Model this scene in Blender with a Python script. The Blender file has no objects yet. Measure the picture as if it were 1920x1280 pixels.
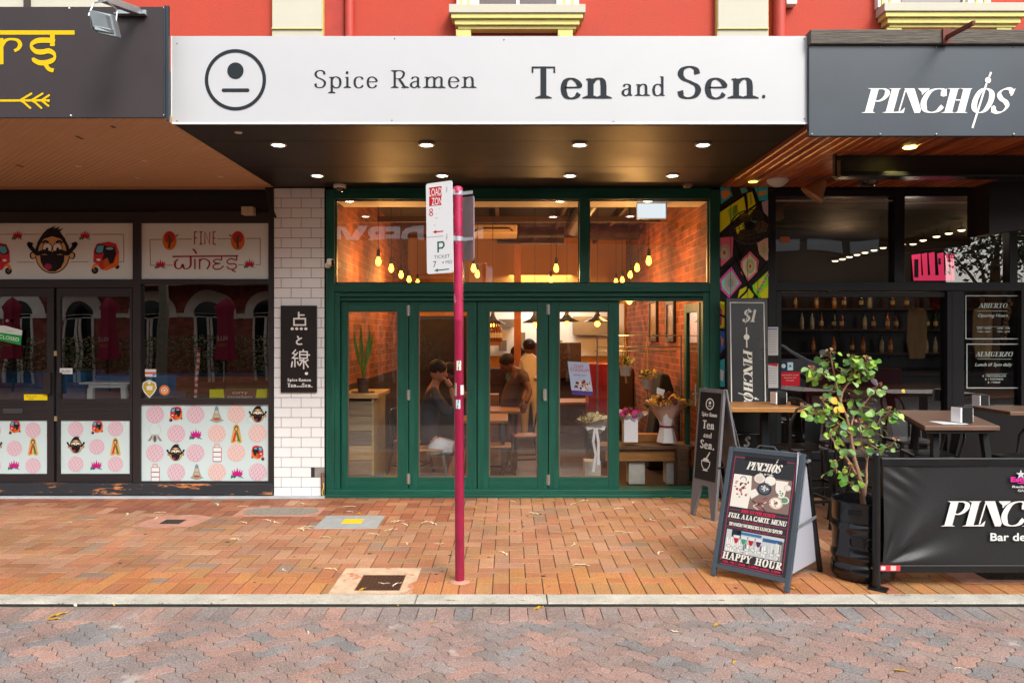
import bpy, math, random
from mathutils import Vector, Matrix
R = math.radians
random.seed(7)
S = bpy.context.scene
COL = S.collection
# ---------------------------------------------------------------- camera, world, sun, exposure
F = 1424.0; CX = 955.0; CY = 628.0; H = 1.75      # focal length and principal point in photo pixels, eye height
cam_d = bpy.data.cameras.new('camera'); cam = bpy.data.objects.new('camera', cam_d); COL.objects.link(cam)
cam.location = (0, 0, H); cam.rotation_euler = (R(90), 0, 0)
cam_d.sensor_width = 36.0; cam_d.lens = F / 1920 * 36.0
cam_d.shift_x = 5 / 1920; cam_d.shift_y = -12 / 1920
cam_d.clip_start = 0.05; cam_d.clip_end = 1000
S.camera = cam
w = bpy.data.worlds.new('World'); S.world = w; w.use_nodes = True
nt = w.node_tree
bg = nt.nodes['Background']; sky = nt.nodes.new('ShaderNodeTexSky'); sky.sky_type = 'NISHITA'; sky.sun_disc = False
SUN_EL, SUN_AZ = R(42), R(150)
sky.sun_elevation = SUN_EL; sky.sun_rotation = SUN_AZ; sky.dust_density = 4; sky.air_density = 1.2
hs = nt.nodes.new('ShaderNodeHueSaturation'); hs.inputs['Saturation'].default_value = 0.22
nt.links.new(sky.outputs[0], hs.inputs['Color']); nt.links.new(hs.outputs[0], bg.inputs[0]); bg.inputs[1].default_value = 0.15
sd = bpy.data.lights.new('sun', 'SUN'); sd.energy = 1.6; sd.angle = R(20); sd.color = (1, .95, .88)
so = bpy.data.objects.new('sun', sd); COL.objects.link(so)
sv = Vector((math.sin(SUN_AZ) * math.cos(SUN_EL), math.cos(SUN_AZ) * math.cos(SUN_EL), math.sin(SUN_EL)))
so.rotation_euler = sv.to_track_quat('Z', 'Y').to_euler()
so.location = (0, 0, 12)
S.view_settings.view_transform = 'Standard'; S.view_settings.look = 'None'
S.view_settings.exposure = 0.8; S.view_settings.gamma = 1
S.cycles.max_bounces = 8; S.cycles.transparent_max_bounces = 16
S.cycles.use_denoising = True
S.cycles.sample_clamp_indirect = 6; S.cycles.caustics_reflective = False; S.cycles.caustics_refractive = False

def PX(px, Y): return (px - CX) * Y / F
def PZ(py, Y): return H - (py - CY) * Y / F
def hx(h):
    h = h.lstrip('#'); o = []
    for i in (0, 2, 4):
        c = int(h[i:i+2], 16) / 255
        o.append(c / 12.92 if c <= .04045 else ((c + .055) / 1.055) ** 2.4)
    return tuple(o) + (1.0,)

# ---------------------------------------------------------------- materials
MC = {}
def mat(name, col=None, rough=.6, metal=0, var=0, vs=4, st=(1, 1, 1), bump=0, bs=60, emis=0, spots=None, alpha=None, coat=0, attr=False, spec=.5, bst=None, grain=0, gs=260, trans=0):
    if name in MC: return MC[name]
    m = bpy.data.materials.new(name); m.use_nodes = True; MC[name] = m
    n = m.node_tree; N = n.nodes; L = n.links; b = N['Principled BSDF']
    b.inputs['Roughness'].default_value = rough; b.inputs['Metallic'].default_value = metal
    b.inputs['Coat Weight'].default_value = coat
    b.inputs['Specular IOR Level'].default_value = spec
    c = hx(col) if isinstance(col, str) else (col or (1, 1, 1, 1))
    b.inputs['Base Color'].default_value = c
    src = None
    if attr:
        a = N.new('ShaderNodeVertexColor'); a.layer_name = 'Col'; src = a.outputs[0]
    tc = N.new('ShaderNodeTexCoord'); mp = N.new('ShaderNodeMapping'); L.new(tc.outputs['Object'], mp.inputs[0]); mp.inputs['Scale'].default_value = st
    if var:
        no = N.new('ShaderNodeTexNoise'); no.inputs['Scale'].default_value = vs; no.inputs['Detail'].default_value = 6; no.inputs['Roughness'].default_value = .65
        L.new(mp.outputs[0], no.inputs['Vector'])
        mr = N.new('ShaderNodeMapRange'); mr.inputs[1].default_value = .3; mr.inputs[2].default_value = .7
        mr.inputs[3].default_value = 1 - var; mr.inputs[4].default_value = 1 + var * .5; L.new(no.outputs[0], mr.inputs[0])
        mx = N.new('ShaderNodeMix'); mx.data_type = 'RGBA'; mx.blend_type = 'MULTIPLY'; mx.inputs[0].default_value = 1
        if src: L.new(src, mx.inputs[6])
        else: mx.inputs[6].default_value = c
        L.new(mr.outputs[0], mx.inputs[7]); src = mx.outputs[2]
        rr = N.new('ShaderNodeMapRange'); rr.inputs[3].default_value = max(0, rough - .12); rr.inputs[4].default_value = min(1, rough + .12)
        L.new(no.outputs[0], rr.inputs[0]); L.new(rr.outputs[0], b.inputs['Roughness'])
    if grain:   # mineral speckle finer than a brick
        ng = N.new('ShaderNodeTexNoise'); ng.inputs['Scale'].default_value = gs; ng.inputs['Detail'].default_value = 3; L.new(tc.outputs['Object'], ng.inputs['Vector'])
        mg = N.new('ShaderNodeMapRange'); mg.inputs[1].default_value = .32; mg.inputs[2].default_value = .68; mg.inputs[3].default_value = 1-grain; mg.inputs[4].default_value = 1+grain; L.new(ng.outputs[0], mg.inputs[0])
        xg = N.new('ShaderNodeMix'); xg.data_type = 'RGBA'; xg.blend_type = 'MULTIPLY'; xg.inputs[0].default_value = 1
        if src: L.new(src, xg.inputs[6])
        else: xg.inputs[6].default_value = c
        L.new(mg.outputs[0], xg.inputs[7]); src = xg.outputs[2]
    if spots:   # (colour, scale, threshold, stretch)
        sc, ss, th = spots[:3]; sst = spots[3] if len(spots) > 3 else (1, 1, 1)
        m2 = N.new('ShaderNodeMapping'); L.new(tc.outputs['Object'], m2.inputs[0]); m2.inputs['Scale'].default_value = sst
        n2 = N.new('ShaderNodeTexNoise'); n2.inputs['Scale'].default_value = ss; n2.inputs['Detail'].default_value = 8; n2.inputs['Roughness'].default_value = .7
        L.new(m2.outputs[0], n2.inputs['Vector'])
        r2 = N.new('ShaderNodeMapRange'); r2.inputs[1].default_value = th; r2.inputs[2].default_value = th + .05; L.new(n2.outputs[0], r2.inputs[0])
        x2 = N.new('ShaderNodeMix'); x2.data_type = 'RGBA'; L.new(r2.outputs[0], x2.inputs[0])
        if src: L.new(src, x2.inputs[6])
        else: x2.inputs[6].default_value = c
        x2.inputs[7].default_value = hx(sc); src = x2.outputs[2]
    if src: L.new(src, b.inputs['Base Color'])
    if trans:
        tr_ = N.new('ShaderNodeBsdfTranslucent'); ms = N.new('ShaderNodeMixShader'); ms.inputs[0].default_value = trans
        if src: L.new(src, tr_.inputs[0])
        L.new(b.outputs[0], ms.inputs[1]); L.new(tr_.outputs[0], ms.inputs[2]); L.new(ms.outputs[0], N['Material Output'].inputs[0])
    if bump:
        nb = N.new('ShaderNodeTexNoise'); nb.inputs['Scale'].default_value = bs; nb.inputs['Detail'].default_value = 4
        m3 = N.new('ShaderNodeMapping'); L.new(tc.outputs['Object'], m3.inputs[0]); m3.inputs['Scale'].default_value = bst or st
        L.new(m3.outputs[0], nb.inputs['Vector'])
        bu = N.new('ShaderNodeBump'); bu.inputs['Strength'].default_value = bump; bu.inputs['Distance'].default_value = .01
        L.new(nb.outputs[0], bu.inputs['Height']); L.new(bu.outputs[0], b.inputs['Normal'])
    if emis:
        b.inputs['Emission Color'].default_value = c; b.inputs['Emission Strength'].default_value = emis
        if attr: L.new(src, b.inputs['Emission Color'])
    return m
def brickmat(name, c1, c2, mortar, sc=4.4, rough=.85, axis='YZ'):
    if name in MC: return MC[name]
    m = bpy.data.materials.new(name); m.use_nodes = True; MC[name] = m
    n = m.node_tree; N = n.nodes; L = n.links; b = N['Principled BSDF']; b.inputs['Roughness'].default_value = rough
    tc = N.new('ShaderNodeTexCoord'); sp = N.new('ShaderNodeSeparateXYZ'); cb = N.new('ShaderNodeCombineXYZ')
    L.new(tc.outputs['Object'], sp.inputs[0]); L.new(sp.outputs[axis[0]], cb.inputs[0]); L.new(sp.outputs[axis[1]], cb.inputs[1])
    br = N.new('ShaderNodeTexBrick'); L.new(cb.outputs[0], br.inputs['Vector'])
    br.inputs['Scale'].default_value = sc; br.inputs['Color1'].default_value = hx(c1); br.inputs['Color2'].default_value = hx(c2); br.inputs['Mortar'].default_value = hx(mortar)
    br.inputs['Mortar Size'].default_value = .025; br.inputs['Brick Width'].default_value = 1.0; br.inputs['Row Height'].default_value = .38; br.inputs['Bias'].default_value = -.1
    no = N.new('ShaderNodeTexNoise'); no.inputs['Scale'].default_value = 3; no.inputs['Detail'].default_value = 7; L.new(tc.outputs['Object'], no.inputs['Vector'])
    mr = N.new('ShaderNodeMapRange'); mr.inputs[1].default_value = .3; mr.inputs[2].default_value = .7; mr.inputs[3].default_value = .45; mr.inputs[4].default_value = 1.25; L.new(no.outputs[0], mr.inputs[0])
    mx = N.new('ShaderNodeMix'); mx.data_type = 'RGBA'; mx.blend_type = 'MULTIPLY'; mx.inputs[0].default_value = 1
    L.new(br.outputs[0], mx.inputs[6]); L.new(mr.outputs[0], mx.inputs[7]); L.new(mx.outputs[2], b.inputs['Base Color'])
    bu = N.new('ShaderNodeBump'); bu.inputs['Strength'].default_value = .6; bu.inputs['Distance'].default_value = .012; bu.invert = True
    L.new(br.outputs['Fac'], bu.inputs['Height']); L.new(bu.outputs[0], b.inputs['Normal'])
    return m
def emit(name, col, st):
    if name in MC: return MC[name]
    m = bpy.data.materials.new(name); m.use_nodes = True; MC[name] = m
    N = m.node_tree.nodes; N.clear(); e = N.new('ShaderNodeEmission'); o = N.new('ShaderNodeOutputMaterial')
    e.inputs[0].default_value = hx(col); e.inputs[1].default_value = st; m.node_tree.links.new(e.outputs[0], o.inputs[0]); return m
def glass(name, ior=1.9, tint='#ffffff', rough=0.0):
    if name in MC: return MC[name]
    m = bpy.data.materials.new(name); m.use_nodes = True; MC[name] = m
    N = m.node_tree.nodes; L = m.node_tree.links; N.clear()
    o = N.new('ShaderNodeOutputMaterial'); t = N.new('ShaderNodeBsdfTransparent'); g = N.new('ShaderNodeBsdfGlossy'); mx = N.new('ShaderNodeMixShader'); f = N.new('ShaderNodeFresnel')
    t.inputs[0].default_value = hx(tint); g.inputs['Roughness'].default_value = rough; 
    ge = N.new('ShaderNodeNewGeometry'); mr = N.new('ShaderNodeMapRange'); mr.inputs[3].default_value = ior; mr.inputs[4].default_value = 1 / ior   # same reflectance from both sides of the pane
    L.new(ge.outputs['Backfacing'], mr.inputs[0]); L.new(mr.outputs[0], f.inputs[0])
    L.new(f.outputs[0], mx.inputs[0]); L.new(t.outputs[0], mx.inputs[1]); L.new(g.outputs[0], mx.inputs[2]); L.new(mx.outputs[0], o.inputs[0])
    # old float glass is never flat: a faint wave bends what it mirrors
    tc = N.new('ShaderNodeTexCoord'); no = N.new('ShaderNodeTexNoise'); no.inputs['Scale'].default_value = 1.3; no.inputs['Detail'].default_value = 1
    bu = N.new('ShaderNodeBump'); bu.inputs['Strength'].default_value = .12; bu.inputs['Distance'].default_value = .02
    L.new(tc.outputs['Object'], no.inputs['Vector']); L.new(no.outputs[0], bu.inputs['Height']); L.new(bu.outputs[0], g.inputs['Normal'])
    return m
def clearmat():
    if 'pane_back' in MC: return MC['pane_back']
    m = bpy.data.materials.new('pane_back'); m.use_nodes = True; MC['pane_back'] = m
    N = m.node_tree.nodes; N.clear(); o = N.new('ShaderNodeOutputMaterial'); t = N.new('ShaderNodeBsdfTransparent'); m.node_tree.links.new(t.outputs[0], o.inputs[0]); return m

# ---------------------------------------------------------------- mesh builder
class MB:
    def __init__(s): s.v = []; s.f = []; s.c = []; s.m = []; s.col = (1, 1, 1, 1); s.mi = 0; s.T = None
    def add(s, vs, fs, col=None, mi=None):
        b = len(s.v)
        for p in vs:
            p = Vector(p)
            if s.T is not None: p = s.T @ p
            s.v.append(p)
        for f in fs:
            s.f.append([b + i for i in f]); s.c.append(col or s.col); s.m.append(s.mi if mi is None else mi)
        return s
    def box(s, x0, x1, y0, y1, z0, z1, **k):
        if x0 > x1: x0, x1 = x1, x0
        if y0 > y1: y0, y1 = y1, y0
        if z0 > z1: z0, z1 = z1, z0
        return s.add([(x0,y0,z0),(x1,y0,z0),(x1,y1,z0),(x0,y1,z0),(x0,y0,z1),(x1,y0,z1),(x1,y1,z1),(x0,y1,z1)],
                     [(0,3,2,1),(4,5,6,7),(0,1,5,4),(1,2,6,5),(2,3,7,6),(3,0,4,7)], **k)
    def bar(s, a, b, w, h, up=(0, 0, 1), **k):     # rectangular bar from a to b
        a, b = Vector(a), Vector(b); d = (b - a).normalized(); up = Vector(up)
        if abs(d.dot(up)) > .99: up = Vector((0, 1, 0))
        sx = d.cross(up).normalized() * w / 2; sy = sx.cross(d).normalized() * h / 2
        vs = [a-sx-sy, a+sx-sy, a+sx+sy, a-sx+sy, b-sx-sy, b+sx-sy, b+sx+sy, b-sx+sy]
        return s.add(vs, [(0,1,2,3),(7,6,5,4),(0,4,5,1),(1,5,6,2),(2,6,7,3),(3,7,4,0)], **k)
    def tube(s, pts, r, n=8, caps=True, **k):
        pts = [Vector(p) for p in pts]; rs = r if isinstance(r, (list, tuple)) else [r] * len(pts)
        vs = []; ref = None
        for i, p in enumerate(pts):
            d = (pts[min(i+1, len(pts)-1)] - pts[max(i-1, 0)]).normalized()
            if ref is None:
                ref = Vector((0, 0, 1)) if abs(d.z) < .9 else Vector((1, 0, 0))
            a = d.cross(ref).normalized(); b = a.cross(d).normalized(); ref = b
            # keep frame stable
            for j in range(n):
                t = 2 * math.pi * j / n; vs.append(p + (a * math.cos(t) + b * math.sin(t)) * rs[i])
        fs = []
        for i in range(len(pts) - 1):
            for j in range(n):
                fs.append((i*n+j, i*n+(j+1)%n, (i+1)*n+(j+1)%n, (i+1)*n+j))
        if caps: fs.append(tuple(range(n))[::-1]); fs.append(tuple((len(pts)-1)*n + j for j in range(n)))
        return s.add(vs, fs, **k)
    def lathe(s, prof, c=(0, 0, 0), n=24, M=None, caps=True, **k):
        vs = []; c = Vector(c)
        for r, z in prof:
            for j in range(n):
                t = 2 * math.pi * j / n; p = Vector((r * math.cos(t), r * math.sin(t), z))
                if M is not None: p = M @ p
                vs.append(c + p)
        fs = []
        for i in range(len(prof) - 1):
            for j in range(n): fs.append((i*n+j, i*n+(j+1)%n, (i+1)*n+(j+1)%n, (i+1)*n+j))
        if caps: fs.append(tuple(range(n))[::-1]); fs.append(tuple((len(prof)-1)*n + j for j in range(n)))
        return s.add(vs, fs, **k)
    def ball(s, c, r, n=10, sc=(1, 1, 1), **k):
        prof = [(max(1e-4, math.sin(math.pi * i / n)) * r, -math.cos(math.pi * i / n) * r) for i in range(n + 1)]
        M = Matrix.Diagonal((sc[0], sc[1], sc[2]))
        return s.lathe(prof, c, n=max(8, int(n * 1.5)), M=M, caps=False, **k)
    def prism(s, poly, a, b, **k):                   # polygon of 3-D points swept by vector b-a
        d = Vector(b) - Vector(a); n = len(poly)
        a = Vector(a); vs = [Vector(p) + a for p in poly] + [Vector(p) + a + d for p in poly]
        fs = [tuple(range(n))[::-1], tuple(range(n, 2*n))] + [(i, (i+1)%n, n+(i+1)%n, n+i) for i in range(n)]
        return s.add(vs, fs, **k)
    def build(s, name, mats, parent=None, smooth=None, bevel=0, seg=2, origin=None):
        if not isinstance(mats, (list, tuple)): mats = [mats]
        off = Vector((0, 0, 0)); p = parent
        while p is not None: off = off + p.location; p = p.parent
        if parent is None:
            if origin is not None: off = Vector(origin)
            elif s.v:
                xs = [q.x for q in s.v]; ys = [q.y for q in s.v]; zs = [q.z for q in s.v]
                off = Vector(((min(xs)+max(xs))/2, (min(ys)+max(ys))/2, min(zs)))
        me = bpy.data.meshes.new(name)
        me.from_pydata([tuple(q - off) for q in s.v], [], s.f)
        for m in mats: me.materials.append(m)
        ca = me.color_attributes.new('Col', 'FLOAT_COLOR', 'CORNER')
        buf = []
        for poly, c, mi in zip(me.polygons, s.c, s.m):
            poly.material_index = mi
            buf.extend(list(c) * poly.loop_total)
        ca.data.foreach_set('color', buf)
        if smooth:
            me.polygons.foreach_set('use_smooth', [True] * len(me.polygons))
            me.set_sharp_from_angle(angle=R(smooth))
        me.update()
        o = bpy.data.objects.new(name, me); COL.objects.link(o)
        if parent is not None: o.parent = parent
        else: o.location = off
        if bevel:
            bm = o.modifiers.new('bevel', 'BEVEL'); bm.width = bevel; bm.segments = seg; bm.limit_method = 'ANGLE'; bm.harden_normals = False
        return o

def thing(name, label, cat, loc=(0, 0, 0), group=None):
    o = bpy.data.objects.new(name, None); COL.objects.link(o); o.location = loc; o.empty_display_size = .1
    o['label'] = label; o['category'] = cat
    if group: o['group'] = group
    return o
def tag(o, label, cat, group=None):
    o['label'] = label; o['category'] = cat
    if group: o['group'] = group
    return o
def struct(o): o['kind'] = 'structure'; return o
def kids(o): return [c for c in COL.objects if c.parent == o]
def copy_tree(o, loc=None, rz=None, label=None, parent=None, group=None):
    c = o.copy(); COL.objects.link(c)
    if parent is not None: c.parent = parent
    if loc is not None: c.location = loc
    if rz is not None: c.rotation_euler = (0, 0, rz)
    if label: c['label'] = label
    if group: c['group'] = group
    for k in kids(o): copy_tree(k, parent=c)
    return c

# ---------------------------------------------------------------- flat printed art (u right, v down)
def catmull(pts, n=6, closed=False):
    P = [Vector((p[0], p[1])) for p in pts]; out = []
    m = len(P); rng = range(m) if closed else range(m - 1)
    for i in rng:
        p0 = P[(i-1) % m] if closed or i > 0 else P[0] * 2 - P[1]
        p1 = P[i]; p2 = P[(i+1) % m]
        p3 = P[(i+2) % m] if closed or i + 2 < m else P[-1] * 2 - P[-2]
        for j in range(n):
            t = j / n
            out.append(.5 * ((2*p1) + (p2-p0)*t + (2*p0-5*p1+4*p2-p3)*t*t + (3*p1-p0-3*p2+p3)*t*t*t))
    if not closed: out.append(P[-1])
    return out
class Art(MB):
    def __init__(s, fmap=None, O=None, U=None, V=None, dl=.0007):
        MB.__init__(s); s.dl = dl; s.xf = (1, 0, 1, 0)
        if fmap: s.map = fmap
        else:
            O, U, V = Vector(O), Vector(U), Vector(V); Nn = V.cross(U).normalized()   # v points down
            s.map = lambda u, v, l: O + U * u + V * v + Nn * l
    def P(s, u, v, L): return s.map(u * s.xf[0] + s.xf[1], v * s.xf[2] + s.xf[3], L * s.dl)
    def poly(s, pts, col, L=1):
        c = hx(col) if isinstance(col, str) else col
        s.add([s.P(p[0], p[1], L) for p in pts], [tuple(range(len(pts)))], col=c)
    def rect(s, x0, y0, x1, y1, col, L=1): s.poly([(x0,y0),(x1,y0),(x1,y1),(x0,y1)], col, L)
    def oval(s, cx, cy, rx, ry, col, L=1, n=28): s.poly([(cx + rx*math.cos(2*math.pi*i/n), cy + ry*math.sin(2*math.pi*i/n)) for i in range(n)], col, L)
    def ring(s, cx, cy, r0, r1, col, L=1, n=40, a0=0, a1=360):
        c = hx(col) if isinstance(col, str) else col; vs = []
        for i in range(n + 1):
            t = R(a0 + (a1 - a0) * i / n)
            vs += [s.P(cx + r0*math.cos(t), cy + r0*math.sin(t), L), s.P(cx + r1*math.cos(t), cy + r1*math.sin(t), L)]
        s.add(vs, [(2*i, 2*i+1, 2*i+3, 2*i+2) for i in range(n)], col=c)
    def line(s, pts, wd, col, L=1, curve=False, closed=False, rnd=False):
        c = hx(col) if isinstance(col, str) else col
        if curve: Q = catmull(pts, 6, closed)
        else: Q = [Vector((p[0], p[1])) for p in pts]
        if closed: Q = Q + [Q[0]]
        m = len(Q); ws = wd if callable(wd) else None; vs = []
        for i, p in enumerate(Q):
            a = Q[i-1] if i > 0 else (Q[-2] if closed else p); b = Q[i+1] if i < m-1 else (Q[1] if closed else p)
            d1 = (p - a); d2 = (b - p)
            if d1.length < 1e-9: d1 = d2
            if d2.length < 1e-9: d2 = d1
            d1 = d1.normalized(); d2 = d2.normalized(); t = (d1 + d2)
            if t.length < 1e-6: t = d1
            t = t.normalized(); nn = Vector((-t.y, t.x)); k = 1 / max(.35, nn.dot(Vector((-d1.y, d1.x))))
            ww = (ws(t) if ws else wd) / 2 * (k if k < 2.2 else 2.2)
            vs += [s.P(p.x + nn.x*ww, p.y + nn.y*ww, L), s.P(p.x - nn.x*ww, p.y - nn.y*ww, L)]
        s.add(vs, [(2*i, 2*i+1, 2*i+3, 2*i+2) for i in range(m-1)], col=c)
        if rnd:
            for p in (Q[0], Q[-1]): s.oval(p.x, p.y, wd/2, wd/2, col, L + .3, 12)
    def star(s, cx, cy, r, col, L=1):
        s.poly([(cx + (r if i % 2 == 0 else r*.4)*math.sin(i*math.pi/5), cy - (r if i % 2 == 0 else r*.4)*math.cos(i*math.pi/5)) for i in range(10)], col, L)
    # --- built-in font text
    def btext(s, txt, x, y, size, col, L=1, x1=None, shear=0, bold=0, align='LEFT', ang=0, flip=False):
        cu = bpy.data.curves.new('t', 'FONT'); cu.body = txt; cu.size = 1; cu.shear = shear; cu.offset = bold; cu.resolution_u = 3; cu.align_x = align
        ob = bpy.data.objects.new('t', cu); COL.objects.link(ob); dg = bpy.context.evaluated_depsgraph_get(); me = bpy.data.meshes.new_from_object(ob.evaluated_get(dg))
        vs = [q.co.copy() for q in me.vertices]; fs = [tuple(p.vertices) for p in me.polygons]
        bpy.data.objects.remove(ob); bpy.data.curves.remove(cu); bpy.data.meshes.remove(me)
        if not vs: return
        k = size / .73; kx = k
        if x1 is not None:
            mx = max(q.x for q in vs); mn = min(q.x for q in vs); kx = (x1 - x) / (mx - mn)
            for q in vs: q.x -= mn
        if flip: kx = -kx
        ca, sa = math.cos(ang), math.sin(ang); c = hx(col) if isinstance(col, str) else col
        out = []
        for q in vs:
            a, b = q.x * kx, -q.y * k
            out.append(s.P(x + a*ca - b*sa, y + a*sa + b*ca, L))
        s.add(out, fs, col=c)
    # --- serif stroke lettering
    def stext(s, txt, x, y, size, col, L=1, x1=None, T=.15, t=.045, slant=0, serif=True, gap=.0, ang=0, only=None):
        adv = [GL[ch][0] / 100 if ch in GL else .3 for ch in txt]
        tot = sum(adv) * size; extra = gap * size; kx = 1
        if x1 is not None:
            extra = (x1 - x - tot) / max(1, len(txt) - 1)
            if extra < -.04 * size or extra > .25 * size:
                kx = (x1 - x - (.1 * size if extra > 0 else 0) * (len(txt)-1)) / tot; extra = .1 * size if extra > 0 else 0
        ca, sa = math.cos(ang), math.sin(ang); px = 0
        for ch, ad in zip(txt, adv):
            if ch in GL:
                for k, (kind, wt, sf, pts) in enumerate(GL[ch][1]):
                    LL = L + k * .45
                    def tr(p):
                        a = px + (p[0] / 100 * size) * kx + slant * p[1] / 100 * size; b = -p[1] / 100 * size
                        return (x + a*ca - b*sa, y + a*sa + b*ca)
                    if kind == 'D':
                        q = tr(pts[0]); s.oval(q[0], q[1], T*size*.62, T*size*.62, col, LL, 14); continue
                    def wf(tt, wt=wt):
                        th = abs(tt.y * math.cos(.0) ) if ang == 0 else abs(-tt.x*sa + tt.y*ca)
                        if wt == 'n': return t * size
                        if wt == 'k': return T * size
                        return (t + (T - t) * th ** 1.5) * size
                    Q = [tr(p) for p in pts]
                    s.line(Q, wf, col, LL, curve=(kind == 'C' or kind == 'O'), closed=(kind == 'O'))
                    if serif and sf:
                        for code in sf:
                            p = pts[0] if (code == 'b') == (pts[0][1] < pts[-1][1]) else pts[-1]
                            hw = (T * 50 if wt != 'n' else t * 50) + 8 + T * 18; th = max(2.2, t * 55)
                            yy = p[1]; d = 1 if code == 'b' else -1
                            cc = [(p[0]-hw, yy), (p[0]+hw, yy), (p[0]+hw, yy+d*th), (p[0]+hw*.45, yy+d*(th+6)), (p[0]-hw*.45, yy+d*(th+6)), (p[0]-hw, yy+d*th)]
                            s.poly([tr(c) for c in cc], col, LL + .25)
            px += ad * size * kx + extra
def G(a, *st):
    o = []
    for q in st:
        hd, *ps = q.split()
        o.append((hd[0], hd[1] if len(hd) > 1 and hd[1] in 'nka' else 'a', hd[2:] if len(hd) > 2 else '', [tuple(float(z) for z in p.split(',')) for p in ps]))
    return (a, o)
GL = {
 'A': G(70, 'Lnb 8,0 35,100', 'Lkb 34,100 64,0', 'Ln 18,34 54,34'),
 'B': G(62, 'Lkbt 16,0 16,100', 'Ca 16,97 40,98 50,88 50,72 40,56 16,53', 'Ca 16,52 44,52 56,40 56,24 44,5 16,3'),
 'C': G(66, 'Ca 60,74 54,94 38,98 18,86 10,50 18,14 38,2 54,6 62,24'),
 'D': G(74, 'Lkbt 16,0 16,100', 'Ca 16,97 46,95 62,78 66,50 62,22 46,5 16,3'),
 'E': G(60, 'Lkbt 16,0 16,100', 'Ln 16,97 52,97 52,78', 'Ln 16,52 42,52', 'Ln 16,3 54,3 54,24'),
 'F': G(56, 'Lkbt 16,0 16,100', 'Ln 16,97 52,97 52,78', 'Ln 16,50 42,50'),
 'G': G(72, 'Ca 60,76 54,94 38,98 18,86 10,50 18,14 38,2 54,5 62,14', 'Lkt 60,4 60,44'),
 'H': G(80, 'Lkbt 16,0 16,100', 'Lkbt 64,0 64,100', 'Ln 16,52 64,52'),
 'I': G(34, 'Lkbt 17,0 17,100'),
 'J': G(44, 'Lkt 30,30 30,100', 'Ca 30,34 28,8 16,0 4,8'),
 'K': G(72, 'Lkbt 16,0 16,100', 'Lnt 18,46 60,100', 'Lkb 32,62 62,0'),
 'L': G(56, 'Lkbt 16,0 16,100', 'Ln 16,3 52,3 52,26'),
 'M': G(92, 'Lnbt 14,0 14,100', 'Lk 16,100 46,8', 'Ln 46,8 76,100', 'Lkbt 76,0 76,100'),
 'N': G(80, 'Lnbt 14,0 14,100', 'Lk 16,100 64,2', 'Lnt 66,0 66,100'),
 'O': G(76, 'Oa 38,99 58,88 67,50 58,12 38,1 18,12 9,50 18,88'),
 'P': G(60, 'Lkbt 16,0 16,100', 'Ca 16,97 42,97 54,86 54,70 42,50 16,47'),
 'R': G(68, 'Lkbt 16,0 16,100', 'Ca 16,97 42,97 53,87 53,72 42,54 16,51', 'Lkb 34,52 60,0'),
 'S': G(56, 'Ca 48,76 44,92 30,99 14,92 9,76 16,61 32,51 46,40 50,24 42,7 26,1 12,7 8,24'),
 'T': G(66, 'Lkb 33,0 33,100', 'Ln 6,80 6,97 60,97 60,80'),
 'U': G(76, 'Lkt 16,30 16,100', 'Ca 16,36 20,8 38,1 56,8 62,36', 'Lnt 62,34 62,100'),
 'W': G(100, 'Lkt 28,0 8,100', 'Ln 28,0 50,100', 'Lk 72,0 50,100', 'Lnt 72,0 94,100'),
 'Y': G(68, 'Lkb 34,0 34,46', 'Lkt 34,44 8,100', 'Lnt 34,44 62,100'),
 'Z': G(62, 'Ln 10,76 10,97 54,97', 'Lk 54,97 8,3', 'Ln 8,3 54,3 54,24'),
 '$': G(58, 'Ca 48,76 44,92 30,99 14,92 9,76 16,61 32,51 46,40 50,24 42,7 26,1 12,7 8,24', 'Ln 30,-12 30,112'),
 '1': G(44, 'Lkb 24,0 24,100', 'Ln 24,98 8,84'), '9': G(56, 'Oa 28,98 44,86 46,70 40,52 26,46 12,56 9,72 14,90', 'Ca 46,70 44,30 30,6 12,3'),
 '0': G(60, 'Oa 30,99 46,84 51,50 46,16 30,1 14,16 9,50 14,84'), '.': G(26, 'Da 12,7'), '-': G(36, 'Ln 6,36 30,36'),
 'a': G(52, 'Ca 12,50 18,60 30,62 38,54 38,40', 'Lk 38,46 38,12', 'Ca 38,12 42,3 49,5', 'Ca 38,38 20,34 10,24 10,10 20,1 30,5 38,16'),
 'c': G(50, 'Ca 45,48 38,60 26,62 14,54 9,31 14,8 26,0 38,4 46,14'),
 'd': G(60, 'Lk 46,0 46,104', 'Ln 36,103 46,100', 'Ca 46,46 36,60 24,61 13,52 9,31 13,9 24,1 36,5 46,18', 'Ln 46,2 57,3'),
 'e': G(52, 'Ca 12,34 46,36 43,52 28,62 14,54 9,31 14,8 27,0 40,5 47,16'),
 'i': G(30, 'Lkb 15,0 15,62', 'Ln 5,59 15,61', 'Da 14,86'),
 'm': G(92, 'Lkb 16,0 16,62', 'Ln 5,59 16,61', 'Ca 16,44 26,58 38,62 46,54 47,38', 'Lkb 47,0 47,42', 'Ca 47,44 57,58 68,62 76,54 77,38', 'Lkb 77,0 77,42'),
 'n': G(63, 'Lkb 16,0 16,62', 'Ln 5,59 16,61', 'Ca 16,44 26,58 38,62 46,54 48,38', 'Lkb 48,0 48,42'),
 'p': G(62, 'Lkb 16,-30 16,62', 'Ln 5,59 16,61', 'Ca 16,46 26,60 38,62 50,52 54,31 50,9 38,0 26,4 16,16'),
 'r': G(44, 'Lkb 16,0 16,62', 'Ln 5,59 16,61', 'Ca 16,40 26,58 36,61 42,56'),
 's': G(44, 'Ca 37,48 33,58 22,62 12,57 10,46 18,36 30,30 37,18 32,5 20,0 10,5 7,16'),
}
PRINT = mat('printed_ink', attr=True, rough=.7, spec=.25)
PRINTG = mat('gloss_print', attr=True, rough=.3, coat=.3)
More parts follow.
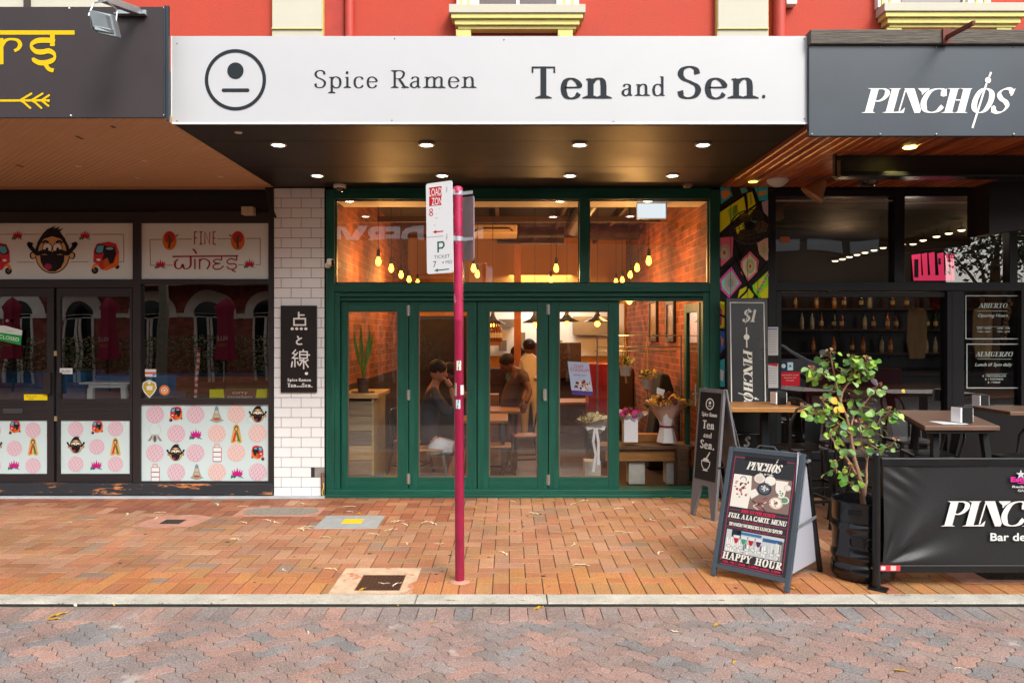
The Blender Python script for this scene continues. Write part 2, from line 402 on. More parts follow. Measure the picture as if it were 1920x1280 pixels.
def pxart(Y, dl=.0007): return Art(fmap=lambda u, v, l: Vector((PX(u, Y), Y - l, PZ(v, Y))), dl=dl)
def pane(px0, px1, py0, py1, Y, parent, m, name='pane', th=.008):
    b = MB(); b.box(PX(px0, Y), PX(px1, Y), Y, Y + th, PZ(py1, Y), PZ(py0, Y))
    b.m = [1] * 6; b.m[2] = 0
    return b.build(name, [m, clearmat()], parent)
def pbox(b, px0, px1, py0, py1, Y, d, **k):       # box with its front face at depth Y covering a pixel rectangle
    return b.box(PX(px0, Y), PX(px1, Y), Y, Y + d, PZ(py1, Y), PZ(py0, Y), **k)
# ================================================================ GROUND
def paver_mesh(name, cells, w, gap, ztop, m, palette, tf, warp=0, colfn=None, zj=.0008, drop=.006):
    b = MB()
    for (x0, y0, x1, y1) in cells:
        nx = max(1, round((x1-x0))); ny = max(1, round((y1-y0)))
        col = colfn(x0*w, y0*w) if colfn else random.choice(palette)
        k = random.uniform(.92, 1.07); col = tuple(min(1, c*k) for c in col[:3]) + (1,)
        g = gap / w; st = 7 if warp else 1
        def ring(ins):
            a0, b0, a1, b1 = x0+ins, y0+ins, x1-ins, y1-ins; o = []
            for i in range(nx*st): o.append((a0+(a1-a0)*i/(nx*st), b0))
            for i in range(ny*st): o.append((a1, b0+(b1-b0)*i/(ny*st)))
            for i in range(nx*st): o.append((a1-(a1-a0)*i/(nx*st), b1))
            for i in range(ny*st): o.append((a0, b1-(b1-b0)*i/(ny*st)))
            return o
        dz = random.uniform(-zj, zj)
        def wp(p, z):
            x, y = p
            if warp: x, y = x + warp*tri(y), y + warp*tri(x)
            return tf(x*w, y*w, z)
        r1 = ring(g/2 + .018); r0 = ring(g/2)
        top = [wp(p, ztop+dz) for p in r1]; low = [wp(p, ztop-.0022+dz) for p in r0]; bot = [wp(p, ztop-drop) for p in r0]
        n = len(top)
        b.add(top + low + bot, [tuple(range(n))] + [(n+i, n+(i+1)%n, (i+1)%n, i) for i in range(n)] + [(2*n+i, 2*n+(i+1)%n, n+(i+1)%n, n+i) for i in range(n)], col=col)
    return b
def tri(t):
    t = t % 1.0
    return math.sin(2*math.pi*t) * .8 + math.sin(6*math.pi*t) * -.08
def herring(i0, i1, j0, j1):
    out = []
    for j in range(j0, j1):
        for i in range(i0, i1):
            r = (i - j) % 4
            if r == 0: out.append((i, j, min(i+2, i1), j+1))
            elif r == 1 and i == i0: out.append((i, j, i+1, j+1))
            elif r == 3: out.append((i, j, i+1, min(j+2, j1)))
            elif r == 2 and j == j0: out.append((i, j, i+1, j+1))
    return out
W1 = .1165
pal = [hx(c) for c in ('#a97c5e', '#ac8163', '#a37d62', '#ab785c', '#a5755c', '#a07e64', '#ae866b', '#a97a60', '#9e7154', '#a87d5b', '#a5806d', '#a17a58', '#b08a72')]
pal2 = [hx(c) for c in ('#b07548', '#b37c4a', '#ad6e44', '#a67a4e', '#b1744a', '#a86c4a')]
def pcol(x, y):
    yy = y + 5.37
    if random.random() < .03: return hx('#8d7462')
    if yy < 5.52 + .08*math.sin(x*2.1): return random.choice(pal2)
    if yy > 7.3 + .4*math.sin(x*.9) and x < -.5 and random.random() < .75: return random.choice([hx(c) for c in ('#9a6044', '#93583e', '#a06848', '#8b563f')])
    q = random.choice(pal); return (q[0]*.98, q[1]*.91, q[2]*.82, 1)
m_pave = mat('pavement_brick', attr=True, rough=.66, var=.26, vs=1.3, bump=.5, bs=90, grain=.3, gs=75, spots=('#5b4334', 9, .7))
b = paver_mesh('pavement', herring(-80, 80, 0, 25), W1, .0062, 0, m_pave, pal, lambda x, y, z: (x, y+5.37, z), colfn=pcol)
c2 = [(i, 0, i+1, 2) for i in range(-80, 80)]
b2 = paver_mesh('p', c2, W1, .0062, 0, m_pave, pal2, lambda x, y, z: (x, y+5.138, z), colfn=lambda x, y: random.choice(pal2))
b.add(b2.v, b2.f); b.c[-len(b2.c):] = b2.c
b.box(-9.4, 9.4, 5.14, 8.9, -.06, -.0045, col=hx('#432c20'))
for i in range(90):
    x, y, r_ = random.uniform(-5.5, 5.5), random.uniform(5.2, 8.1), random.uniform(.007, .02)
    b.add([(x+r_*math.cos(a)*random.uniform(.8, 1.2), y+r_*math.sin(a), .0012) for a in [2*math.pi*j/9 for j in range(9)]], [tuple(range(9))], col=hx(random.choice(['#3a2c24', '#4a3a30', '#2c221c', '#8a7a6c'])))   # old gum
struct(b.build('pavement', m_pave, origin=(0, 0, 0)))
m_road = mat('road_paver', attr=True, rough=.8, var=.3, vs=2.3, bump=.9, bs=120, grain=.42, gs=110, spots=('#ada29b', 2.2, .62))
palr = [hx(c) for c in ('#977f78', '#8f7d77', '#9b8077', '#a0837a', '#938179', '#8a7f7c', '#868180', '#988079', '#9c837b', '#92837e', '#928480', '#a58478')]
W2 = .096; c45 = math.cos(R(45))
def tfr(x, y, z): return (x*c45 - y*c45, x*c45 + y*c45 + 3.2, z)
cells = []
for c in herring(-70, 70, -70, 70):
    mx = (c[0]+c[2])/2*W2; my = (c[1]+c[3])/2*W2; X, Y, _ = tfr(mx, my, 0)
    if abs(X) < 5.6 and 1.7 < Y < 4.78: cells.append(c)
b = paver_mesh('road', cells, W2, .0052, -.017, m_road, palr, tfr, warp=.11, zj=.0012)
b2 = paver_mesh('r', [(i, 0, i+1, 2) for i in range(-50, 50)], .117, .005, -.0148, m_road, palr, lambda x, y, z: (x, y+4.694, z))
b.add(b2.v, b2.f); b.c[-len(b2.c):] = b2.c
b.box(-14, 14, -5.2, 4.93, -.09, -.0215, col=hx('#2e2623'))
struct(b.build('road', m_road, origin=(0, 0, 0)))
# kerb with joints, drain grating along it
m_kerb = mat('kerb_concrete', '#b4b0a5', rough=.85, var=.28, vs=4, grain=.2, gs=90, bump=.5, bs=80, spots=('#6f6a60', 7, .6, (1, 3, 1)))
b = MB(); xs = [-9.4, -6.1, -3.31, -.62+.0, .25, 2.4, 3.45, 5.6, 9.4]
for i in range(len(xs)-1): b.box(xs[i]+.003, xs[i+1]-.003, 4.966, 5.136, -.07, random.uniform(0, .0015))
struct(b.build('kerb', m_kerb, bevel=.006, origin=(0, 0, 0)))
m_grate = mat('grate_metal', '#4a443e', rough=.6, metal=.6, var=.3, vs=20)
b = MB(); b.box(-9.4, 9.4, 4.958, 4.964, -.06, -.006); b.box(-9.4, 9.4, 4.931, 4.935, -.06, -.0145)
x = -7.0
while x < 7.0:
    b.bar((x, 4.936, -.016), (x+.012, 4.957, -.012), .006, .008); x += .0145
    if int((x+7)/.5) != int((x+7-.0145)/.5): x += .02
b.box(-9.4, 9.4, 4.931, 4.96, -.07, -.045)
struct(b.build('gutter_grate', m_grate, origin=(0, 0, 0)))
b = MB(); b.box(-9.4, 9.4, 4.9275, 4.9315, -.05, -.0125); struct(b.build('drain_edge', mat('drain_steel', '#9a9a94', rough=.5, metal=.4, var=.3, vs=6), origin=(0, 0, 0)))
# covers let into the pavement
m_conc = mat('pit_concrete', '#c9ad92', rough=.85, var=.3, vs=9, bump=.4, spots=('#b06d4a', 5, .55))
m_rust = mat('rusty_iron', '#4a2f26', rough=.6, metal=.3, var=.35, vs=12, bump=.5, bs=60)
t = thing('pit_cover', 'rusty square drain cover in a pale concrete surround beside the crimson pole', 'drain cover', (-.94, 5.4, 0))
b = MB(); b.box(-1.225, -1.066, 5.142, 5.70, -.05, .0035); b.box(-.75, -.66, 5.142, 5.70, -.05, .0035); b.box(-1.066, -.75, 5.142, 5.2, -.05, .0035); b.box(-1.066, -.75, 5.545, 5.70, -.05, .0035)
b.build('surround', m_conc, t)
b = MB(); b.box(-1.06, -.756, 5.206, 5.539, -.05, .0018)
for i in range(9):
    for j in range(10):
        x0 = -1.048+i*.033; y0 = 5.218+j*.0325
        if (i+j) % 2: b.bar((x0, y0, .002), (x0+.02, y0+.02, .002), .005, .004)
        else: b.bar((x0+.02, y0, .002), (x0, y0+.02, .002), .005, .004)
b.build('lid', m_rust, t)
m_pinkc = mat('pink_mortar', '#b98672', rough=.9, var=.3, vs=9, bump=.5)
t = thing('drain_grate', 'small dark drain grate in a pinkish mortar patch on the left brick pavement', 'drain', (-3.155, 7.13, 0))
b = MB(); b.prism([(-3.46, 6.95, .0), (-3.2, 6.9, 0), (-2.9, 6.95, 0), (-2.84, 7.3, 0), (-3.05, 7.4, 0), (-3.38, 7.36, 0)], (0, 0, 0), (0, 0, .002)); b.build('surround', m_pinkc, t)
b = MB(); b.box(-3.25, -3.06, 7.04, 7.2, -.01, .004)
for i in range(6): b.box(-3.24+i*.032, -3.228+i*.032, 7.05, 7.19, .0, .0065)
b.build('grate', m_grate, t)
t = thing('oval_cover', 'rounded grey stone access cover in the pavement in front of the white tiled pillar', 'drain cover', (-2.26, 7.53, 0))
b = MB(); b.box(-2.68, -1.86, 7.33, 7.72, -.01, .002); b.build('surround', m_pinkc, t)
b = MB(); b.prism([(-2.26+.36*math.copysign(abs(math.cos(a))**.55, math.cos(a)), 7.53+.15*math.copysign(abs(math.sin(a))**.7, math.sin(a)), 0) for a in [2*math.pi*i/32+.01 for i in range(32)]], (0, 0, 0), (0, 0, .006)); b.build('lid', mat('cover_stone', '#8f897d', rough=.9, var=.4, vs=40, bump=.6, bs=120), t)
t = thing('telecom_cover', 'grey concrete access cover with a yellow patch on the brick pavement', 'access cover', (-1.48, 7.1, 0))
b = MB(); b.box(-1.77, -1.2, 6.87, 7.35, -.02, .006); b.build('lid', mat('cover_concrete', '#9aa0a2', rough=.85, var=.15, vs=8, bump=.4, bs=150), t, bevel=.003)
b = MB(); b.box(-1.56, -1.375, 7.04, 7.2, .0062, .0085); b.build('marker', mat('yellow_paint', '#e8c414', rough=.6, var=.15, vs=30), t)
t = thing('pavement_grate', 'dark ribbed drain grate in a pink surround under the black banner barrier', 'drain', (3.8, 5.5, 0))
b = MB(); b.box(3.2, 4.3, 5.36, 5.72, -.01, .003); b.build('surround', m_pinkc, t)
b = MB(); b.box(3.42, 4.05, 5.43, 5.66, -.01, .006)
for i in range(14): b.box(3.435+i*.044, 3.455+i*.044, 5.44, 5.65, .0, .011)
b.build('grate', m_grate, t)
# fallen gum leaves, each one a thing
def leafmesh(col, L=.09, wd=.011, bend=.02):
    b = MB(); n = 7; vs = []
    for i in range(n+1):
        u = i/n; x = (u-.5)*L; y = math.sin(u*math.pi)*bend; ww = math.sin(u*math.pi)**.7*wd/2+.0006; z = .003+.006*math.sin(u*7)**2
        vs += [(x, y-ww, z), (x, y, z+.0015), (x, y+ww, z)]
    fs = []
    for i in range(n): fs += [(3*i, 3*i+3, 3*i+4, 3*i+1), (3*i+1, 3*i+4, 3*i+5, 3*i+2)]
    b.add(vs, fs); return b
m_ldry = mat('dry_leaf', '#e2d8b4', rough=.6, var=.3, vs=30); m_lyel = mat('yellow_leaf', '#c99c1e', rough=.6, var=.3, vs=30)
protos = []
for k, (mm, L, wd, bd) in enumerate([(m_ldry, .1, .011, .02), (m_lyel, .075, .018, .008), (m_ldry, .06, .014, -.01)]):
    o = leafmesh(None, L, wd, bd).build('fallen_leaf', mm, origin=(0, 0, 0))
    tag(o, 'small thin dry leaf or yellow leaf fallen on the ground', 'leaf', 'fallen leaves on the ground'); protos.append(o)
spots = []
lp = [(404,947,0),(290,972,0),(565,945,0),(500,977,0),(520,979,0),(442,1012,0),(440,1012,0),(570,992,0),(563,994,0),(578,989,0),(655,951,0),(675,963,1),(740,978,0),(748,979,0),(733,995,0),(455,981,0),(535,1068,0),(757,985,0),(800,980,0),(810,983,0),(903,976,1),(823,1019,0),(942,1039,0),(760,1020,0),(890,952,1),(1000,964,0),(1048,935,1),(1080,944,1),(1075,946,0),(1095,940,0),(1130,960,1),(1160,955,0),(1072,1021,0),(1090,1061,0),(1162,998,0),(1178,1000,0),(1240,1038,0),(1290,990,0),(1330,1052,0),(1130,986,1),(1190,943,0),(1225,975,0),(1250,956,0),(680,1106,1),(720,1093,0),(745,1097,0),(610,1008,0),(300,962,0),(170,975,0),(130,980,0),(235,965,0),(350,968,0),(620,1069,0),(1015,937,1),(960,941,0),(1232,933,1),(1255,930,1),(700,1003,0),(655,960,0),(455,950,0),(1480,1103,1)]
roadl = [(110,1154,1,.13),(100,1162,1,.1),(210,1134,1,.08),(340,1129,1,.05),(810,1167,1,.05),(575,1186,0,.05),(1345,1172,1,.08),(1378,1242,1,.06),(1690,1258,1,.08),(1010,1141,1,.1),(1455,1128,1,.06),(1265,1183,2,.07),(145,1134,2,.12),(750,1134,1,.06),(1800,1254,0,.05)]
first = [True]*3
def putleaf(k, X, Y, z, sc):
    if first[k]: o = protos[k]; first[k] = False
    else: o = protos[k].copy(); COL.objects.link(o)
    o.location = (X, Y, z); o.rotation_euler = (0, 0, random.uniform(-1.2, 1.2) if random.random() < .8 else random.uniform(0, 6.2)); s = sc; o.scale = (s, s, s)
for (px, py, k) in lp:
    Y = F*H/(py-CY); Y = min(Y, 8.12); putleaf(k, PX(px, Y), Y, .001, random.uniform(.85, 1.4))
for (px, py, k, L) in roadl:
    z0 = -.014; Y = F*(H-z0)/(py-CY); putleaf(k, PX(px, Y), Y, z0, L/.08)
b = MB(); b.box(PX(845, 5.4), PX(886, 5.4), 5.34, 5.46, -.01, .003)
# ================================================================ UPPER STOREY
m_red = mat('red_render', '#ad3c29', rough=.8, var=.12, vs=2, bump=.35, bs=60)
m_red2 = mat('red_pipe_paint', '#b03a2c', rough=.6, var=.15, vs=5)
m_cream = mat('cream_render', '#b9b5a5', rough=.8, var=.06, vs=2)
m_yel = mat('yellow_trim', '#cdc378', rough=.75, var=.08, vs=4)
Yf = 8.2
up = thing('terrace_building', 'orange red rendered upper storey with cream pilasters above the shop fascias', 'building', (0, 8.3, 3.4))
b = MB(); b.box(-9.4, 9.4, 8.3, 8.6, 3.5, 8.2); b.build('wall', m_red, up)
for (a, c) in ((511, 603), (1347, 1440), (-60, 210)):
    b = MB(); X0, X1 = PX(a, 8.2), PX(c, 8.2)
    b.box(X0, X1, 8.2, 8.299, PZ(53, 8.2), 8.2); b.mi = 0; b.box(X0, X1, 8.21, 8.299, 3.5, PZ(55, 8.2)); b.mi = 1; b.box(X0-.008, X1+.008, 8.19, 8.21, PZ(55, 8.2), PZ(53, 8.2)); b.box(X0-.01, X0-.001, 8.215, 8.299, 3.5, 8.2); b.box(X1+.001, X1+.01, 8.215, 8.299, 3.5, 8.2)
    if a < 0: b.mi = 2; b.box(PX(46, 8.19), PX(57, 8.19), 8.17, 8.2, 4.6, 8.2)
    b.build('pilaster', [m_cream, m_yel, mat('dark_pipe', '#3a2f2a')], up)
m_wfr = mat('white_window_paint', '#e9e6da', rough=.5)
m_wgl = glass('window_glass', 2.2, '#9aa3a8')
for k, (x0, x1, g0, g1, ysill) in enumerate(((843, 1096, 898, 1044, 15), (1650, 1918, 1690, 1818, 12))):
    wt = MB(); Y = 8.2
    for i, (e, d, za, zb, mi) in enumerate(((0, .2, 15, 31, 0), (4, .18, 31, 40, 1), (10, .15, 40, 50, 1), (16, .12, 50, 56, 1))):
        wt.box(PX(x0+e, Y), PX(x1-e, Y), 8.3-d, 8.299, PZ(zb+ysill-15, Y), PZ(za+ysill-15, Y)-.002, mi=mi)
    for q in (x0+12, x1-50):
        wt.box(PX(q, Y), PX(q+28, Y), 8.3-.11, 8.299, PZ(78, Y), PZ(55.6+ysill-15, Y), mi=1)
        wt.box(PX(q+3, Y), PX(q+25, Y), 8.3-.125, 8.3-.11, PZ(78, Y), PZ(66, Y), mi=1)
    wn = MB()
    sill = wt.build('sill', [m_cream, m_yel], up, bevel=.004)
    wn.box(PX(g0-42, Y), PX(g0, Y), 8.22, 8.299, PZ(ysill, Y), 7, mi=0); wn.box(PX(g1, Y), PX(g1+42, Y), 8.22, 8.299, PZ(ysill, Y), 7, mi=0)
    for q in (g0-36, g0-22, g1+12, g1+28): wn.box(PX(q, Y), PX(q+5, Y), 8.205, 8.22, PZ(ysill, Y), 7, mi=1)
    wn.box(PX(g0, Y), PX(g1, Y), 8.25, 8.299, PZ(ysill, Y), PZ(ysill-2.5, Y), mi=0)
    mid = (g0+g1)/2 if k == 0 else g1-3
    wn.box(PX(mid-3, Y), PX(mid+3, Y), 8.26, 8.299, PZ(ysill-2.5, Y), 7, mi=0)
    fr = wn.build('window', [m_wfr, m_yel], up)
    pane(g0, g1, -330, ysill-2.5, 8.285, fr, m_wgl)
for q, wd in ((654, 18), (1464, 22)):
    b = MB(); X = PX(q, 8.2); b.tube([(X, 8.24, 3.6), (X, 8.24, 8)], wd/2*8.2/F, 14); b.build('downpipe', m_red2, up, smooth=40)
b = MB(); b.box(PX(603, 8.29), PX(645, 8.29), 8.285, 8.299, 3.6, 8.2); b.build('render_strip', mat('red_render_dark', '#a83a30', rough=.8, var=.25, vs=6), up)
b = MB(); b.box(PX(1475, 8.2), PX(1495, 8.2), 8.2, 8.3, PZ(8, 8.2), PZ(-12, 8.2)); b.build('vent_cap', m_wfr, up, bevel=.01)
# ================================================================ AWNINGS
ZS = 3.345
m_white = mat('fascia_white', '#b3b5b8', rough=.42, var=.03, vs=2, bump=.03, bs=4)
m_slate = '#1d242b'
m_soff = mat('dark_soffit', '#1f1714', rough=.5, spec=.3, var=.12, vs=1.2)
YC = 5.736
aw = thing('white_awning', 'wide white shopfront awning lettered Spice Ramen Ten and Sen. over dark soffit', 'awning', (-.15, 6.9, ZS))
XL, XR = PX(321, YC), PX(1515, YC)
b = MB(); b.box(XL, XR, YC, YC+.05, PZ(231, YC), PZ(68, YC)); fas = b.build('fascia', m_white, aw, bevel=.002)
b = MB(); b.box(XL-.001, XR+.001, YC-.004, YC-.0005, PZ(233, YC), PZ(230, YC)); b.box(XL, XL+.006, YC-.004, YC-.0005, PZ(230, YC), PZ(68, YC)); b.build('trim', mat('white_trim', '#efefec', rough=.3), fas)
A = pxart(YC-.002)
A.ring(441.5, 150, 51, 57.5, m_slate, 1, 64); A.oval(441.5, 133, 15.3, 15.5, m_slate, 1, 36); A.line([(419, 169.5), (464.5, 169.5)], 6.6, m_slate, 1, rnd=True)
A.build('face_emblem', PRINT, fas)
A = pxart(YC-.002); A.stext('Spice', 588, 165, 33, m_slate, 1, x1=708, T=.13, t=.04); A.build('lettering', PRINT, fas); A = pxart(YC-.002); A.stext('Ramen', 733, 165, 33, m_slate, 1, x1=893, T=.13, t=.04); A.build('lettering', PRINT, fas)
A = pxart(YC-.002); A.stext('Ten', 994, 185, 60, m_slate, 1, x1=1143, T=.185, t=.055); A.build('lettering', PRINT, fas); A = pxart(YC-.002); A.stext('and', 1164, 180, 35, m_slate, 1, x1=1248, T=.14, t=.045); A.build('lettering', PRINT, fas); A = pxart(YC-.002); A.stext('Sen', 1269, 185, 60, m_slate, 1, x1=1418, T=.185, t=.055); A.oval(1432, 181.5, 3.2, 3.4, m_slate)
A.build('lettering', PRINT, fas)
b = MB()
for (u, v) in ((332, 227), (332, 82), (740, 73), (945, 75), (735, 226), (1150, 228), (1508, 73), (1508, 223)): b.ball((PX(u, YC), YC-.001, PZ(v, YC)), .005, 6, col=hx('#555555'))
b.build('screw', PRINT, fas)['kind'] = 'stuff'
b = MB(); ys = [YC+.05, 6.257, 7.21, 8.25]
for i in range(3): b.box(-2.54, 2.262, ys[i]+.004, ys[i+1]-.004, ZS, ZS+.05)
b.box(-2.54, 2.262, YC+.05, 8.25, ZS+.006, ZS+.06)
b.build('soffit', m_soff, aw)
b = MB(); b.box(-2.54, 2.25, YC+.05, 8.3, ZS+.06, ZS+.35); b.build('roof_sheet', mat('roof_metal', '#8a8d8f', rough=.5, metal=.5), aw)
m_dl = emit('downlight_glow', '#fff0dc', 12); m_dlr = mat('downlight_ring', '#e8e4dc', rough=.4)
for (u, v, Y) in ((522, 270, 6.344), (800, 270, 6.344), (1087, 269, 6.344), (1318, 269, 6.344), (595, 328, 7.57), (829, 328, 7.57), (1069, 328, 7.57), (1261, 328, 7.57)):
    b = MB(); c = (PX(u, Y), Y, ZS-.012); b.lathe([(.066, .012), (.068, .0), (.052, -.002), (.05, .008)], c, 24, caps=False); d = b.build('downlight', m_dlr, aw, smooth=40)
    b = MB(); b.lathe([(.05, .004), (.03, -.001)], c, 20); b.build('lens', m_dl, d)
    l = bpy.data.lights.new('downlight_lamp', 'SPOT'); l.energy = 6; l.spot_size = R(100); l.spot_blend = .8; l.color = (1, .86, .68); l.shadow_soft_size = .05
    lo = bpy.data.objects.new('downlight_lamp', l); COL.objects.link(lo); lo.location = (c[0], c[1], ZS-.03)
# left awning
YL = 5.58
lw = thing('brown_awning', 'dark brown fascia with yellow lettering and arrow over ribbed tan soffit', 'awning', (-4.5, 6.9, ZS))
m_brn = mat('brown_fascia', '#352e30', rough=.45, spec=.35, var=.12, vs=1.5, spots=('#4a4041', 2.2, .66))
XE = PX(312, YL)
b = MB(); b.box(-9.4, XE, YL, YL+.02, PZ(221, YL), PZ(13, YL)); lf = b.build('fascia', m_brn, lw, bevel=.002)
b = MB(); b.box(XE+.002, XE+.02, YL-.01, YL+.012, PZ(227, YL), PZ(12, YL)); b.box(XE-.012, XE-.001, YL-.012, YL-.001, PZ(221, YL), PZ(12, YL)); b.build('edge_trim', mat('galv_trim', '#3d464d', rough=.35, metal=.7), lf)
A = pxart(YL-.002); YY = '#d0aa00'
A.line([(-200, 61.5), (140, 61.5)], 8, YY, 1)
A.line([(98.5, 65), (98.5, 87)], 9, YY, 2)
A.line([(103, 79), (94, 76.5), (84, 76), (70, 77), (60, 83), (60, 90), (68, 97), (80, 98), (92, 96), (101, 101), (103, 108), (98, 114), (86, 118), (74, 118), (64, 113), (62, 109)], lambda t: 5.2+4.6*abs(t.x)**2, YY, 3, curve=True)
A.line([(80, 117), (86, 122), (92, 130), (101, 133)], 7.5, YY, 4, curve=True)
A.line([(2, 72), (2, 121)], 9, YY, 1)
A.line([(4, 86), (10, 77), (20, 74), (33, 76), (38, 84), (34, 92), (27, 96)], lambda t: 4.2+3.5*abs(t.y), YY, 2, curve=True)
A.line([(-160, 78), (-160, 118), (-140, 120), (-128, 112), (-128, 78)], 8, YY, 1); A.line([(-90, 80), (-110, 90), (-96, 102), (-78, 96)], 8, YY, 1, curve=True)
A.line([(-200, 190), (88, 188.5)], 4.2, YY, 1)
for q in (38, 59, 78):
    A.line([(q, 188.5), (q+21, 176)] if q < 70 else [(q, 188.5), (q+14, 179)], 3.8, YY, 2, rnd=True); A.line([(q, 188.5), (q+8, 193), (q+19, 203)] if q < 70 else [(q, 188.5), (q+13, 199)], 3.8, YY, 2.5, rnd=True)
A.oval(91, 189, 2.8, 2.8, YY, 3)
A.build('lettering', PRINT, lf)
b = MB()
for (u, v) in ((130, 16), (308, 15), (133, 217), (308, 216)): b.ball((PX(u, YL), YL-.001, PZ(v, YL)), .007, 6)
b.build('screw', mat('screw_white', '#dddddd'), lf)['kind'] = 'stuff'
m_ls = mat('ribbed_tan_soffit', '#c49c76', rough=.55, var=.08, vs=1.5)
n = m_ls.node_tree; wv = n.nodes.new('ShaderNodeTexWave'); wv.inputs['Scale'].default_value = 9; wv.bands_direction = 'DIAGONAL'
tcn = n.nodes.new('ShaderNodeTexCoord'); bu = n.nodes.new('ShaderNodeBump'); bu.inputs['Strength'].default_value = .8; bu.inputs['Distance'].default_value = .01
n.links.new(tcn.outputs['Object'], wv.inputs[0]); n.links.new(wv.outputs[1], bu.inputs['Height']); n.links.new(bu.outputs[0], n.nodes['Principled BSDF'].inputs['Normal'])
b = MB(); b.box(-9.4, -2.545, YL+.021, 8.2, ZS, ZS+.05); b.build('soffit', m_ls, lw)
b = MB(); b.box(-9.4, -2.6, 8.17, 8.2, ZS-.025, ZS-.001); b.build('cornice', mat('tan_cornice', '#a8795a', rough=.5), lw)
b = MB(); b.box(-9.4, -2.56, YL+.06, 8.3, ZS+.06, ZS+.4); b.build('roof_sheet', MC['roof_metal'], lw)
b = MB()
for (u, v) in ((271, 301), (258, 333), (414, 331), (447, 248), (148, 311)):
    Y = F*(ZS-H)/(CY-v); b.lathe([(.03, .0), (.028, -.006)], (PX(u, Y), Y, ZS-.001), 14)
b.build('recessed_lamp', mat('lamp_cap', '#d9cdb8', rough=.4), lw)['kind'] = 'stuff'
b = MB()
for (u, v, L) in ((149, 258, .05), (37, 311, .05), (212, 238, .03)):
    Y = F*(ZS-H)/(CY-v); b.box(PX(u, Y)-.012, PX(u, Y)+.012, Y-L, Y+L, ZS-.002, ZS+.002)
b.build('hole', mat('hole_black', '#0a0806'), lw)['kind'] = 'stuff'
# floodlight on the left fascia
m_fl = mat('flood_grey', '#6a7276', rough=.45, metal=.5, var=.15, vs=9); m_galv = mat('galvanised', '#a9b1b5', rough=.4, metal=.7, var=.15, vs=12)
fl = thing('flood_light', 'grey metal floodlight on a galvanised arm above the yellow lettering', 'floodlight', (PX(195, YL), YL-.3, PZ(40, YL)))
Y = YL
b = MB(); b.box(PX(220, Y), PX(276, Y), Y-.02, Y-.001, PZ(31, Y), PZ(21, Y)); b.box(PX(220, Y), PX(276, Y), Y-.05, Y-.02, PZ(31, Y), PZ(29.5, Y)); b.build('bracket', m_galv, fl)
b = MB(); b.bar((PX(262, Y), Y-.03, PZ(25, Y)), (PX(195, 5.2), 5.16, PZ(-4, 5.16)), .05, .05); b.build('arm', m_galv, fl, bevel=.004)
Yq = 5.22
def q3(u, v, Y): return (PX(u, Y), Y, PZ(v, Y))
b = MB(); fr_ = [q3(166, 18, 5.12), q3(209, 27, 5.2), q3(219, 70, 5.22), q3(184, 64, 5.14), q3(170, 52, 5.1)]
b.prism(fr_, (0, 0, 0), (.01, .05, .01)); bk = [q3(178, 22, 5.12), q3(207, 30, 5.2), q3(215, 62, 5.22), q3(184, 55, 5.14)]
b.prism(bk, (0, 0, 0), (-.01, -.05, -.01)); b.prism([q3(181, 50, 5.1), q3(214, 57, 5.15), q3(215, 66, 5.16), q3(182, 59, 5.1)], (0, 0, 0), (0, -.035, -.005))
b.build('lamp_housing', m_fl, fl, bevel=.006)
b = MB(); b.tube([q3(166, 30, 5.12), q3(176, 6, 5.15), q3(200, 2, 5.16), q3(220, 20, 5.25), q3(217, 42, 5.24)], .006, 6); b.build('yoke', m_galv, fl)
# right awning
YR = 5.7
rw = thing('blue_grey_awning', 'blue grey fascia lettered PINCHOS under a weathered timber beam with cedar soffit', 'awning', (4.4, 6.9, ZS))
m_bg = mat('bluegrey_fascia', '#2c3843', rough=.4, spec=.4, var=.25, vs=1.3, spots=('#22282e', 60, .72))
XR0 = PX(1517, YR)
b = MB(); b.box(XR0, 9.4, YR, YR+.04, PZ(255, YR), PZ(86, YR)); rf = b.build('fascia', m_bg, rw, bevel=.002)
b = MB(); b.box(XR0, 9.4, YR-.03, YR+.08, PZ(85, YR), PZ(58, YR)); b.build('timber_beam', mat('weathered_timber', '#5d574f', rough=.85, var=.5, vs=6, st=(1, 8, 14), bump=.8, bs=9), rw, bevel=.008)
b = MB()
for u in (1522, 1650, 1755, 1900): b.ball((PX(u, YR), YR-.002, PZ(252, YR)), .008, 6); b.ball((PX(u, YR), YR-.002, PZ(89, YR)), .005, 6)
b.build('screw', m_galv, rf)['kind'] = 'stuff'
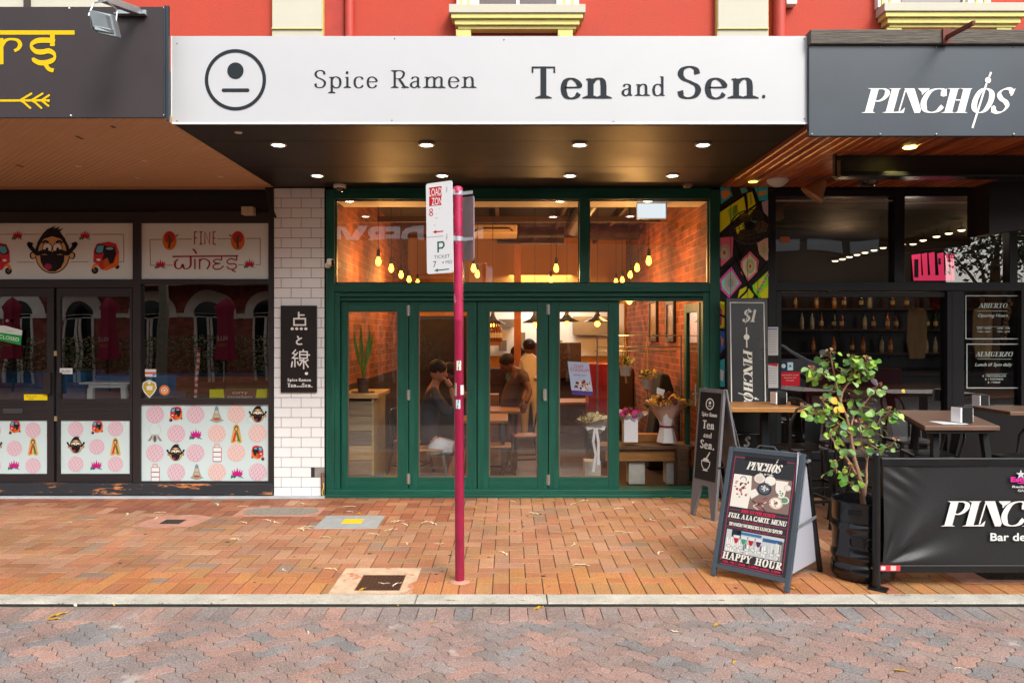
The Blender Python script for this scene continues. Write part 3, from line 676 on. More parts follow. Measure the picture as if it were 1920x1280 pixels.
def pinchos(A, x, y, h, w_, col='#e9e7e2', L=1):
    # bold slanted stencil capitals; skewer through the O. x,y = baseline left, h = cap height, w_ = total width
    sl = .27; W = w_/100.0
    D = [0]
    def q(pts): return [(x + (p[0]-D[0])*W + sl*p[1]/100*h, y - p[1]/100*h) for p in pts]
    def stem(a, wd=5.0): A.poly(q([(a, 3), (a+wd, 3), (a+wd, 97), (a, 97)]), col, L); A.poly(q([(a-2.4, 0), (a+wd+2, 0), (a+wd+.3, 4), (a-.3, 4)]), col, L+.5); A.poly(q([(a-.3, 96), (a+wd+.3, 96), (a+wd+1, 100), (a-2.4, 100)]), col, L+.5)
    def bow(pts, wf, LL=L+1, closed=False): A.line(q(pts), wf, col, LL, curve=True, closed=closed)
    k = h/100
    vw = lambda a, b_: (lambda t: (a + .85*b_*abs(t.y)**1.6)*k)
    stem(1.5); bow([(7, 98), (10, 97), (12.4, 88), (12.8, 73), (11.2, 57), (8.4, 48), (6, 50)], vw(4, 20)); 
    D[0] = 2.8; stem(18); D[0] = 3.3
    A.poly(q([(26.6, 100), (33.3, 100), (41.5, 12), (41.2, 0), (37.6, 0), (29, 82)]), col, L)
    A.line(q([(27.6, 92), (27.2, 8)]), .9*W, col, L+.5); A.poly(q([(24, 0), (30.5, 0), (30.4, 22), (28.2, 6), (24, 4)]), col, L+.8)
    A.poly(q([(35.5, 100), (43.5, 100), (43.2, 96), (40.2, 80), (40.0, 74), (39.2, 74), (38.8, 84)]), col, L+.6)
    D[0] = 4.9
    bow([(55.5, 68), (54.2, 92), (50.5, 98), (46, 88), (43.8, 62), (43.6, 36), (46, 10), (50, 2), (54, 8), (56.5, 28)], vw(4, 24))
    A.poly(q([(54.8, 66), (56.2, 66), (56.4, 100), (54.8, 92)]), col, L+.3)
    D[0] = 3.0; stem(57); D[0] = 5.2; stem(67.6); D[0] = 4.0; A.poly(q([(63.4, 50), (66.8, 50), (66.8, 55), (63.4, 55)]), col, L)
    D[0] = 3.0
    bow([(80, 99), (84.4, 84), (85.6, 50), (83.6, 12), (79.8, 1), (76.2, 16), (75.2, 50), (76.8, 86)], vw(3, 24), closed=True)
    A.line([(x+(75.2)*W+sl*-.62*h, y+.62*h), (x+76.6*W+sl*1.2*h, y-1.2*h)], 1.3*W, col, L+2)
    A.line([(x+77.2*W+sl*1.46*h, y-1.46*h), (x+77.6*W+sl*1.66*h, y-1.66*h)], 1.3*W, col, L+2); A.oval(x+77*W+sl*1.33*h, y-1.33*h, 2*W, 2*W, col, L+2)
    D[0] = 2.4
    bow([(97.3, 78), (96.6, 92), (94, 98.5), (90.6, 92), (89.4, 76), (91.4, 58), (95, 44), (96.6, 26), (94.6, 6), (91.2, 1.5), (88.6, 10), (87.8, 26)], lambda t: (4 + 20*abs(t.y*.8+t.x*.4)**1.4)*k)
    A.poly(q([(96.8, 70), (98.2, 70), (99.2, 100), (97.2, 93)]), col, L+.3); A.poly(q([(87.2, 30), (88.4, 30), (88.6, 8), (87, 0)]), col, L+.3)
A = pxart(YR-.002); pinchos(A, 1617, 212, 46, 284); A.build('lettering', PRINT, rf)
b = MB(); b.bar((PX(1770, YR), YR-.04, PZ(74, YR)), (PX(1818, 5.35), 5.3, PZ(43, 5.3)), .02, .028); b.box(PX(1762, YR), PX(1777, YR), YR-.045, YR-.031, PZ(86, YR), PZ(58, YR)); b.build('stay_bar', mat('rust_red_bar', '#6a3227', rough=.7, metal=.2, var=.3, vs=20), rw)
pls = [hx(c) for c in ('#a8562c', '#b46334', '#934824', '#c07040', '#7c3a1e', '#ab5c38')]
m_cedar = mat('cedar_board', attr=True, rough=.38, var=.35, vs=3, st=(6, .7, 1))
b = MB(); x = XR0-.012
b.add([], [])
while x < 9.3:
    b.prism([(x+.004, 0, ZS+.012), (x+.012, 0, ZS), (x+.076, 0, ZS), (x+.084, 0, ZS+.012)][::-1], (0, YR+.04, 0), (0, 8.2, 0), col=random.choice(pls)); x += .086
b.box(2.262, 9.4, YR+.04, 8.2, ZS+.011, ZS+.05, col=hx('#1d0f08')); b.build('soffit', m_cedar, rw)
b = MB(); b.box(2.27, 9.4, YR+.04, 8.3, ZS+.055, ZS+.4); b.build('roof_sheet', MC['roof_metal'], rw)
# ================================================================ RAMEN SHOP: tiled pillar, green timber front
m_green = mat('green_paint', '#115041', rough=.45, spec=.35, var=.35, vs=3.2, st=(5, 5, .55), bump=.25, bs=12, bst=(9, 9, .7), spots=('#0c3d2d', 5, .66, (4, 4, .5)))
m_greenh = mat('green_paint_rail', '#115041', rough=.45, spec=.35, var=.35, vs=3.2, st=(.55, 5, 5), bump=.25, bs=12, bst=(.7, 9, 9), spots=('#0c3d2d', 5, .66, (.5, 4, 5)))
m_grt = mat('green_dark_groove', '#0c3327', rough=.5)
m_tile = mat('white_tile', '#e8e9ea', rough=.1, var=.03, vs=3, coat=.5, bump=.03, bs=5)
m_grout = mat('dark_grout', '#2c2725', rough=.9)
til = thing('tiled_pillar', 'white subway tiled pillar between the grey shopfront and green doors', 'pillar', (PX(561, Yf), 8.35, 0))
b = MB(); b.box(PX(513, Yf), PX(609, Yf), Yf+.006, 8.7, -.01, ZS); b.build('core', m_grout, til)
b = MB(); rows = 31; z0 = .0; hh = (ZS-.01)/rows; tw = 37.5*Yf/F; xa, xb = PX(513.5, Yf), PX(608.5, Yf)
for r in range(rows):
    x = xa - (tw*.5 if r % 2 else 0) - .03
    while x < xb:
        a, c = max(x, xa), min(x+tw, xb)
        if c - a > .01 and not (r == 2 and c > xb-.02): b.box(a+.0024, c-.0024, Yf-random.uniform(0, .0008), Yf+.006, z0+r*hh+.0024, z0+(r+1)*hh-.0024)
        x += tw
b.build('tile_facing', m_tile, til, bevel=.0012)
b = MB(); b.box(PX(590, Yf), PX(608, Yf), Yf+.001, Yf+.006, hh*2, hh*3); b.build('patch', mat('patch_grey', '#8a857f', rough=.9, var=.3, vs=20), til)
b = MB(); b.tube([(PX(606, Yf), Yf-.025, .0), (PX(606, Yf), Yf-.025, .23), (PX(605, Yf), Yf+.0, .26)], .017, 10); b.build('pipe', mat('rust_pipe', '#6b4637', rough=.6, var=.3, vs=20), til, smooth=50)
b = MB(); b.tube([(PX(607, Yf), Yf-.03, .18), (PX(609, Yf), Yf-.05, .12), (PX(606, Yf), Yf-.055, .06), (PX(610, Yf), Yf-.06, .01), (PX(604, Yf), Yf-.07, .006)], .004, 6); b.build('cable', mat('yellow_cable', '#d8c21e', rough=.5), til)
# hanging sign on the tiles
sg = thing('wall_sign', 'tall black sign with white Japanese characters on the tiled pillar', 'sign', (PX(561, Yf), Yf-.01, PZ(735, Yf)))
m_blk = mat('black_sign', '#1b1616', rough=.35, var=.1, vs=4)
b = MB(); b.box(PX(527.5, Yf), PX(595, Yf), Yf-.03, Yf-.001, PZ(735, Yf), PZ(573, Yf)); b.build('board', m_blk, sg, bevel=.003)
A = pxart(Yf-.031); A.xf = (1/3.279, 500, 1/3.279, 550); wc = '#e8e6e2'
A.line([(197, 117), (197, 155)], 10, wc, 1, rnd=True); A.line([(197, 133), (230, 133)], 9, wc, 1.5, rnd=True); A.line([(168, 155), (238, 155), (238, 194), (168, 194)], 9.5, wc, 2, closed=True)
for q in (157, 185, 213, 241): A.oval(q, 217, 10, 9, wc)
A.line([(190, 264), (200, 280)], 9, wc, 1, rnd=True); A.line([(214, 274), (200, 282), (187, 292), (185, 304), (196, 312), (216, 311)], 9, wc, 2, curve=True, rnd=True)
for k, l in enumerate(([(178, 347), (160, 368), (182, 376)], [(190, 364), (160, 396), (192, 398)], [(174, 400), (174, 450)], [(158, 420), (153, 450)], [(190, 420), (196, 436)], [(226, 346), (222, 358)], [(204, 376), (264, 378)], [(228, 398), (228, 462)], [(204, 410), (222, 412), (203, 442)], [(256, 408), (236, 420)], [(234, 418), (256, 452)])):
    A.line(l, 8, wc, 1+k*.5, rnd=True)
A.line([(204, 358), (250, 358), (250, 398), (204, 398)], 8, wc, 7, closed=True); A.oval(245, 492, 10, 9, wc)
A.stext('Spice', 129, 539, 17, wc, 1, x1=187, T=.24, t=.09); A.stext('Ramen', 197, 539, 17, wc, 1, x1=272, T=.24, t=.09)
A.stext('Ten', 128, 575, 23, wc, 1, x1=182, T=.24, t=.09); A.stext('and', 184, 575, 11, wc, 1, x1=217, T=.26, t=.12); A.stext('Sen.', 219, 575, 23, wc, 1, x1=281, T=.24, t=.09)
A.build('lettering', PRINT, sg)
# green frame: posts, beams, sill
fr = thing('green_shopfront', 'worn green timber shopfront with three transom windows and sill', 'shopfront', (.0, 8.3, 0))
b = MB()
for (a, c, v0, v1, dy, dp_) in ((611, 627, 355, 930, 0, .16), (1331, 1350, 355, 930, 0, .16), (856, 870, 373, 530, .02, .12), (1087, 1105, 373, 530, .02, .12), (627, 637, 548, 917, .015, .12), (1318, 1331, 548, 917, .015, .12)):
    b = MB(); pbox(b, a, c, v0, v1, Yf+dy, dp_); b.build('post', m_green, fr, bevel=.004)
b = MB()
pbox(b, 627, 1331, 352, 373, Yf+.001, .16); pbox(b, 627, 1331, 531, 547, Yf+.001, .15)
pbox(b, 637, 1318, 549, 556, Yf+.02, .12); pbox(b, 637, 1318, 558, 564, Yf+.035, .1)
b.box(PX(612, Yf), PX(1349, Yf), Yf-.02, 8.42, -.01, PZ(917.5, Yf)); b.box(PX(604, Yf), PX(1349, Yf), Yf-.04, Yf-.021, -.01, .035)
b.build('rail', m_greenh, fr, bevel=.004)
b = MB(); pbox(b, 627, 1331, 545, 552, Yf+.05, .05); pbox(b, 637, 1318, 555, 560, Yf+.06, .05); pbox(b, 637, 1162, 560, 568, Yf+.112, .03)
for q in (637, 762, 889, 1023): pbox(b, q, q+(5 if q == 637 else 8), 568, 917, Yf+.107, .03)  # dark strips added behind the leaf gaps to block light from the room
b.build('groove_gap_strip', m_grt, fr)
m_gl = glass('shop_glass', 3.8); m_gd = glass('door_glass', 2.15)
for (a, c) in ((627, 856), (870, 1087), (1105, 1331)):
    b = MB(); X0, X1 = PX(a, Yf)+.002, PX(c, Yf)-.002; Z0, Z1 = PZ(530.5, Yf), PZ(373.5, Yf)
    for q in ((X0, X0+.012, Z0, Z1), (X1-.012, X1, Z0, Z1), (X0+.0125, X1-.0125, Z0, Z0+.012), (X0+.0125, X1-.0125, Z1-.012, Z1)): b.box(q[0], q[1], Yf+.05, Yf+.075, q[2], q[3])
    wn = b.build('transom_window', m_grt, fr)
    p = MB(); p.box(X0+.012, X1-.012, Yf+.06, Yf+.066, Z0+.012, Z1-.012); p.m = [1]*6; p.m[2] = 0; p.build('pane', [m_gl, clearmat()], wn)
# bifold leaves
m_hinge = mat('hinge_steel', '#b9b7b0', rough=.35, metal=.8)
Yd = 8.26
leaves = [(640, 765.5, 652, 746), (767, 893.5, 785, 877), (895.5, 1027.5, 917, 1008), (1029, 1161, 1048, 1141)]
for k, (a, c, ga, gc) in enumerate(leaves):
    d = thing('folding_door', ['leftmost green folding door, beside the left jamb, timber counter behind its glass', 'green folding door with the seated man behind its glass, just left of crimson pole', 'green folding door to the right of the crimson pole with a waiter seen behind', 'green folding door beside the open doorway with poster and white bouquet behind it'][k], 'door', ((PX(a, Yd)+PX(c, Yd))/2, Yd, PZ(917, Yf)), 'green folding doors')
    b = MB(); pbox(b, a, ga, 566, 916, Yd, .045); pbox(b, gc, c, 566, 916, Yd, .045); b.build('stile', m_green, d, bevel=.003)
    b = MB(); pbox(b, ga+.1, gc-.1, 566, 583, Yd+.001, .043); pbox(b, ga+.1, gc-.1, 894, 916, Yd+.001, .043); b.build('rail', m_greenh, d, bevel=.003)
    b = MB()
    for q in ((ga, ga+2, 583, 894), (gc-2, gc, 583, 894), (ga+2.1, gc-2.1, 583, 585), (ga+2.1, gc-2.1, 892, 894)): pbox(b, *q, Yd+.012, .02)
    b.build('bead', mat('bead_brown', '#6a5040', rough=.6), d)
    pane(ga+2, gc-2, 585, 892, Yd+.018, d, m_gd)
for (u, vs_) in ((766, (582, 740, 897)), (1028, (580, 899))):
    for v in vs_:
        b = MB(); b.tube([(PX(u, Yd), Yd-.008, PZ(v+10, Yd)), (PX(u, Yd), Yd-.008, PZ(v-10, Yd))], .01, 10); b.box(PX(u-3, Yd), PX(u+3, Yd), Yd-.004, Yd-.0005, PZ(v+9, Yd), PZ(v-9, Yd))
        o = b.build('hinge', m_hinge, smooth=40); o.parent = None; tag(o, 'steel butt hinge joining two green folding doors', 'hinge', 'steel hinges of the folding doors')
        dd = [x for x in COL.objects if x.name.startswith('folding_door')][0 if u < 900 else 2]
        o.location = o.location - dd.location; o.parent = dd
        for kk in ('label', 'category', 'group'): del o[kk]
b = MB(); b.tube([(PX(1019, Yd), Yd-.002, PZ(750, Yd)), (PX(1019, Yd), Yd-.035, PZ(748, Yd)), (PX(1019, Yd), Yd-.035, PZ(732, Yd)), (PX(1019, Yd), Yd-.002, PZ(730, Yd))], .006, 8)
b.box(PX(1018, Yd), PX(1025, Yd), Yd-.006, Yd-.0005, PZ(751, Yd), PZ(729, Yd)); dd = [x for x in COL.objects if x.name.startswith('folding_door')][2]; b.build('handle', m_hinge, dd)
# open leaf folded back on the right side of the doorway
ol = thing('open_door', 'open green door leaf swung inside at the right edge of the doorway', 'door', (PX(1316, 8.4), 8.7, PZ(917, Yf)))
b = MB(); x = PX(1303, 8.4)
b.box(x+.03, x+.075, 8.33, 8.42, .07, PZ(566, Yf)); b.box(x+.03, x+.075, 8.94, 9.05, .07, PZ(566, Yf)); b.box(x+.031, x+.074, 8.42, 8.94, .07, .22); b.box(x+.031, x+.074, 8.42, 8.94, PZ(583, Yf), PZ(566, Yf)); b.build('frame', m_green, ol, bevel=.003)
b = MB(); b.box(x+.05, x+.056, 8.42, 8.94, .22, PZ(583, Yf)); b.build('pane', glass('side_glass', 1.6), ol)
b = MB(); b.tube([(x+.0, 8.37, PZ(760, 8.4)), (x+.0, 8.37, PZ(720, 8.4))], .009, 8); b.bar((x+.03, 8.37, PZ(738, 8.4)), (x-.04, 8.36, PZ(738, 8.4)), .012, .012); b.build('handle', m_hinge, ol, smooth=40)
# dome camera and small camera
dc = thing('dome_camera', 'white dome security camera under the soffit above the tiled pillar', 'camera', (PX(637, 8.1), 8.1, ZS-.08))
b = MB(); c = (PX(637, 8.08), 8.08, ZS); b.lathe([(.066, 0), (.066, -.03), (.055, -.034)], c, 24); b.build('housing', m_dlr, dc, smooth=40)
b = MB(); b.lathe([(.05, -.034), (.046, -.055), (.03, -.072), (.001, -.078)], c, 20, caps=False); b.build('dome', mat('smoked_dome', '#2a2523', rough=.08, coat=.5), dc, smooth=60)
cc = thing('wall_camera', 'small white box camera fixed to the left green post', 'camera', (PX(618, 8.18), 8.15, PZ(500, 8.18)))
b = MB(); b.bar((PX(623, 8.15), 8.06, PZ(492, 8.1)), (PX(619, 8.15), 8.17, PZ(492, 8.15)), .075, .075); b.build('body', m_dlr, cc, bevel=.02, seg=4)
b = MB(); b.tube([(PX(613, 8.15), 8.199, PZ(497, 8.15)), (PX(613, 8.15), 8.17, PZ(497, 8.15))], .03, 16); b.tube([(PX(613, 8.15), 8.17, PZ(497, 8.15)), (PX(618, 8.15), 8.13, PZ(493, 8.15))], .014, 10); b.build('mount', m_dlr, cc, smooth=50)
b = MB(); b.box(PX(621.5, 8.06), PX(627, 8.06), 8.055, 8.058, PZ(498, 8.06), PZ(487, 8.06)); b.build('lens', mat('lens_black', '#0a0a0a', rough=.1), cc)
b = MB(); c = (PX(1289, 8.05), 8.05, ZS); b.lathe([(.06, 0), (.055, -.02), (.03, -.035), (.001, -.038)], c, 20, caps=False); o = b.build('smoke_detector', mat('brown_plastic', '#7a5a48', rough=.4), smooth=50); tag(o, 'round brownish detector on the dark soffit near the right end', 'detector')
# ================================================================ RAMEN SHOP INTERIOR
m_bint = brickmat('interior_brick', '#92461f', '#56270f', '#a0683a', sc=4.2, axis='YZ')
m_plas = mat('warm_plaster', '#c8852e', rough=.8, var=.12, vs=1.5)
XLi, XRi, YB, ZC = -1.95, 2.24, 14.6, 3.62
m_oak_early = mat('shelf_pine', '#a9682c', rough=.5, var=.2, vs=5)
rr = thing('ramen_restaurant', 'warm lit brick walled restaurant room behind the green doors', 'restaurant', (0, 11, 0))
b = MB(); b.box(XLi-.15, XLi, 8.42, YB, -.05, ZC+.3); b.build('side_wall', m_bint, rr); b = MB(); b.box(XRi, XRi+.15, 8.36, YB, -.05, ZC+.3); b.build('side_wall', m_bint, rr)
b = MB(); b.box(XLi-.1, XRi+.1, YB, YB+.15, -.05, ZC+.3); b.build('back_wall', m_plas, rr)
b = MB(); b.box(XLi-.1, XRi+.1, 8.36, YB+.1, -.12, -.008); b.build('floor', mat('tile_floor', '#2a1a12', rough=.4, var=.25, vs=2), rr)
b = MB(); b.box(XLi-.1, XRi+.1, 9.0, YB+.1, ZC, ZC+.1); b.build('ceiling', mat('dark_ceiling', '#2c1c14', rough=.8, var=.3, vs=2), rr)
b = MB(); b.box(XLi-.1, XRi+.1, 8.37, 8.97, PZ(372, 8.4)+.0, ZC+.1); b.build('bulkhead', mat('bulkhead_white', '#cfc5b6', rough=.6), rr)
for (u, v) in ((655, 378), (1050, 376), (1215, 374)):
    b = MB(); zz = PZ(372, 8.4); Y = 8.55; b.lathe([(.055, 0), (.05, -.006)], (PX(u, Y), Y, zz-.001), 20); b.build('recessed_light', m_dl, rr)
b = MB()
for x in (-1.1, -.2, .75, 1.6): b.box(x, x+.05, 9.0, YB, ZC-.12, ZC-.001)
for y in (9.9, 11.2, 12.5): b.box(XLi+.01, XRi-.01, y, y+.06, ZC-.2, ZC-.121)
b.build('ceiling_joist', mat('joist', '#4a3020', rough=.7, var=.2, vs=4), rr)
b = MB(); b.tube([(1.0, 8.9, 3.42), (1.0, 11.8, 3.42), (1.3, 12.3, 3.42), (2.1, 12.4, 3.42)], .13, 14); b.tube([(-.2, 12.6, 3.4), (.9, 12.6, 3.4)], .14, 14); b.build('duct', mat('duct_black', '#171310', rough=.4), rr, smooth=60)
b = MB(); b.box(-.6, .12, 11.4, 12.1, 3.28, 3.41); b.build('air_conditioner', mat('ac_cream', '#d8b98a', rough=.5), rr, bevel=.02)
b = MB(); b.tube([(-.52, 11.39, 3.31), (-.4, 11.39, 3.35), (0, 11.39, 3.35), (.05, 11.39, 3.31)], .012, 6); b.build('air_vent', m_blk, rr)
b = MB(); b.box(.08, .2, 13.0, 13.12, 0, ZC); b.build('timber_post', mat('orange_pine', '#b3662a', rough=.6, var=.25, vs=5, st=(6, 6, .6)), rr)
b = MB(); b.box(PX(782, 11.6), PX(906, 11.6), 11.6, 11.75, 0, 2.05); b.build('darkening_panel', mat('darkening_brown', '#1a110d', rough=.5, var=.3, vs=2), rr)  # dark panel added to darken the room seen behind the seated man
b = MB(); b.box(PX(782, 11.55), PX(906, 11.55), 11.55, 11.599, 2.04, 2.09); b.build('darkening_panel_trim', m_oak_early, rr)
b = MB(); b.box(XLi+.002, XLi+.02, 8.6, 14, 0, 1.15); b.build('darkening_wall_sheet', mat('darkening_brown', '#1a110d'), rr)  # dark sheet added over the brick to darken the lower left wall
# kitchen pass at the back
b = MB(); b.box(-.62, 2.2, YB-.05, YB-.002, 1.35, 2.35); b.build('kitchen_opening', mat('kitchen_white', '#e6e2d8', rough=.4), rr)
b = MB(); b.box(-.9, XRi-.02, 13.6, 14.2, -.005, 1.15); b.box(.4, 1.25, 13.2, 13.6, 1.0, 1.62); b.build('service_counter', mat('dark_counter', '#3a211a', rough=.4, var=.2, vs=3), rr, bevel=.01)
b = MB()
for i in range(5): b.box(-.55+.35*i, -.4+.35*i, 14.3, 14.45, 1.35+.1*(i % 2), 1.5+.15*(i % 3))
b.box(-.2, .1, 14.35, 14.5, 1.9, 2.05); b.box(1.2, 1.9, 14.3, 14.5, 1.75, 2.1); b.build('kitchen_equipment', mat('steel_dull', '#8a8884', rough=.35, metal=.8), rr)
for (x, y, z, sx, e, c) in ((.6, 14.0, 2.9, 1.2, 42, (1, .93, .82)), (.3, 11.0, 3.2, 1.6, 8, (1, .66, .34))):
    l = bpy.data.lights.new('room_lamp', 'AREA'); l.energy = e; l.size = sx; l.color = c; lo = bpy.data.objects.new('room_lamp', l); COL.objects.link(lo); lo.location = (x, y, z)
# pendant bulbs
m_bulb = emit('warm_bulb', '#ffa028', 16); m_cord = mat('black_cord', '#0d0b0a', rough=.6)
def pendant():
    r = thing('pendant_bulb', 'bare warm bulb', 'pendant lamp', (0, 0, 0))
    b = MB(); b.tube([(0, 0, .13), (0, 0, 2.2)], .0045, 6); b.build('cord', m_cord, r)
    b = MB(); b.lathe([(.012, .15), (.022, .13), (.022, .06), (.017, .055)], (0, 0, 0), 14); b.build('socket', m_cord, r, smooth=40)
    b = MB(); b.lathe([(.004, -.055), (.024, -.042), (.034, -.015), (.03, .015), (.018, .045), (.015, .058)], (0, 0, 0), 12); b.build('bulb', m_bulb, r, smooth=60)
    return r
pr = pendant(); used = False
pl = [(709.5, 490, 'nearest of the bulbs by the left brick wall, hanging highest in view', .9), (733.6, 503, 'second bulb from the left along the brick wall', .9), (752, 515, 'third bulb from the left along the brick wall', .9), (767, 524, 'fourth bulb from the left along the brick wall', .9), (783, 530, 'far bulb of the left row, half hidden by the green beam', .9),
      (1043, 503, 'right bulb of the pair near the centre of the transom', .9), (1033, 525, 'lower left bulb of the pair near the centre of the transom', .9), (888, 503, 'bulb seen just right of the crimson pole', .9), (895, 514, 'dimmer bulb tucked behind the one right of the pole', .9),
      (1216.5, 489, 'rightmost and nearest of the bulbs by the right brick wall', .9), (1194.6, 502, 'second bulb from the right by the right brick wall', .9), (1181.5, 515, 'third bulb from the right by the right brick wall', .9), (1166.7, 525, 'fourth bulb from the right by the right brick wall', .9), (1155, 528.5, 'farthest bulb of the right row, lowest and leftmost in it', .9), (1180, 562, 'bright low bulb hanging at the top of the open doorway', .43)]
for (u, v, lb, dz) in pl:
    Y = F*dz/(CY-v); loc = (PX(u, Y), Y, H+dz)
    lab = 'bare warm ' + lb
    if not used: pr.location = loc; pr['label'] = lab; pr['group'] = 'bare pendant bulbs in the restaurant'; used = True
    else: copy_tree(pr, loc, label=lab)
for (x, y, z, e) in ((-1.6, 9.5, 2.6, 32), (-1.6, 11.5, 2.6, 42), (1.6, 9.6, 2.6, 36), (1.7, 11.6, 2.6, 38), (.6, 10.6, 2.6, 34), (1.45, 9.2, 2.05, 10)):
    l = bpy.data.lights.new('bulb_lamp', 'POINT'); l.energy = e; l.color = (1, .5, .15); l.shadow_soft_size = .06; lo = bpy.data.objects.new('bulb_lamp', l); COL.objects.link(lo); lo.location = (x, y, z)
# cone shades
first_c = None
for (u, v, lb) in ((1063, 607, 'left of the two behind the poster'), (1120, 607, 'right of the two above the red panel'), (1003, 609, 'by the orange timber post'), (924, 611, 'leftmost, over the bottles')):
    Y = 11.2; loc = (PX(u, Y), Y, PZ(v, Y)); lab = 'black cone shade pendant with warm bulb, ' + lb
    if first_c is None:
        r = first_c = thing('cone_pendant', lab, 'pendant lamp', (0, 0, 0), 'cone shade pendants before the kitchen')
        b = MB(); b.tube([(0, 0, .2), (0, 0, 1.75)], .005, 6); b.build('cord', m_cord, r)
        b = MB(); b.lathe([(.2, .03), (.19, .035), (.07, .09), (.03, .15), (.018, .25)], (0, 0, 0), 20, caps=False); b.build('lamp_shade', mat('shade_black', '#15110f', rough=.4), r, smooth=40)
        b = MB(); b.ball((0, 0, 0), .04, 10); b.build('bulb', m_bulb, r, smooth=60); r.location = loc
    else: copy_tree(first_c, loc, label=lab)
# white lit exit panel hung behind the right transom
ex = thing('light_box', 'white rectangular light box hung behind the right transom window', 'light box', (PX(1221, 8.75), 8.75, PZ(410, 8.75)))
b = MB(); b.box(PX(1193, 8.75), PX(1250, 8.75), 8.73, 8.76, PZ(411, 8.75), PZ(380, 8.75)); b.build('body', mat('panel_grey', '#c9cfd3', rough=.4), ex)
b = MB(); b.box(PX(1195, 8.73), PX(1248, 8.73), 8.726, 8.729, PZ(409, 8.73), PZ(382, 8.73)); b.build('face', emit('panel_glow', '#dfe9ee', .9), ex)
b = MB(); b.tube([(PX(1200, 8.75), 8.75, PZ(380, 8.75)), (PX(1200, 8.75), 8.75, 3.3)], .004, 6); b.tube([(PX(1243, 8.75), 8.75, PZ(380, 8.75)), (PX(1243, 8.75), 8.75, 3.3)], .004, 6); b.build('rod', m_hinge, ex)
# timber counter behind leaf 1
m_pl = mat('counter_plank', attr=True, rough=.6, var=.35, vs=3, st=(.8, 6, 9), bump=.3, bs=10)
ct = thing('reception_counter', 'counter clad in worn horizontal timber boards behind the leftmost green door', 'counter', (PX(672, 8.55), 8.8, 0))
b = MB(); pls2 = [hx(c) for c in ('#8f7a5c', '#7c6c58', '#a38a66', '#6e6252', '#94805f', '#866f52')]
zz = 0; k = 0
while zz < 1.0:
    b.box(XLi+.02, PX(697, 8.6), 8.6, 8.62, zz+.002, min(zz+.165, 1.02)-.002, col=pls2[k % 6]); zz += .167; k += 1
b.box(PX(697, 8.6), PX(701, 8.6), 8.595, 9.4, 0, 1.03, col=hx('#a08b5f')); b.build('front_board', m_pl, ct, bevel=.002)
b = MB(); b.box(XLi+.02, PX(698, 8.6)-.03, 8.625, 9.35, 0, 1.0, col=hx('#4c3f33')); b.build('carcass', m_pl, ct)
b = MB(); b.box(XLi+.01, PX(709, 8.6), 8.57, 9.45, 1.035, 1.08, col=hx('#b0925c')); b.build('worktop', m_pl, ct, bevel=.004)
pt = thing('potted_plant', 'slender green stemmed plant in a brown pot on the timber counter', 'plant', (PX(690, 8.9), 8.9, 1.08))
x, y = PX(681, 8.9), 8.9
b = MB(); b.lathe([(.06, 1.082), (.075, 1.25), (.07, 1.25)], (x, y, 0), 16); b.lathe([(.13, 1.081), (.14, 1.09), (.0, 1.085)], (x, y, 0), 20, caps=False); b.build('pot', mat('brown_pot', '#4a3328', rough=.5), pt, smooth=40)
b = MB()
for i in range(7):
    a = i*.9; b.tube([(x, y, 1.25), (x+.05*math.cos(a), y+.05*math.sin(a), 1.45), (x+.12*math.cos(a), y+.1*math.sin(a), 1.62+.06*(i % 3))], [.008, .006, .002], 6)
    b.prism([(x+.05*math.cos(a)-.012, y, 1.42), (x+.09*math.cos(a)-.02, y, 1.6), (x+.13*math.cos(a), y, 1.78+.05*(i % 3)), (x+.09*math.cos(a)+.02, y, 1.58), (x+.05*math.cos(a)+.012, y, 1.42)], (0, .012*i-.04, 0), (0, .012*i-.037, 0))
b.build('foliage', mat('plant_green', '#5f8f2e', rough=.5), pt)
# poster on glass of leaf 4
A = Art(O=(PX(1064, 8.36), 8.36, PZ(677, 8.36)), U=(42/F*8.36/42, 0, -.004*8.36/42*.5), V=(.0008, 0, -8.36/F), dl=.0006)
A.rect(0, 0, 40, 62, '#b9c9e6', 1); A.rect(0, 54, 40, 62, '#4b3a8c', 2)
A.btext('DAM', 12, 11, 6, '#c8343c', 3, x1=28); A.btext('STADIUM', 3, 18, 6, '#c8343c', 3, x1=38); A.btext('PREMIER PARTY', 8, 26, 2.4, '#333344', 3, x1=32)
for i in range(26): A.oval(random.uniform(4, 37), random.uniform(36, 52), random.uniform(1.2, 2.8), random.uniform(1.5, 3.5), random.choice(['#d8a83a', '#8a3b2a', '#e8e4dc', '#c8452a', '#2a2a3a', '#c98a5a', '#e8c8a8']), 3+i*.2, 10)
po = A.build('poster', PRINT); tag(po, 'pale blue event poster with red heading taped inside the folding door glass', 'poster')
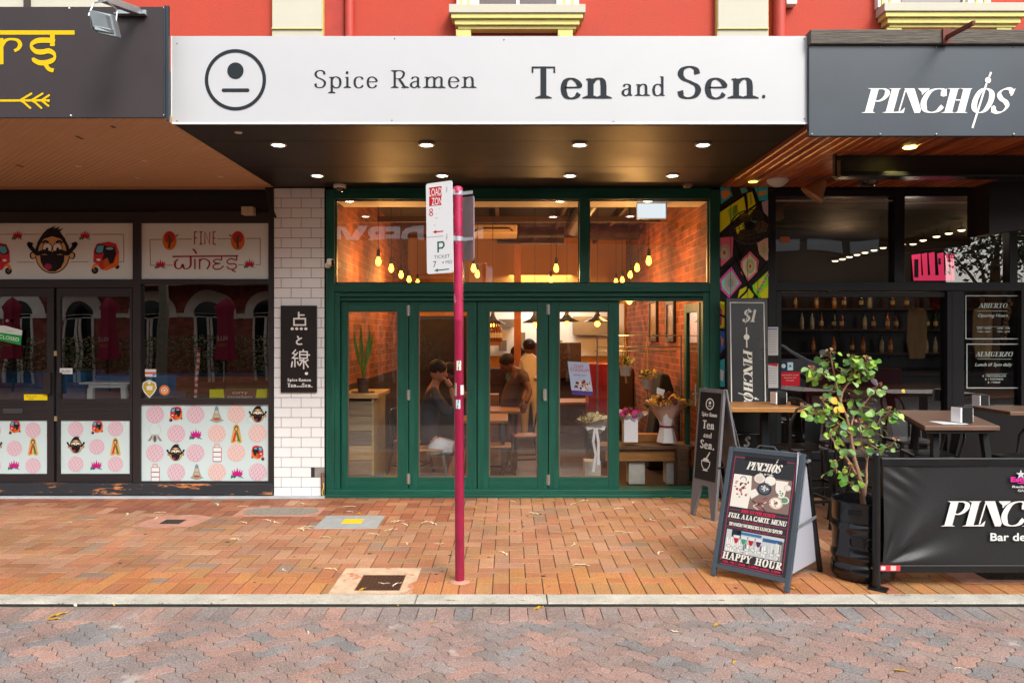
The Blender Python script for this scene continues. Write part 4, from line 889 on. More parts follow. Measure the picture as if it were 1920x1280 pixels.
# ---------------------------------------------------------------- people (skin modifier figures)
m_skin = mat('skin', '#a56f52', rough=.5); m_skin2 = mat('skin_tan', '#6f4532', rough=.55, var=.2, vs=9); m_hair = mat('dark_hair', '#14100e', rough=.6, bump=.5, bs=200, spec=.2)
def skinobj(name, chains, m, parent, sub=2):
    # chains: list of lists of (x,y,z,r); chains after the first start at an existing point (same coords)
    vs, es, rs = [], [], []
    def idx(p):
        for i, q in enumerate(vs):
            if (Vector(q) - Vector(p[:3])).length < 1e-4: return i
        vs.append(p[:3]); rs.append(p[3]); return len(vs) - 1
    for ch in chains:
        pv = None
        for p in ch:
            i = idx(p)
            if pv is not None and pv != i: es.append((pv, i))
            pv = i
    off = Vector((0, 0, 0)); q = parent
    while q is not None: off = off + q.location; q = q.parent
    me = bpy.data.meshes.new(name); me.from_pydata([tuple(Vector(v) - off) for v in vs], es, []); me.materials.append(m)
    o = bpy.data.objects.new(name, me); COL.objects.link(o); o.parent = parent
    md = o.modifiers.new('skin', 'SKIN'); md.use_smooth_shade = True
    if not me.skin_vertices: return o
    for i, r in enumerate(rs): me.skin_vertices[0].data[i].radius = r if isinstance(r, tuple) else (r, r)
    me.skin_vertices[0].data[0].use_root = True
    ss = o.modifiers.new('subd', 'SUBSURF'); ss.levels = sub; ss.render_levels = sub
    return o
def headmesh(c, r, yaw, pitch, skin, hair, parent, bun=False):
    # head with brow, nose, chin, ears; yaw 0 faces +X
    M = Matrix.Translation(Vector(c)) @ Matrix.Rotation(yaw, 4, 'Z') @ Matrix.Rotation(pitch, 4, 'Y')
    b = MB(); b.T = M
    prof = [(-1.18, .32, .18), (-1.0, .55, .12), (-.72, .72, .05), (-.4, .8, .02), (0, .86, -.04), (.4, .86, -.08), (.75, .7, -.1), (1.0, .42, -.1), (1.12, .02, -.1)]
    n = 16; vs = []
    for (z, rad, sh) in prof:
        for j in range(n):
            t = 2*math.pi*j/n; x = rad*math.cos(t)*(1.12 if math.cos(t) > 0 else 1.05) + sh; y = rad*math.sin(t)*.82
            vs.append((x*r, y*r, z*r))
    fs = [(i*n+j, i*n+(j+1) % n, (i+1)*n+(j+1) % n, (i+1)*n+j) for i in range(len(prof)-1) for j in range(n)]
    b.add(vs, fs + [tuple(range(n))[::-1]])
    b.ball((.95*r, 0, -.3*r), .16*r, 6, sc=(1, .8, 1.5)); b.ball((.86*r, 0, -.68*r), .2*r, 6, sc=(.7, 1.3, .5))
    for s in (-1, 1): b.ball((-.05*r, s*.72*r, -.2*r), .2*r, 6, sc=(.7, .35, 1.2)); b.ball((.82*r, s*.3*r, 0), .1*r, 6)
    hd = b.build('head', skin, parent, smooth=60)
    h = MB(); h.T = M
    h.ball((-.14*r, 0, .28*r), .98*r, 12, sc=(1.03, .9, .92)); 
    if bun: h.ball((-1.05*r, 0, .3*r), .38*r, 8)
    h.build('hair', hair, parent, smooth=60)
    return hd
def hand(cx, cy, cz, dirv, up, skin, parent, s=1):
    # palm plus five curled fingers
    d = Vector(dirv).normalized(); u = Vector(up).normalized(); sd_ = d.cross(u).normalized(); c = Vector((cx, cy, cz)); b = MB()
    b.tube([c, c + d*.045*s, c + d*.085*s], [.028*s, .036*s, .032*s], 8)
    for k, L in enumerate((.06, .072, .068, .052)):
        o = c + d*.08*s + sd_*(.026 - .0175*k)*s
        b.tube([o, o + d*L*.5*s - u*.004, o + d*L*.8*s - u*.018*s, o + d*L*.9*s - u*.03*s], [.009*s, .0085*s, .008*s, .006*s], 6)
    o = c + d*.02*s + sd_*.03*s; b.tube([o, o + (d*.5 + sd_*.7)*.04*s, o + (d*.8 + sd_*.6)*.07*s - u*.01*s], [.012*s, .01*s, .008*s], 6)
    return b.build('hand', skin, parent, smooth=60)
m_navy = mat('dark_jacket', '#1c1a24', rough=.8, var=.3, vs=6, bump=1, bs=14); m_short = mat('white_shorts', '#d3d7dc', rough=.8, var=.15, vs=8, bump=1, bs=16)
# seated man, profile facing right, elbows on table
Yp = 8.95
def pp(u, v, Y=Yp): return (PX(u, Y), Y, PZ(v, Y))
mn = thing('person', 'seated man with short dark hair, dark jacket and white shorts, hand to his face', 'person', (PX(812, Yp), Yp, 0))
hip = pp(806, 838); chest = pp(806, 745); neck = pp(818, 715)
skinobj('body', [[(*hip, .1), (*pp(805, 790), .1), (*chest, .1), (*neck, .05), (*pp(822, 703), .05)],
                 [(*hip, .1), (*pp(838, 838, 8.87), .078), (*pp(862, 842, 8.84), .062), (*pp(852, 868, 8.84), .052), (*pp(832, 915, 8.84), .035), (*pp(850, 920, 8.84), .03)],
                 [(*hip, .1), (*pp(836, 834, 9.12), .078), (*pp(866, 838, 9.15), .062), (*pp(864, 870, 9.15), .05), (*pp(860, 908, 9.15), .035), (*pp(880, 912, 9.15), .03)],
                 [(*chest, .1), (*pp(812, 738, 8.78), .052), (*pp(838, 775, 8.75), .043), (*pp(856, 768, 8.78), .037), (*pp(845, 725, 8.85), .028)],
                 [(*chest, .1), (*pp(814, 738, 9.14), .052), (*pp(842, 772, 9.2), .043), (*pp(860, 760, 9.2), .036), (*pp(864, 740, 9.15), .028)]], m_skin, mn)
skinobj('jacket', [[(*pp(805, 834), .125), (*pp(804, 790), .132), (*pp(806, 748), .13), (*pp(816, 722), .075)],
                   [(*pp(806, 748), .13), (*pp(812, 738, 8.78), .07), (*pp(838, 776, 8.75), .06), (*pp(855, 769, 8.78), .052)],
                   [(*pp(806, 748), .13), (*pp(814, 738, 9.14), .07), (*pp(842, 773, 9.2), .06), (*pp(860, 761, 9.2), .05)]], m_navy, mn)
skinobj('shorts', [[(*pp(800, 834), .125), (*pp(808, 837), .122)], [(*pp(808, 837), .122), (*pp(836, 837, 8.87), .098), (*pp(857, 842, 8.85), .085)], [(*pp(808, 837), .122), (*pp(836, 835, 9.11), .095), (*pp(860, 838, 9.14), .08)]], m_short, mn)
headmesh(pp(822, 694), .108, R(10), R(14), m_skin, m_hair, mn)
hand(*pp(845, 724, 8.85), (-.6, .1, .8), (.6, 0, .5), m_skin, mn)
hand(*pp(864, 740, 9.15), (.9, -.2, .1), (0, 0, 1), m_skin, mn)
b = MB()
for y in (8.84, 9.15): 
    q = Vector(pp(850 if y < 9 else 880, 921 if y < 9 else 914, y)); b.box(q.x-.19, q.x+.06, y-.045, y+.045, -.005, .06)
b.build('shoes', m_navy, mn, bevel=.02)
# companion across the table
p2 = thing('person', 'person facing left across the table from the seated man, in dark top', 'person', (PX(868, 9.6), 9.6, 0))
def p9(u, v, Y=9.6): return (PX(u, Y), Y, PZ(v, Y))
skinobj('body', [[(*p9(872, 820), .11), (*p9(868, 760), .12), (*p9(858, 728), .12), (*p9(850, 712), .05), (*p9(846, 703), .05)],
                 [(*p9(858, 728), .12), (*p9(850, 735, 9.42), .05), (*p9(838, 770, 9.38), .04), (*p9(822, 768, 9.4), .03)],
                 [(*p9(858, 728), .12), (*p9(858, 735, 9.8), .05), (*p9(846, 770, 9.8), .04), (*p9(832, 760, 9.7), .03)]], m_navy, p2)
headmesh(p9(841, 697), .105, R(185), R(5), m_skin2, m_hair, p2)
hand(*p9(822, 768, 9.4), (-1, -.1, .1), (0, 0, 1), m_skin2, p2); hand(*p9(832, 760, 9.7), (-.5, 0, .8), (-.5, 0, .4), m_skin2, p2)
# waiter bending over a table
Yw = 10.6
def pw(u, v, Y=Yw): return (PX(u, Y), Y, PZ(v, Y))
m_tee = mat('faded_tshirt', '#4f3c34', rough=.85, var=.35, vs=7, bump=1, bs=12); m_apron = mat('black_apron', '#1a1616', rough=.8)
wt = thing('person', 'waiter in dark apron bending over a table behind the third green door', 'person', (PX(960, Yw), Yw, 0))
skinobj('body', [[(*pw(952, 775), .12), (*pw(962, 730), .12), (*pw(975, 703), .12), (*pw(964, 692), .05), (*pw(958, 687), .05)],
                 [(*pw(952, 775), .12), (*pw(955, 815, 10.5), .075), (*pw(952, 855, 10.5), .045), (*pw(952, 862, 10.42), .03)],
                 [(*pw(952, 775), .12), (*pw(948, 815, 10.75), .075), (*pw(944, 852, 10.75), .045), (*pw(944, 858, 10.66), .03)],
                 [(*pw(975, 703), .12), (*pw(984, 708, 10.4), .05), (*pw(994, 735, 10.3), .04), (*pw(986, 756, 10.2), .03)],
                 [(*pw(975, 703), .12), (*pw(975, 706, 10.8), .05), (*pw(985, 735, 10.8), .04), (*pw(978, 752, 10.6), .03)]], m_skin2, wt)
skinobj('clothing', [[(*pw(951, 788), .15), (*pw(960, 733), .145), (*pw(975, 704), .14), (*pw(968, 696), .08)], [(*pw(951, 788), .15), (*pw(953, 830), .14)],
                     [(*pw(975, 704), .14), (*pw(984, 708, 10.4), .065), (*pw(989, 722, 10.35), .06)], [(*pw(975, 704), .14), (*pw(975, 706, 10.8), .065), (*pw(981, 722, 10.8), .06)]], m_tee, wt)
headmesh(pw(950, 680), .11, R(200), R(25), m_skin2, m_hair, wt)
hand(*pw(986, 756, 10.2), (-.3, -.2, -.9), (0, -1, 0), m_skin2, wt); hand(*pw(978, 752, 10.6), (-.3, -.2, -.9), (0, -1, 0), m_skin2, wt)
# two cooks near the pass
for (u, v, hr, col, lb, yaw) in ((968, 662, .115, '#2f6f7a', 'kitchen worker with tied dark hair in teal top near the orange post', 170), (992, 650, .12, '#c9b8a4', 'kitchen worker in pale top with dark hair seen from behind', 95)):
    Y = 13.25 if u < 980 else 12.9
    def pk(a, c, YY=Y): return (PX(a, YY), YY, PZ(c, YY))
    k = thing('person', lb, 'person', (PX(u, Y), Y, 0))
    skinobj('body', [[(*pk(u+3, v+80), .14), (*pk(u+3, v+50), .14), (*pk(u+2, v+22), .15), (*pk(u, v+13), .06), (*pk(u, v+8), .05)],
                     [(*pk(u+2, v+22), .15), (*pk(u-12, v+26), .06), (*pk(u-16, v+48), .05), (*pk(u-8, v+58, Y-.2), .035)], [(*pk(u+2, v+22), .15), (*pk(u+16, v+26), .06), (*pk(u+20, v+48), .05), (*pk(u+12, v+60, Y-.2), .035)],
                     [(*pk(u+3, v+80), .14), (PX(u+3, Y)-.1, Y, .5, .08), (PX(u+3, Y)-.1, Y, .06, .05)], [(*pk(u+3, v+80), .14), (PX(u+3, Y)+.1, Y, .5, .08), (PX(u+3, Y)+.1, Y, .06, .05)]], mat('top_' + ('teal' if u < 980 else 'pale'), col, rough=.8), k)
    headmesh(pk(u, v), hr, R(yaw), 0, m_skin2, m_hair, k, bun=True)
# ---------------------------------------------------------------- furniture
m_gun = mat('gunmetal', '#2b2a2b', rough=.35, metal=.6, var=.1, vs=9); m_zinc = mat('zinc_steel', '#9aa2a8', rough=.3, metal=.85)
m_oak = mat('honey_wood', '#9a6a35', rough=.5, var=.3, vs=4, st=(1, 8, 8), bump=.15, bs=12)
m_dwood = mat('dark_tabletop', '#6b5040', rough=.42, var=.3, vs=3, st=(1, 9, 3))
def stool(name, label, x, y, h, m, seatm=None, back=False, s=.17, group=None, rz=0, backh=.38):
    r = thing(name, label, 'chair' if back else 'stool', (0, 0, 0), group)
    b = MB(); 
    if seatm: b.box(-s, s, -s, s, h-.02, h+.01); b.build('seat', seatm, r, bevel=.015)
    else: b.box(-s, s, -s, s, h-.03, h); b.build('seat', m, r, bevel=.014, seg=3)
    for sx in (-1, 1):
        for sy in (-1, 1):
            b = MB(); b.bar((sx*(s-.02), sy*(s-.02), h-.03), (sx*(s+.05), sy*(s+.05), 0), .034, .022, up=(sx, -sy, 0)); b.build('leg', m, r, bevel=.003)
    b = MB(); q = s+.05 - .07*.38; zz = h*.36
    for a, c in (((-q, -q), (q, -q)), ((q, -q), (q, q)), ((q, q), (-q, q)), ((-q, q), (-q, -q))): b.bar((a[0], a[1], zz), (c[0], c[1], zz), .018, .025)
    b.build('footrest', m, r)
    if back:
        b = MB(); w_ = s+.015
        pts = [(-w_, s-.02, h-.01), (-w_-.015, s+.02, h+backh*.6), (-w_+.03, s+.04, h+backh*.93), (-w_*.5, s+.05, h+backh), (w_*.5, s+.05, h+backh), (w_-.03, s+.04, h+backh*.93), (w_+.015, s+.02, h+backh*.6), (w_, s-.02, h-.01)]
        b.tube(pts, .0125, 10); b.build('back_frame', m, r, smooth=60)
        b = MB(); b.prism([(-.07, s+.0, h-.01), (.07, s+.0, h-.01), (.085, s+.045, h+backh-.01), (-.085, s+.045, h+backh-.01)], (0, 0, 0), (0, .006, 0)); b.build('splat', m, r)
    r.location = (x, y, 0); r.rotation_euler = (0, 0, rz); return r
stool('bar_stool', 'steel stool with timber seat under the seated man', PX(808, 8.95), 8.95, .42, m_zinc, m_oak)
ra = stool('dining_chair', 'dark metal chair with timber seat at the lower left of the third green door', PX(932, 9.0), 9.0, .45, m_gun, m_oak, back=True, group='metal chairs inside the restaurant', rz=R(90))
copy_tree(ra, (PX(985, 9.9), 9.9, 0), R(-80), 'dark metal chair with pale seat standing behind the waiter, by the third door')
copy_tree(ra, (PX(770, 9.4), 9.4, 0), R(70), 'dark metal chair behind the seated man, mostly hidden')
def rtable(x0, x1, y0, y1, h, label, mt=m_oak, legm=m_gun):
    t = thing('dining_table', label, 'table', ((x0+x1)/2, (y0+y1)/2, 0))
    b = MB(); b.box(x0, x1, y0, y1, h-.035, h); b.build('table_top', mt, t, bevel=.004)
    for x in (x0+.06, x1-.06):
        for y in (y0+.06, y1-.06): b = MB(); b.bar((x, y, 0), (x, y, h-.035), .04, .04); b.build('leg', legm, t)
    return t
rtable(PX(858, 9.0), PX(905, 9.0)+.3, 8.9, 9.7, .75, 'timber table the seated man leans on')
rtable(PX(905, 10.2), PX(975, 10.2), 9.9, 10.6, .76, 'timber table in front of the waiter')
rtable(PX(1010, 11.5), PX(1110, 11.5), 11.2, 11.9, .76, 'timber table farther back behind the poster')
# ---------------------------------------------------------------- flower bench and hanging pots in the doorway
m_rust_w = mat('old_plank', '#5d4431', rough=.75, var=.4, vs=4, st=(1, 8, 8), bump=.5, bs=9)
m_brz = mat('breeze_block', '#b7b4ab', rough=.9, var=.15, vs=15, bump=.5, bs=90)
Yb = 8.95; x0, x1 = PX(1118, Yb), PX(1296, Yb)
bn = thing('display_bench', 'long rough timber bench carrying the flowers in the doorway', 'bench', (PX(1230, Yb), Yb, 0))
b = MB(); b.box(x0, x1, 8.8, 9.2, PZ(838, 8.8)-.03, PZ(838, 8.8)+.012); b.build('seat', m_rust_w, bn, bevel=.006)
b = MB(); b.box(x0+.1, x1-.02, 8.86, 8.9, PZ(866, 8.8), PZ(846, 8.8)); b.build('front_rail', m_oak, bn, bevel=.004)
for u in (1110, 1192, 1262):
    o = thing('concrete_block', 'grey concrete block under the timber bench, ' + {1110: 'behind the folding door glass', 1192: 'nearest the doorway centre', 1262: 'nearest the upright timber box'}[u], 'block', (PX(u, 9.0), 9.0, 0), 'concrete blocks under the bench')
    b = MB(); b.box(PX(u-15, 9.0), PX(u+15, 9.0), 8.92, 9.12, 0, PZ(866, 8.86)); b.build('block', m_brz, o, bevel=.004)
b = MB(); b.box(PX(1271, 8.7), PX(1293, 8.7), 8.7, 9.05, .0, PZ(840, 8.7)); b.box(PX(1275, 8.7), PX(1290, 8.7), 8.69, 8.7, .03, PZ(845, 8.7)); tag(b.build('timber_box', m_rust_w, bevel=.006), 'dark upright timber box at the right end of the bench', 'crate')
b = MB(); b.box(PX(1180, 9.15), PX(1235, 9.15), 9.1, 9.25, PZ(838, 8.8)+.014, PZ(838, 8.8)+.11); tag(b.build('wooden_planter', m_oak, bevel=.004), 'low wooden planter box on the bench behind the white vases', 'planter')
zb = PZ(838, 8.8)+.013
m_flw = mat('petals', attr=True, rough=.6); m_paper = mat('wrapping_paper', '#d9c9c0', rough=.6, bump=.4, bs=14); m_wbox = mat('white_vase', '#e9e9ec', rough=.35)
def bouquet(lb, u, vt, vb, r, cols, leafc, Y, vase, n=60, paper='#d9c9c0', seed=1):
    rd = random.Random(seed); s = Y/F; X = PX(u, Y); zt = PZ(vt, Y); z0 = PZ(vb, Y); R_ = r*s
    t = thing('bouquet', lb, 'flowers', (X, Y, z0))
    b = MB()
    for i in range(n*6):
        a = rd.uniform(0, 6.28); e = rd.uniform(0, 1)**.5; h = rd.uniform(-.15, .75)
        p = Vector((X + math.cos(a)*R_*e, Y + math.sin(a)*R_*e*.8, zt - R_*.75 + h*R_*(1.1-e*.6)))
        d = Vector((math.cos(a)*e, math.sin(a)*e, rd.uniform(.2, 1))).normalized()*R_*rd.uniform(.12, .3); sd = d.cross(Vector((rd.uniform(-1, 1), rd.uniform(-1, 1), .3))).normalized()*R_*.045
        c = hx(rd.choice(leafc)); b.add([p, p+d*.5+sd, p+d, p+d*.5-sd], [(0, 1, 2, 3)], col=c)
    b.build('leaves', m_flw, t)
    b = MB()
    for i in range(n):
        a = rd.uniform(0, 6.28); e = rd.uniform(0, .95)**.6
        p = Vector((X + math.cos(a)*R_*e, Y + math.sin(a)*R_*e*.8 - .02, zt - R_*.45 + rd.uniform(-.1, .5)*R_*(1.15-e)))
        c, k = rd.choice(cols); rr_ = R_*k*rd.uniform(.7, 1.1)
        for j in range(7):
            q = 2*math.pi*j/7; o = Vector((math.cos(q), math.sin(q)*.6-.3, math.sin(q)))*rr_*.55
            b.ball(p+o, rr_*.42, 5, sc=(1, .7, 1), col=tuple(min(1, x*rd.uniform(.75, 1.1)) for x in hx(c)[:3])+(1,))
        b.ball(p, rr_*.5, 5, col=hx(c))
    b.build('blooms', m_flw, t, smooth=60)
    b = MB(); m = 22; vs = []
    zc = zt - R_*.9
    for k2, (rad, z) in enumerate(((R_*.25, z0+(zc-z0)*.55 if vase else z0+.05), (R_*.7, zc), (R_*1.05, zc+R_*.35), (R_*1.22, zc+R_*.42))):
        for j in range(m):
            q = 2*math.pi*j/m; w_ = 1 + (.12*math.sin(q*5+1)+.08*math.sin(q*9))*(k2 > 0)
            vs.append((X+math.cos(q)*rad*w_, Y+math.sin(q)*rad*w_*.8, z+(.16*R_*math.sin(q*4) if k2 > 1 else 0)))
    b.add(vs, [(i*m+j, i*m+(j+1) % m, (i+1)*m+(j+1) % m, (i+1)*m+j) for i in range(3) for j in range(m)]); b.build('wrapping', mat('paper_'+paper[1:], paper, rough=.6, bump=.4, bs=14), t, smooth=80)
    if vase == 'hex':
        b = MB(); w_ = R_*.55; b.lathe([(w_*.92, z0), (w_*.6, (z0+zc)/2), (w_*.95, zc)], (X, Y, 0), 6); b.build('vase', m_wbox, t)
        b = MB(); b.lathe([(w_*.63, (z0+zc)/2-.012), (w_*.63, (z0+zc)/2+.012)], (X, Y, 0), 18, caps=False); b.build('ribbon', mat('red_ribbon', '#8c1024', rough=.4), t)
    elif vase == 'box':
        b = MB(); w_ = R_*.5; b.box(X-w_, X+w_, Y-w_, Y+w_, z0, zc-R_*.0); b.build('vase', m_wbox, t, bevel=.003)
    elif vase == 'bow':
        b = MB(); mb = m_wbox; yy = Y-.1; zz = zc-R_*.05
        for s_ in (-1, 1):
            b.add([(X, yy, zz), (X+s_*.06, yy-.015, zz+.035), (X+s_*.115, yy, zz+.02), (X+s_*.1, yy-.01, zz-.025)], [(0, 1, 2, 3)])
            pts = [(X+s_*.008, yy, zz), (X+s_*.03, yy-.02, zz-.15), (X+s_*.015+.015, yy-.01, zz-.3), (X+s_*.03, yy-.02, zz-.46+.04*s_)]
            for i in range(3):
                a, c = pts[i], pts[i+1]; b.add([(a[0]-.014, a[1], a[2]), (a[0]+.014, a[1], a[2]), (c[0]+.016, c[1], c[2]), (c[0]-.016, c[1], c[2])], [(0, 1, 2, 3)])
        b.build('bow', mb, t)
        b = MB(); b.lathe([(R_*.28, z0), (R_*.4, z0+.1), (R_*.27, zc)], (X, Y, 0), 12); b.build('vase', mat('green_glass_vase', '#4b5a48', rough=.2), t)
    return t
bouquet('large bouquet of yellow roses and dark red blooms in a white waisted vase', 1250, 735, 828, 38, [('#d89a12', .17), ('#5c0f16', .16), ('#e0a81a', .15), ('#c9b38a', .09), ('#d8c8b0', .08)], ['#4b5c1e', '#5f6c28', '#39471a', '#7a7a3a'], 8.92, 'hex', 42, '#d0b0a0', 3)
bouquet('smaller bouquet with a bright pink bloom in a square white vase', 1181, 762, 827, 26, [('#c81e8a', .28), ('#b84a78', .2), ('#d8a8a0', .16), ('#7c1c2c', .2)], ['#3f5520', '#56692c', '#2f3d18'], 8.9, 'box', 16, '#c9cdd2', 5)
bouquet('bouquet of cream flowers with long white ribbon behind the folding door glass', 1115, 772, 838, 30, [('#d8d2a8', .2), ('#e8e2c0', .15), ('#c9c890', .1)], ['#5c6c3a', '#6f7c48', '#48562c'], 8.85, 'bow', 30, '#b8b8b0', 9)
b = MB(); b.add([(PX(1232, 8.8), 8.8, PZ(726, 8.8)), (PX(1247, 8.8), 8.81, PZ(731, 8.8)), (PX(1244, 8.8), 8.82, PZ(742, 8.8)), (PX(1231, 8.8), 8.8, PZ(737, 8.8))], [(0, 1, 2, 3)])
b.prism([v for v in b.v], (0, 0, 0), (0, .002, 0)); tag(b.build('gift_card', m_wbox), 'small white card stuck in the yellow rose bouquet', 'card')
# garment rail and macrame pots
gr_ = thing('display_rack', 'thin steel rail rack standing inside the doorway with pots hung on it', 'rack', (PX(1220, 9.5), 9.5, 0))
b = MB(); xr0, xr1 = PX(1120, 9.5), PX(1277, 9.5)
for z, y in ((PZ(629, 9.5), 9.5), (PZ(650, 9.5), 9.5), (PZ(658, 9.7), 9.75)): b.tube([(xr0, y, z), (xr1, y, z)], .008, 8)
b.tube([(xr1, 9.5, 0), (xr1, 9.5, PZ(629, 9.5))], .01, 8); b.tube([(xr0, 9.5, 0), (xr0, 9.5, PZ(629, 9.5))], .01, 8); b.build('rail', m_zinc, gr_)
m_rope = mat('macrame_rope', '#a8835a', rough=.9); m_potw = mat('pale_pot', '#a9a39b', rough=.5)
for (u, vt, vb, lb, fl_) in ((1213, 711, 727, 'pale pot with yellow flowers hanging on tan ropes over the big bouquet', True), (1173, 686, 703, 'pale pot with green leaves hanging on ropes beside the door edge', False)):
    Y = 9.45; X = PX(u, Y); zt = PZ(vt, Y); z0 = PZ(vb, Y); t = thing('hanging_pot', lb, 'plant pot', (X, Y, z0))
    b = MB(); b.lathe([(.06, z0-.01), (.08, zt), (.084, zt), (.084, zt-.025)], (X, Y, 0), 18); b.build('pot', m_potw, t, smooth=40)
    b = MB()
    for q in range(3):
        a = q*2.09+.5; b.tube([(X+math.cos(a)*.085, Y+math.sin(a)*.085, zt), (X, Y, PZ(640, Y)), (X, Y, PZ(629, 9.5))], .006, 5)
    b.tube([(X, Y, z0-.01), (X+.01, Y, z0-.1)], .012, 6); b.build('rope', m_rope, t)
    b = MB(); rd = random.Random(u)
    for i in range(90):
        a = rd.uniform(0, 6.28); p = Vector((X+math.cos(a)*rd.uniform(0, .1), Y+math.sin(a)*.08, zt+rd.uniform(0, .1))); d = Vector((math.cos(a), math.sin(a), rd.uniform(-.3, 1)))*.05; sd_ = Vector((-math.sin(a), math.cos(a), .2))*.012
        b.add([p, p+d*.5+sd_, p+d, p+d*.5-sd_], [(0, 1, 2, 3)], col=hx(rd.choice(['#5f7a2a', '#7c8c30', '#4a5f20'])))
    if fl_:
        for i in range(26): b.ball((X+rd.uniform(-.1, .1), Y-.05+rd.uniform(-.04, .04), zt+rd.uniform(.02, .12)), .014, 5, col=hx(rd.choice(['#d8b030', '#e0c860', '#c9b080'])))
    b.build('foliage', m_flw, t)
b = MB(); b.prism([(PX(1215, 9.9), 9.9, 0), (PX(1262, 9.9), 9.9, 0), (PX(1264, 9.9), 9.9, PZ(730, 9.9)), (PX(1255, 9.9), 9.9, PZ(702, 9.9)), (PX(1240, 9.9), 9.9, PZ(700, 9.9))], (0, 0, 0), (0, .5, 0)); tag(b.build('covered_stack', mat('black_cloth', '#100d0c', rough=.9), bevel=.03), 'dark cloth covered stack standing behind the hanging pots', 'covered stack')
for k, (y0, y1, v0, v1, lb) in enumerate(((10.2, 10.7, 590, 640, 'dark framed picture on the right brick wall, nearer one'), (11.4, 12.0, 585, 640, 'dark framed picture farther along the right brick wall'))):
    t = thing('wall_picture', lb, 'picture', (XRi-.02, (y0+y1)/2, PZ(v1, y0))); z0, z1 = PZ(v1, y0), PZ(v0, y0)+.2
    b = MB()
    for q in ((y0, y0+.05, z0, z1), (y1-.05, y1, z0, z1), (y0+.05, y1-.05, z0, z0+.05), (y0+.05, y1-.05, z1-.05, z1)): b.box(XRi-.04, XRi-.003, *q)
    b.build('frame', m_blk, t); b = MB(); b.box(XRi-.025, XRi-.006, y0+.05, y1-.05, z0+.05, z1-.05); b.build('print', mat('picture_tan', '#8a6a48', rough=.2, var=.5, vs=6), t)
# red drinks fridge and bottles
t = thing('red_cooler', 'red drinks cooler panel seen behind the fourth green door', 'cooler', (PX(1130, 10.4), 10.4, 0))
b = MB(); b.box(PX(1103, 10.4), PX(1155, 10.4), 10.3, 10.8, .0, PZ(681, 10.4)-.001); b.build('cabinet', mat('cooler_red', '#8e1414', rough=.3), t, bevel=.01)
b = MB(); b.box(PX(1103, 10.4), PX(1155, 10.4), 10.28, 10.81, 0.002, .5); b.build('base', m_blk, t)
m_bot = [mat('bottle_'+n_, c_, rough=.12, coat=.5) for n_, c_ in (('amber', '#6a3408'), ('green', '#1d3b1a'), ('clear', '#a9b0a8'), ('orange', '#c46a18'))]
def bottle(label, group, mt, capm=m_blk):
    r = thing('bottle', label, 'bottle', (0, 0, 0), group)
    b = MB(); b.lathe([(.033, 0), (.035, .01), (.035, .16), (.03, .19), (.013, .23), (.012, .28)], (0, 0, 0), 12); b.build('glass', mt, r, smooth=40)
    b = MB(); b.lathe([(.0145, .272), (.0145, .295)], (0, 0, 0), 10); b.build('cap', capm, r)
    b = MB(); b.lathe([(.0358, .06), (.0358, .13)], (0, 0, 0), 12, caps=False); b.build('label', mat('bottle_label', '#c9b890', rough=.6), r)
    return r
sh = thing('bottle_shelf', 'small timber shelf of bottles beside the left lamp', 'shelf', (PX(920, 10.9), 10.9, PZ(642, 10.9)))
b = MB(); b.box(PX(908, 10.9), PX(940, 10.9), 10.85, 11.1, PZ(645, 10.9)-.02, PZ(641, 10.9)); b.box(PX(908, 10.9), PX(935, 10.9), 10.85, 11.1, 0, .9); b.build('board', m_oak, sh)
b0 = None
for i, u in enumerate((918, 923, 928, 933, 937)):
    l = (PX(u, 10.95), 10.95, PZ(641, 10.9))
    if b0 is None: b0 = bottle('amber bottle on the small shelf under the left lamp', 'bottles on the restaurant shelf', m_bot[0]); b0.location = l
    else: copy_tree(b0, l)
# ================================================================ LEFT SHOP
m_gry = mat('grey_brown_frame', '#2b2627', rough=.45, spec=.35, var=.1, vs=3, spots=('#8a8682', 26, .74))
m_dk = mat('black_band', '#0c090a', rough=.55, var=.2, vs=2)
m_step = mat('worn_step', '#23262c', rough=.7, var=.2, vs=4, spots=('#c27b45', 6, .56, (.5, 3, 3)), bump=.3)
YLs = 8.22
ls = thing('grey_shopfront', 'dark grey metal shopfront with printed panels left of the tiled pillar', 'shopfront', (-4.5, 8.3, 0))
b = MB()
pbox(b, -600, 505, 353, 396, YLs+.1, .3, mi=1); pbox(b, -600, 511, 397, 418, YLs+.001, .15)
for q in ((248.5, 263, 418, 905), (503, 512, 353, 925), (-52, -38, 418, 905)): pbox(b, *q, YLs, .12)
pbox(b, -38, 248.5, 523.5, 539, YLs+.001, .12); pbox(b, 263, 503, 523.5, 532, YLs+.001, .12); pbox(b, 263, 503, 747, 758, YLs+.001, .12)
pbox(b, 263, 503, 902, 909, YLs+.001, .12)
b.build('frame', [m_gry, m_dk], ls, bevel=.003)
b = MB(); b.box(-9.4, PX(512, 8.2), 8.16, 8.6, .035, PZ(907, 8.16)); b.build('step', m_step, ls, bevel=.006)
b = MB(); b.box(-9.4, PX(609, 8.15), 8.13, 8.198, -.01, .022); b.build('kerb_strip', mat('pale_strip', '#aeb6bb', rough=.7, var=.15, vs=7), ls)
b = MB(); b.box(-9.4, PX(-52, 8.22), 8.22, 8.5, .1, 3.345); b.build('side_panel', m_gry, ls)
b = MB(); pbox(b, 452, 474, 387, 402, 8.1, .1); b.bar((PX(300, 8.3), 8.25, PZ(399, 8.3)), (PX(453, 8.3), 8.25, PZ(399, 8.3)), .02, .008); o = b.build('junction_box', mat('beige_plastic', '#b8a78c', rough=.5, var=.2, vs=30), ls, bevel=.004)
